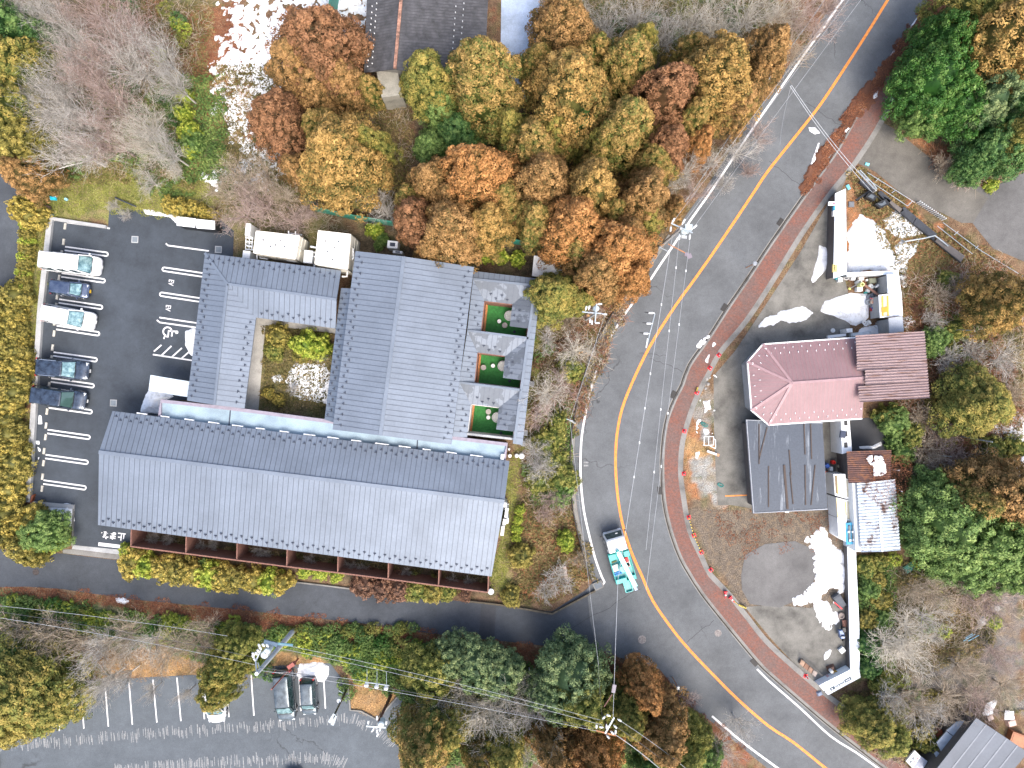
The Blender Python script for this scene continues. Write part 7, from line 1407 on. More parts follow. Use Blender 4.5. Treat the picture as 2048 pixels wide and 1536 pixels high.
thing('white_bar', 'short white bar at the pointed corner of the concrete yard', 'bar', [('bar', wh, lambda mb: mb.beam(P(1427, 750, .1), P(1433.5, 754.5, .1), .1, .06))], P(1430, 752))
rope = paint('green_rope', (.05, .22, .20), .8)
for c0, lb, s in (((1441, 969), 'tangled green rope loop on the yard edge', 1), ((1408, 848), 'tangled green netting on the snow strip', 1.2)):
    mb = MB(); 
    for j in range(3):
        pts = []; ph = random.random()*6
        for k in range(18): a = k*.5+ph; pts.append(P(c0[0]+math.cos(a)*(5+2*math.sin(k*1.3))*s, c0[1]+math.sin(a*1.1)*3.4*s+j, .06+.01*j))
        mb.tube(smooth_line(pts, .1), .018, .018, 4)
    setp(mb.build('green_rope', rope), lb, 'rope')
thing('brown_boards', 'row of four weathered brown boards beside the lone red cone', 'boards', [('board_%s' % w, paint('board_'+w, c, .8, var=.3), (lambda k: lambda mb: mb.prism(PL([(1603+k*8.2, 1319+k*7), (1610.5+k*8.2, 1325+k*7), (1606+k*8.2, 1334+k*6.6), (1599+k*8.2, 1328+k*6.8)], .4), .1, .4))(k)) for k, (w, c) in enumerate((('pale', (.30, .20, .14)), ('brown', (.22, .12, .08)), ('tan', (.27, .17, .12)), ('grey', (.33, .28, .25))))]+[('back_edge', M['black'], lambda mb: mb.beam(P(1604, 1317, .5), P(1642, 1349, .5), .08, .3))], P(1618, 1336))
def rb(name, lb, cat_, x, y, w, h, z, col_, rz=0, z0=.03, tp=1.0, rough=.6, bev=.03):
    p = P(x, y, z); mb = MB(); mb.box((p.x, p.y, z0+(z-z0)/2), (w, h, z-z0), R(rz), 0, tp); mb.box((p.x, p.y, z+.01), (w*tp*.8, h*tp*.8, .03), R(rz), 1)
    o = mb.build(name, [paint(name+'_'+str(x), col_, rough, var=.2, scale=6), paint(name+'_lid_'+str(x), tuple(min(.9, c*1.15) for c in col_), rough)], bevel=bev); setp(o, lb, cat_); return o
def ring(name, lb, cat_, x, y, r, h, col_, z0=.03):
    p = P(x, y, h); mb = MB(); mb.lathe((p.x, p.y, z0), [(r*.9, 0), (r, h*.3), (r, h*.8), (r*.85, h), (r*.55, h), (r*.5, h*.55), (.02, h*.5)], 20); setp(mb.build(name, paint(name+'_'+str(x), col_, .6, var=.2)), lb, cat_)
W_ = (.74, .76, .75)
rb('white_box', 'white plastic box lying alone above the lower yard wall', 'box', 1685, 1301, .55, .5, .35, W_, 38)
rb('tool_sink', 'open black tub with red edge at the right of the lower yard', 'tub', 1680, 1203, .75, 1.3, .6, (.05, .06, .075), 32)
mb = MB(); mb.beam(P(1668, 1204, .62), P(1684, 1218, .62), .1, .06); setp(mb.build('red_rail', red), 'thin red rail along the open black tub', 'rail')
ring('old_tyre', 'old pale tyre below the open black tub', 'tyre', 1683, 1232, .34, .22, (.24, .20, .18))
t = empty('mobility_scooter', P(1686, 1263), 0, 'blue motor scooter parked by the lower white wall', 'scooter')
bs = carpaint('scooter_blue', (.05, .10, .22), .2)
for nm, mt, bx in (('body', bs, [(1684, 1268, .5, .75, .45, .8)]), ('seat', M['black'], [(1689, 1260, .35, .5, .75, .85)]), ('front_cover', bs, [(1686, 1275, .45, .3, .3, .95)]), ('pallet_rack', brownp, [(1690, 1247, .5, .7, .3, .4)])):
    mb = MB()
    for x, y, w, h, z0, z1 in bx: p = P(x, y, z1); mb.box((p.x, p.y, (z0+z1)/2), (w, h, z1-z0), R(8))
    mb.build(nm, mt, t, bevel=.06)
mb = MB(); a = P(1680, 1272, 1.0); c = P(1693, 1273, 1.0); mb.tube([a, c], .025, .025, 6); mb.build('handlebar', M['black'], t)
for y in (1256, 1277): p = P(1686, y, .25); mb = MB(); mb.tube([(p.x-.08, p.y, .25), (p.x+.08, p.y, .25)], .24, .24, 14); mb.build('wheel', M['tyre'], t)
p = P(1687, 1275, 1.0); mb = MB(); mb.lathe((p.x, p.y, .95), [(.09, 0), (.06, .06)], 10); mb.build('headlamp', insm, t)
# junk by the slanted sign
ring('yellow_bucket', 'yellow-rimmed bucket against the slanted sign wall', 'bucket', 1671, 1347, .28, .4, (.42, .25, .05)); rb('brown_sack', 'dark brown heap of sacks above the slanted sign', 'sacks', 1664, 1338, .8, .6, .35, (.10, .05, .035), 20, tp=.6); ring('white_cup', 'small white bowl on the brown sacks', 'bowl', 1661, 1341, .16, .5, W_, .35)
rb('paint_can', 'white can with red band beside the slanted sign', 'can', 1659, 1357, .26, .45, .5, (.6, .4, .4), 30); rb('blue_tarp', 'small grey-blue tarp bundle left of the slanted sign', 'tarp', 1640, 1388, .6, .5, .3, (.16, .20, .28), 20, tp=.7)
# junk pile beside the open cabinet
rb('white_basin', 'square white basin at the left end of the junk row', 'basin', 1681, 559, .42, .42, .5, W_, 5); rb('teal_crate', 'teal crate under the corner of the tall yard wall', 'crate', 1676, 555, .5, .3, .35, (.03, .30, .33), 12)
t = empty('grey_chair', P(1692.5, 556), 0, 'light grey square stool frame in the junk row', 'stool')
mb = MB()
for a, c in (((1688, 553), (1697, 553.5)), ((1688, 553), (1688, 559)), ((1697, 553), (1697, 559)), ((1688, 559), (1697, 559))): mb.beam(P(*a, .5), P(*c, .5), .1, .06)
for a in ((1688, 553), (1697, 553), (1688, 559), (1697, 559)): q = P(*a, .5); mb.box((q.x, q.y, .25), (.05, .05, .5))
mb.build('frame', paint('stool_grey', (.45, .45, .44), .6), t); mb = MB(); p = P(1692.5, 556, .4); mb.box((p.x, p.y, .35), (.3, .2, .05)); mb.build('seat', M['guard'], t)
rb('cooler_box', 'white cooler box in the junk row', 'box', 1707, 557, .42, .3, .45, W_, -8); rb('white_tray', 'white tray with brown edge in the junk row', 'tray', 1723, 556, .55, .38, .5, (.6, .55, .5), -12); rb('styrofoam_piece', 'small styrofoam piece right of the white tray', 'styrofoam', 1734, 560, .25, .2, .3, W_, 25)
rb('blue_roll', 'pale blue sheet roll leaning on the thin wall', 'roll', 1730, 551, .9, .18, .7, (.40, .58, .62), 8)
rb('olive_tarp', 'olive folded tarp at the top of the junk pile', 'tarp', 1746, 561, .75, .55, .5, (.20, .21, .15), 5, tp=.9); rb('navy_bin', 'navy box under the right white wall', 'box', 1776, 562, .4, .38, .8, (.015, .025, .05), 5); rb('green_can', 'sage green canister with black cap by the open cabinet', 'canister', 1782, 579, .34, .34, .9, (.30, .35, .25), 0)
ring('white_hose_reel', 'white ring on top of the yellow hatted bin', 'reel', 1720, 564, .24, .75, W_); rb('white_tub', 'white plastic tub under the yellow lid', 'tub', 1720, 578, .52, .42, .6, W_, 0); ring('yellow_disc', 'pale yellow round lid on the white tub', 'lid', 1719, 570.5, .24, .72, (.62, .62, .28), .62)
rb('teal_sheet', 'small teal plastic sheet at the snow edge', 'sheet', 1732, 585, .4, .2, .12, (.03, .25, .23), 12, bev=0)
setp(MB().beam(P(1727, 569, .6), P(1756, 590, .9), .22, .09).build('brown_plank', paint('brown_plank', (.25, .13, .09), .8, var=.2)), 'long brown plank slanting across the junk pile', 'plank')
setp(MB().beam(P(1699, 577, .3), P(1713, 570, .6), .05, .04).build('broom_handle', paint('grey_handle', (.25, .28, .3), .6)), 'grey broom handle with yellow tip left of the junk pile', 'broom')
setp(MB().lathe(P(1698.5, 577.5, .2), [(.1, 0), (.12, .1), (.05, .15)], 8).build('yellow_brush', paint('brush_yellow', (.65, .7, .15), .7)), 'small yellow brush head left of the junk pile', 'brush')
for i, (x, y, r, c, lb) in enumerate([(1742, 573, .28, W_, 'round white basin in the middle of the junk pile'), (1741, 594, .32, (.22, .24, .27), 'upper grey wheel at the snow edge by the beer crate'), (1748, 590, .26, (.20, .22, .25), 'small grey wheel above the beer crate'), (1738.5, 604, .3, (.30, .33, .36), 'lower pale wheel at the snow edge'), (1765, 582, .24, (.3, .34, .38), 'grey fan disc near the open cabinet'), (1752, 596, .18, (.05, .05, .06), 'black pot touching the beer crate')]): ring('round_junk', lb, 'junk', x, y, r, .3+.05*i, c)
rb('white_bag', 'crumpled white bag left in the junk pile', 'bag', 1755, 572, .6, .3, .5, W_, 40, tp=.6); rb('white_bag', 'crumpled white bag right in the junk pile', 'bag', 1764, 569, .7, .35, .6, W_, 20, tp=.6); rb('black_bag', 'black refuse bag under the brown plank', 'bag', 1750, 579, .6, .55, .4, (.02, .025, .03), 30, tp=.55); rb('foam_box', 'white foam box beside the grey fan disc', 'box', 1761, 582, .3, .4, .4, W_, 0); rb('white_sheet', 'white sheet under the brown plank', 'sheet', 1737, 581, .45, .3, .25, W_, -20, tp=.8)
t = empty('beer_crate', P(1751, 603), 0, 'orange and white bottle crate beside the open cabinet', 'crate')
mb = MB(); p = P(1751, 603, .7); mb.box((p.x, p.y, .37), (.78, .55, .66), R(-14)); mb.build('crate_body', paint('crate_cream', (.72, .55, .42), .6), t); mb = MB()
for i in range(3):
    for j in range(2): v = Matrix.Rotation(R(-14), 3, 'Z')@Vector((-.22+i*.22, -.12+j*.24, 0)); mb.lathe((p.x+v.x, p.y+v.y, .70), [(.07, 0), (.07, .03)], 10)
mb.build('bottle_well', paint('crate_orange', (.75, .22, .08), .6), t)
mb = MB(); p = P(1747, 598, .72); mb.box((p.x, p.y, .69), (.7, .06, .08), R(-14)); mb.build('crate_rim', paint('crate_pink', (.7, .1, .15), .6), t)
t = empty('red_helmet', P(1748, 617), 0, 'red child car with blue seat below the bottle crate', 'toy car'); 
for nm, c, x, y, w, h, z in (('body', (.4, .03, .04), 1747, 618, .5, .35, .4), ('seat', (.06, .12, .4), 1747, 616, .25, .2, .55), ('bumper', (.5, .5, .5), 1754, 617, .18, .35, .3), ('front', (.05, .04, .05), 1748, 624, .4, .15, .25)):
    q = P(x, y, z); mb = MB(); mb.box((q.x, q.y, z/2+.05), (w, h, z-.05), R(12)); mb.build(nm, paint('toy_'+nm, c, .5), t, bevel=.05)
t = empty('plastic_chair', P(1732, 648), 0, 'white plastic chair lying at the edge of the snow', 'chair'); mb = MB()
for a, c in (((1725, 645), (1731, 652)), ((1731, 652), (1736, 648)), ((1736, 648), (1729, 642)), ((1729, 642), (1725, 645)), ((1728, 648), (1733, 645))): mb.beam(P(*a, .4), P(*c, .4), .14, .06)
mb.build('frame', wh, t); mb = MB()
for a in ((1725, 645), (1731, 652), (1736, 648), (1729, 642)): q = P(*a, .4); mb.tube([(q.x, q.y, .03), (q.x, q.y, .4)], .03, .02, 6)
mb.build('leg', wh, t)
rb('white_jug', 'white jug right of the plastic chair', 'jug', 1740, 645, .32, .5, .35, W_, 30, tp=.7); rb('grey_stone', 'small grey stone block above the corrugated roof', 'stone', 1754, 647, .22, .2, .15, (.35, .34, .32)); ring('disc_cover', 'round white lid lying on the yard above the pink roof', 'lid', 1666, 661, .22, .12, W_)
rb('gutter_box', 'white box unit standing on the pink roof edge', 'box', 1699, 661, .6, .4, 1.4, W_, 4); setp(MB().prism(PL([(1656, 671), (1692, 667), (1692, 672), (1656, 677)], 1.5), 1.2, 1.5).build('white_bench', wh), 'long white bench touching the upper pink roof edge', 'bench')
rb('low_cover', 'pale blue cover slab right of the white box unit', 'cover', 1722, 668, 2.0, .35, .5, (.55, .60, .62), 5, z0=.03)
rb('navy_wheelbarrow', 'navy seat on the passage beside the felt roof', 'seat', 1686, 869, .55, .65, 2.55, (.02, .03, .06), -8, z0=2.42); rb('grey_cloth', 'pale grey cloth left of the navy seat', 'cloth', 1671, 878, .4, .6, .3, (.40, .42, .45), -20)
ring('red_bowl', 'bright red round bowl beside the felt roof', 'bowl', 1668, 925, .2, .5, (.75, .03, .02)); ring('cream_bowl', 'cream round bowl right of the red bowl', 'bowl', 1681, 932.5, .2, .4, (.5, .46, .36)); ring('wood_stump', 'small brown stump below the white canister', 'stump', 1662, 950, .2, .3, (.32, .25, .19))
rb('white_canister', 'white canister below the red bowl', 'canister', 1663, 938, .32, .42, .6, W_); rb('blue_jack', 'blue machine at the right edge of the felt roof', 'machine', 1656, 932, .35, .4, .6, (.03, .10, .4), 40); rb('orange_cloth', 'small orange cloth at the felt roof edge', 'cloth', 1653, 944, .3, .2, .25, (.7, .15, .06))
# black walkway frames in the snowy yard
wk = paint('black_rubber_sheet', (.04, .045, .055), .6, var=.3)
t = empty('black_walkway', P(1800, 430), 0, 'long black boarded walkway slanting across the snowy yard', 'walkway')
for q, m_ in (([(1720, 364), (1724, 357), (1750, 380), (1745, 388)], wk), ([(1756, 386), (1762, 381), (1783, 400), (1777, 408)], wk), ([(1765, 392), (1776, 397), (1808, 420), (1800, 426)], paint('grey_boards', (.13, .115, .105), .8)), ([(1800, 424), (1808, 413), (1833, 434), (1826, 446)], wk), ([(1827, 447), (1834, 435), (1874, 468), (1868, 480)], wk), ([(1870, 482), (1878, 474), (1930, 512), (1922, 524)], paint('grey_boards', (.13, .115, .105), .8))):
    MB().prism(PL(q, .5), .3, .5).build('board_panel', m_, t)
mb = MB(); mb.beam(P(1716, 366, .5), P(1800, 428, .5), .06, .12); mb.beam(P(1800, 428, .5), P(1920, 526, .5), .06, .12); mb.build('edge_rail', M['black'], t)
for i, (q, z) in enumerate((([(1737, 386), (1744, 383), (1755, 393), (1748, 402), (1731, 394)], .8), ([(1762, 402), (1773, 397), (1778, 408), (1761, 417), (1750, 408)], .7))):
    t = empty('black_box', P(q[0][0], q[0][1]), 0, ['upper black box with grey lid beside the walkway', 'lower black box with grey lid beside the walkway'][i], 'box'); MB().prism(PL(q, z), .02, z).build('box_body', M['black'], t); MB().prism(shrink(PL(q, z+.04), .25), z, z+.04).build('lid', paint('slate_lid', (.10, .12, .14), .6), t)
setp(MB().beam(P(1711, 401, .4), P(1743, 380, .5), .2, .12).build('black_post', M['black']), 'black fallen post beside the upper black box', 'post'); rb('grey_mat', 'dark grey square slab right of the tall yard wall', 'slab', 1703, 408.5, .55, .55, .12, (.13, .14, .155), 0); rb('turquoise_cover', 'small turquoise lid by the end of the yard wall', 'lid', 1697, 374, .3, .5, .15, (.15, .5, .6), 28)
rb('cyan_box', 'cyan box lid on the concrete driveway edge', 'lid', 1735, 328, .4, .25, .12, (.2, .65, .7), -15); rb('blue_planter', 'bright blue crate on the lawn at the top left', 'crate', 105, 396, .6, .33, .3, (.02, .55, .75), -4); ring('blue_ball', 'left pale blue lamp on the lawn', 'lamp', 78, 393, .14, .3, (.35, .65, .75)); ring('blue_ball', 'right pale blue lamp on the lawn', 'lamp', 131, 398, .14, .3, (.35, .65, .75)); ring('blue_ball', 'pale blue lamp at the corner of the concrete wall', 'lamp', 102, 430, .14, .3, (.35, .65, .75))
rb('brown_bench', 'reddish brown bench beside the yellow bush at top left', 'bench', 83, 416, 1.3, .6, .45, (.20, .13, .11), -6); setp(MB().tube([P(230, 395, .3), P(272, 413, .3)], .07, .06, 8).build('dark_drainpipe', M['guard']), 'dark drainpipe lying on the lawn above the car park', 'pipe')
rb('red_torn_box', 'red-brown rag hanging at the lower left wall end', 'rag', 63, 998, .18, .9, .4, (.30, .09, .04), -15, tp=.8)
# green mesh fences
gm = paint('green_mesh', (.04, .26, .19), .6, var=.15)
for pts, h, lb in (([(680, -20), (672, 52)], 3, 'green mesh fence running down the snow meadow at the top'), ([(631, 400), (636, 424), (700, 438), (790, 453)], 2.2, 'green mesh fence below the golden cedar near the tanks'), ([(955, 479), (1090, 496)], 2.2, 'green mesh fence behind the small bushes under the cedars'), ([(654, 178), (652, 205)], 3, 'short green mesh fence piece between the rusty cedars')):
    t = empty('mesh_fence', P(*pts[0]), 0, lb, 'fence', 'green mesh fences'); L = PL(pts); mb = MB(); strip(mb, L, -.015, .015, .05, h); mb.build('mesh_panel', gm, t); mb = MB()
    for q in L: mb.tube([(q.x, q.y, 0), (q.x, q.y, h+.1)], .05, .05, 8)
    for q, r_ in zip(L, L[1:]): mb.tube([(q.x, q.y, h), (r_.x, r_.y, h)], .04, .04, 6)
    mb.build('post', gm, t)
# driveway railing and guard fence by the road
t = empty('pipe_railing', P(1800, 400), 0, 'low grey pipe railing along the ditch beside the concrete driveway', 'railing'); mb = MB()
for a, c in (((1735, 345), (1830, 405)), ((1722, 350), (1815, 412)), ((1886, 445), (1960, 500)), ((1875, 452), (1945, 508)), ((1960, 500), (2045, 552))): mb.tube([P(*a, .4), P(*c, .4)], .035, .035, 6)
mb.build('rail', galv, t); mb = MB()
for a, c in (((1783, 386), (1790, 381)), ((1815, 412), (1825, 402)), ((1908, 470), (1916, 463)), ((1950, 497), (1956, 492)), ((1752, 362), (1757, 357))): mb.beam(P(*a, .35), P(*c, .35), .06, .06)
mb.build('cross_bar', galv, t); mb = MB()
for k in range(14): mb.lathe(P(1833+k*3.9, 406+k*2.6, 0), [(.07, 0), (.07, .7), (.03, .74)], 8)
mb.build('white_picket', insm, t)
t = empty('guard_cable_fence', P(1500, 200), 0, 'white posted cable guard fence along the upper left road edge', 'guard fence'); mb = MB(); L2 = [p for p in offset_line(leftw, -sgn_l*1.5)]; seg = [p for p in L2 if P(0, 470).y < p.y]
for h in (.5, .75): mb.tube([Vector((p.x, p.y, h)) for p in seg], .03, .03, 5)
mb.build('cable', galv, t); mb = MB()
for p in seg[::3]: mb.lathe((p.x, p.y, 0), [(.07, 0), (.07, .85), (.03, .88)], 8)
mb.build('post', insm, t)
# retaining wall on the inside of the bend (road lies below the garden), its shadow painted in as a dark colour
sel = [p for p in offset_line(leftw, -sgn_l*1.05) if P(0, 1165).y < p.y < P(0, 560).y]; mb = MB(); strip(mb, sel, -.05, .05, 0, .55); mb.build('bend_wall', paint('dark_shade_wall', (.045, .04, .037), .9)); setp(bpy.data.objects['bend_wall'], 'dark low retaining wall along the inside of the road bend', 'retaining wall')
p = P(1196, 1170); mb = MB(); mb.box((p.x, p.y, .1), (.95, .75, .2), R(25)); mb.box((p.x, p.y, .21), (.72, .52, .03), R(25), 1); setp(mb.build('catch_basin', [M['kerb'], paint('basin_lid', (.12, .14, .16), .7)]), 'concrete catch basin at the end of the white road line', 'catch basin')
wall('kerb_wall', [(1190, 1180), (1104, 1226), (1060, 1218), (1000, 1208), (930, 1200)], .16, .35, paint('mossy_wall', (.10, .085, .06), .9, var=.3), 'mossy kerb wall where the side road meets the garden corner')
wall('kerb_wall', [(587, 1163), (640, 1169), (712, 1178)], .14, .2, M['kerb'], 'narrow concrete kerb between the two hedges on the side road')
wall('kerb_wall', [(697, 1372), (701, 1419), (722, 1421), (755, 1438), (808, 1378)], .14, .18, M['kerb'], 'concrete kerb round the straw island')
p = P(1278, 1322); sheet('island_pad', [(1248, 1318), (1262, 1311), (1285, 1311), (1305, 1322), (1318, 1338), (1300, 1333), (1280, 1323), (1262, 1322)], .06, M['kerb'])
sheet('tactile_paving', [(1272, 1328), (1281, 1324), (1294, 1338), (1287, 1346)], .05, paint('tactile_yellow', (.42, .27, .07), .8, var=.2, scale=10))
for i, (x, y) in enumerate(((1253, 1312), (1273, 1309), (1281, 1309), (1295, 1313), (1301, 1318))):
    p = P(x, y); mb = MB(); mb.lathe((p.x, p.y, .02), [(.09, 0), (.06, .4), (.06, .7), (.03, .72)], 10); setp(mb.build('guide_post', insm), '%s white guide post round the junction island from the left' % rowname[i], 'guide post', 'guide posts at the junction island')
for i, (x, y, lb) in enumerate(((1509, 527, 'round convex mirror at the gutter of the upper brick sidewalk'), (1356, 1375, 'round pale mirror on the lower left road verge'), (1297, 579, 'round convex mirror under the cedar tips at the left road edge'))):
    t = empty('road_mirror', P(x, y), 0, lb, 'road mirror'); q = P(x, y, 2.5); mb = MB(); mb.tube([(q.x, q.y, 0), (q.x, q.y, 2.6)], .04, .04, 8); mb.build('post', rustbar, t); mb = MB(); mb.lathe((q.x, q.y, 2.6), [(.22, 0), (.22, .05), (.15, .1)], 18); mb.build('mirror_face', paint('mirror_grey', (.3, .32, .34), .3, .3), t)
# cut logs
lg = paint('log_bark', (.22, .17, .13), .9); le = paint('log_end', (.72, .45, .20), .8)
for i, (x, y, r, l) in enumerate([(1168, 632, .16, .7), (1176, 632, .2, .9), (1176, 648.5, .13, .5), (1149, 654, .12, .5), (1117, 690, .09, .4), (1164, 704, .09, .4), (1159, 706, .07, .3), (1173, 706, .1, .4), (1165, 689, .07, .3)]):
    t = empty('cut_log', P(x, y), 0, 'x', 'log', 'cut logs on the bank'); a = Vector(P(x, y, .3)); d = Vector((math.cos(i*1.3), math.sin(i*1.3)-.6, -.5)).normalized(); mb = MB(); mb.tube([a+d*l, a], r, r, 12); mb.build('bark', lg, t); mb = MB(); mb.tube([a, a-d*.02], r*.97, r*.9, 12); mb.build('cut_face', le, t)
    t['label'] = ['left of the two big orange-faced cut logs', 'largest cut log under the cross-arm pole', 'round cut log just below the two big ones', 'cut log end on the bank edge left of the pole', 'small far-left log stub by the annex', 'left log stub of the lower group', 'thinnest log stub of the lower group', 'right log stub of the lower group', 'single log stub above the lower group'][i]
setp(MB().tube([P(1163, 630, .4), P(1178, 650, .1)], .12, .1, 8).build('fallen_branch', TWIG['white']), 'pale stripped branch beside the cut logs', 'branch')
setp(MB().beam(P(1129, 1132, .15), P(1134, 1166, .15), .3, .1).build('pale_plank', paint('pale_plank', (.50, .40, .34), .8)), 'pale plank standing on the garden corner above the side road', 'plank')
setp(MB().tube([P(1834, 1184, .2), P(1850, 1172, .2)], .05, .05, 6).build('debris_pipe', galv), 'grey pipe lying in the thicket right of the lower white wall', 'pipe')
for a, c, lb in (((1897, 659), (1950, 661), 'bent grey steel pole standing in the right thicket'), ((1923, 873), (1985, 884), 'straight grey steel pole left of the snow patch'), ((1784, 939), (1798, 941), 'upper white duct sticking out from the rusty shed'), ((1796, 979), (1804, 983), 'lower white duct sticking out from the ribbed roof'), ((1863, 910), (1903, 913), 'thin pale pole lying in the brown thicket')):
    t = empty('steel_pole', P(*a), 0, lb, 'pole'); mb = MB(); mb.tube([P(*a, .5), P(*c, 3.2)], .06 if 'thin' not in lb else .03, .06 if 'thin' not in lb else .03, 8); mb.build('tube', galv if 'duct' not in lb else wh, t)
    if 'bent' in lb: mb = MB(); mb.tube([P(*c, 3.2), P(c[0]-2, c[1]+5, 3.1)], .05, .04, 8); mb.build('hook', galv, t)
rb('green_tarp', 'small green sheet in the thicket right of the white wall', 'sheet', 1820, 1135, 1.2, .8, .3, (.05, .20, .14), 35, tp=.9, bev=0); rb('white_crate', 'white foam box on the brick sidewalk end', 'box', 1781, 1487, .5, .45, .4, W_, -30); rb('shed_white', 'pale metal shed corner at the right edge', 'shed', 2050, 930, 2.2, 1.6, 1.8, (.5, .52, .55), 25)
rb('wicker_panel', 'yellow wooden lattice box above the dark shed', 'box', 1934, 1432, 1.1, .7, .9, (.42, .30, .12), 40); rb('rust_drum', 'rust-red round drum left of the tarpaulin', 'drum', 1879, 1469, .8, .8, .8, (.24, .07, .035), 10, tp=.9); rb('copper_trough', 'orange-brown wooden boxes right of the dark shed', 'box', 2037, 1480, 1.5, 1.2, .7, (.32, .13, .06), -20); rb('pink_basin', 'pale pink basin with snow above the dark shed', 'basin', 2025, 1447, .9, .7, .5, (.55, .38, .32), 15, tp=.8); rb('pink_block', 'pale stone block at the top corner of the dark shed', 'stone', 1981, 1436, .6, .5, .5, (.5, .38, .32), 25)
t = empty('blue_rack', P(1940, 1274), 0, 'sky blue three-pronged metal rack on the bare slope', 'rack'); mb = MB(); lb_ = paint('rack_blue', (.25, .5, .65), .5)
for a, c in (((1926, 1282), (1950, 1268)), ((1930, 1276), (1945, 1267)), ((1932, 1281), (1934, 1273)), ((1936, 1282), (1958, 1270))): mb.beam(P(*a, .4), P(*c, .4), .05, .05)
mb.build('frame', lb_, t)
for x, y, r, lb in ((1413, 758, .2, 'pale boulder at the tip of the litter strip'), (1419, 755, .13, 'small pale boulder at the tip of the litter strip'), (1416, 768, .17, 'middle pale boulder on the litter strip'), (1411, 777, .13, 'lowest pale boulder on the litter strip'), (1990, 1215, .4, 'flat grey stone on the far right slope'), (1962, 1240, .5, 'brown flat stone on the far right slope'), (1957, 1252, .3, 'round grey stone on the far right slope')):
    p = P(x, y); mb = MB(); mb.lathe((p.x, p.y, 0), [(r, 0), (r*1.05, r*.4), (r*.7, r*.8), (r*.2, r*.9)], 9); setp(mb.build('boulder', paint('boulder_stone', (.30, .29, .27), .9, var=.3, scale=6)), lb, 'boulder')
# ---------------------------------------------------------------- old snow
def snow(polys, label, z=.02, amp=.9, ns_=1.2, holes=0.0, hs=7.0, thick=.12, res=.07, name='snow_patch', kind=None, mat=None):
    if len(polys) > 1:
        wd_ = ['left piece of ', 'right piece of '] if len(polys) == 2 else ['first piece of ', 'second piece of ', 'third piece of ', 'fourth piece of ']
        for q, w_ in zip(sorted(polys, key=lambda q: q[0][0]), wd_): snow([q], w_+label, z, amp, ns_, holes, hs, thick, res, name, kind)
        return
    pts = PL(polys[0], z); xs = [p.x for p in pts]; ys = [p.y for p in pts]
    X, Y = np.meshgrid(np.arange(min(xs)-.6, max(xs)+.6, res), np.arange(min(ys)-.6, max(ys)+.6, res)); sh = X.shape; X = X.ravel(); Y = Y.ravel(); D = sdist(X, Y, pts)
    f = D+(fbm(X, Y, ns_, 4, 31)-.5)*amp*1.6
    Xw = X+(fbm(X, Y, 1.3, 3, 91)-.5)*1.1; Yw = Y+(fbm(X, Y, 1.3, 3, 92)-.5)*1.1
    if holes: f = np.minimum(f, (.88-.42*holes-(.7*vnoise(Xw*.8+Yw*.6, Yw*.8-Xw*.6, hs, 41)+.3*vnoise(Xw, Yw, hs*2.3, 44)))*.8); f = np.minimum(f, D+.3+(fbm(X, Y, ns_*.6, 4, 77)-.5)*amp*2.6)
    h = np.clip(f*.55, -.06, thick)+np.where(f > 0, (fbm(X, Y, 2.5, 3, 51)-.4)*thick*.35, 0); zz = z+h
    idx = np.arange(X.size).reshape(sh); F = np.stack([idx[:-1, :-1], idx[:-1, 1:], idx[1:, 1:], idx[1:, :-1]], -1).reshape(-1, 4); k = (f[F] > -.06).any(1); F = F[k]; u, inv = np.unique(F, return_inverse=True)
    if not len(F): return
    cx, cy = X[u].mean(), Y[u].mean(); o = npmesh(name, np.stack([X[u]-cx, Y[u]-cy, zz[u]], 1), inv.reshape(-1, 4), mat or M['snow']); o.location = (cx, cy, 0)
    o.data.polygons.foreach_set('use_smooth', [True]*len(o.data.polygons)); setp(o, label, 'snow', 'old snow patches')
    if kind: o['kind'] = kind
    return o
snow([[(1696, 470), (1712, 440), (1722, 432), (1745, 438), (1770, 470), (1780, 490), (1790, 510), (1800, 540), (1694, 543)]], 'largest snow field right of the tall yard wall', .02, .5)
snow([[(1768, 440), (1784, 422), (1796, 424), (1848, 466), (1820, 474), (1800, 476), (1786, 470)]], 'snow field left of the black walkway', .02, .5, holes=.0)
snow([[(1790, 492), (1802, 484), (1834, 486), (1832, 505), (1815, 522), (1808, 545), (1800, 540)]], 'snow piece below the bent white pipe', .02, .5); snow([[(1800, 552), (1812, 552), (1816, 570), (1806, 575)], [(1807, 634), (1822, 632), (1830, 645), (1815, 660), (1808, 655)]], 'small snow remains right of the white walls', .02, .5)
snow([[(1640, 492), (1652, 494), (1659, 508), (1658, 528), (1650, 540), (1636, 556), (1625, 566), (1622, 560), (1630, 535), (1636, 512)]], 'lens-shaped snow strip on the concrete yard', .03, .15)
snow([[(1556, 626), (1580, 618), (1604, 614), (1626, 626), (1606, 642), (1580, 644), (1556, 638)]], 'left flat snow patch above the pink roof', .03, .4); snow([[(1516, 650), (1530, 640), (1556, 630), (1558, 640), (1536, 652), (1516, 656)]], 'thin leftmost snow smear above the pink roof', .03, .5)
snow([[(1641, 622), (1650, 604), (1670, 594), (1700, 588), (1734, 588), (1737, 615), (1737, 634), (1724, 645), (1712, 652), (1690, 640), (1676, 636), (1660, 630)]], 'broad snow field on the yard between lid and junk pile', .03, .2)
snow([[(1716, 656), (1755, 652), (1772, 664), (1770, 672), (1716, 674)]], 'snow along the top edge of the corrugated roof', .03, .4)
snow([[(1403, 800), (1422, 798), (1424, 820), (1410, 824)], [(1391, 842), (1398, 842), (1398, 868), (1390, 870)], [(1408, 858), (1420, 856), (1424, 868), (1410, 870)]], 'melting snow blobs beside the concrete yard edge', .03, .5, 2.0); snow([[(1392, 906), (1398, 904), (1396, 918), (1389, 918)]], 'small snow blob on the gravel strip', .03, .3)
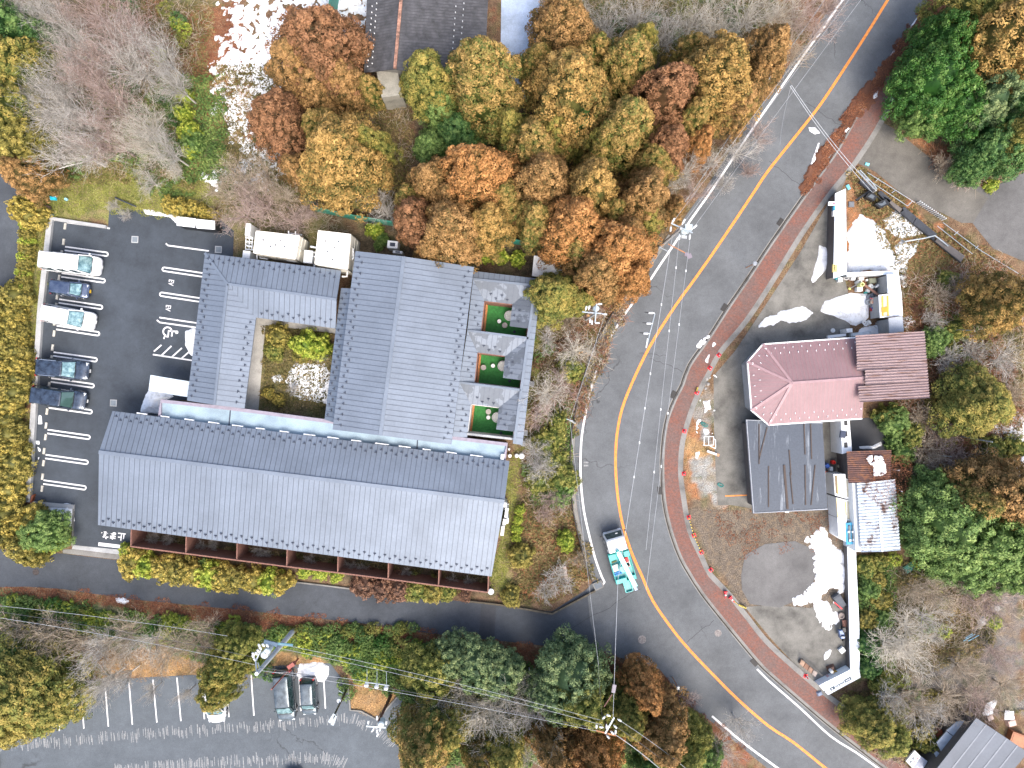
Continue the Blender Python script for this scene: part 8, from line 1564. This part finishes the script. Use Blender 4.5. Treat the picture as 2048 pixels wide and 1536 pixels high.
snow([[(1626, 1072), (1650, 1068), (1668, 1080), (1690, 1110), (1692, 1175), (1680, 1186), (1662, 1182), (1640, 1200), (1596, 1206), (1584, 1196), (1608, 1184), (1632, 1160), (1632, 1130), (1622, 1100), (1604, 1098)]], 'large wind-shaped snow patch right of the gravel heap', .05, 1.1, 1.6, holes=.32, hs=1.6)
snow([[(1630, 1202), (1664, 1202), (1670, 1240), (1658, 1258), (1640, 1258)]], 'square snow patch below the large wind-shaped one', .05, .9, 1.6, holes=.3, hs=2); snow([[(1650, 1302), (1662, 1300), (1658, 1316), (1648, 1322)]], 'faint snow smear left of the white plastic box', .03, .5)
snow([[(1640, 1054), (1650, 1056), (1650, 1062), (1640, 1062)], [(1642, 1064), (1652, 1066), (1650, 1070)]], 'two little snow lumps below the felt roof', .03, .15)
snow([[(578, 745), (590, 732), (604, 728), (648, 730), (659, 748), (656, 806), (640, 800), (600, 800), (584, 790), (578, 770), (570, 762)], [(546, 756), (558, 752), (562, 760), (550, 764)]], 'dotted snow patch in the planted courtyard', .06, .35, holes=.42, hs=8)
snow([[(440, -10), (735, -20), (735, 140), (700, 210), (640, 260), (600, 330), (520, 330), (470, 300), (425, 200), (420, 110), (450, 50)]], 'wide speckled snow field at the top left meadow', .05, 2.0, 1.1, holes=.82, hs=2.4, res=.09, kind='stuff')
snow([[(390, 356), (440, 330), (520, 310), (590, 340), (540, 380), (430, 372)]], 'ragged snow strips under the tan bare trees', .05, 1.4, 1.4, holes=.6, hs=3, res=.09)
snow([[(286, 419), (300, 422), (330, 427), (352, 430), (366, 440), (352, 446), (340, 434), (300, 430), (290, 428)]], 'snow bank along the top edge of the car park', .05, .25, thick=.3); snow([[(373, 664), (386, 656), (395, 660), (394, 716), (380, 706), (371, 690)]], 'snow heap beside the wheelchair symbol', .05, .2, thick=.4)
snow([[(290, 790), (300, 782), (345, 792), (322, 806), (318, 826), (292, 826), (284, 822)]], 'snow heap under the pale canopy', .05, .3, thick=.4); snow([[(80, 1012), (140, 1010), (148, 1018), (146, 1040), (134, 1060), (124, 1040), (100, 1024)]], 'snow heap below the lower left car park wall', .06, .35, thick=.4)
snow([[(78, 830), (82, 832), (84, 848), (76, 848)], [(72, 882), (78, 882), (78, 888), (73, 888)], [(75, 894), (80, 898), (81, 905), (77, 903)], [(75, 914), (79, 914), (76, 924)]], 'small snow lumps along the left retaining wall', .03, .12); snow([[(600, 1330), (640, 1326), (656, 1334), (658, 1350), (646, 1362), (604, 1362), (596, 1350)]], 'thick snow heap behind the small black car', .05, .2, thick=.5)
snow([[(232, 1198), (246, 1197), (256, 1203), (248, 1207), (234, 1203)]], 'small white snow block on the litter below the side road', .05, .1, thick=.2); snow([[(1617, 254), (1630, 256), (1640, 266), (1630, 268), (1620, 262)], [(1636, 285), (1640, 286), (1630, 320), (1617, 345), (1616, 340), (1628, 312)]], 'thin snow streaks on the road beside the litter', .04, .2, thick=.03)
snow([[(1745, 190), (1756, 182), (1754, 192), (1744, 200)], [(1697, 250), (1700, 258), (1692, 262)]], 'tiny snow remains on the litter by the upper sidewalk', .13, .2); snow([[(1396, 692), (1415, 670), (1418, 673), (1400, 695)], [(1411, 722), (1428, 686), (1430, 689), (1414, 724)]], 'snow crumbs along the gutter at the bend', .13, .35, thick=.04, holes=.7, hs=4, res=.05)
snow([[(1950, 870), (1990, 830), (2060, 820), (2060, 880), (2010, 890), (1990, 870)]], 'ragged snow patch at the right edge below the olive cedar', .03, 1.0, holes=.45, hs=2.5)
snow([[(1976, 1410), (1990, 1405), (1984, 1425), (1968, 1428)], [(2014, 1426), (2026, 1426), (2026, 1436), (2012, 1438)]], 'snow remains above the dark shed', .5, .3); snow([[(1738, 916), (1750, 912), (1768, 914), (1768, 945), (1750, 950), (1746, 930)]], 'melting snow on the rusty corrugated roof', 3.36, .5, holes=.85, hs=3.6, res=.05)
snow([[(1718, 893), (1745, 893), (1762, 884), (1764, 890), (1748, 897), (1720, 897)]], 'snow strip along the dark slab above the rusty roof', .06, .1)
snow([[(1090, 60), (1110, 55), (1115, 80), (1095, 90)], [(1096, 0), (1112, 0), (1110, 10)]], 'small snow remains right of the iced path', .03, .6, holes=.4, hs=3)
bed = asphalt('litter_bed', (.125, .055, .032), var=.5, gloss=.95)
o = snow([[(1905, -20), (1868, -20), (1858, 5), (1800, 88), (1761, 140), (1726, 180), (1696, 220), (1676, 255), (1640, 303), (1612, 352), (1598, 388), (1608, 392), (1640, 345), (1686, 275), (1711, 240), (1751, 190), (1785, 145), (1830, 85)]], 'thick reddish litter drift along the right edge of the upper road', .10, .9, 1.6, thick=.07, name='litter_drift', mat=bed, kind='stuff'); o['category'] = 'litter'; o.pop('group') if 'group' in o else None
V, F, v = tufts([[(1900, -20), (1868, -20), (1800, 88), (1761, 140), (1696, 220), (1640, 303), (1598, 388), (1612, 392), (1686, 275), (1751, 190), (1830, 85)]], 220, .08, .05, .25); V[:, 2] += .14
stuffmesh('pine_litter', (V, F, v), lit, 'fresh reddish pine needles on the litter drift by the upper road', 'litter')
finish_guards()
resolve_labels()
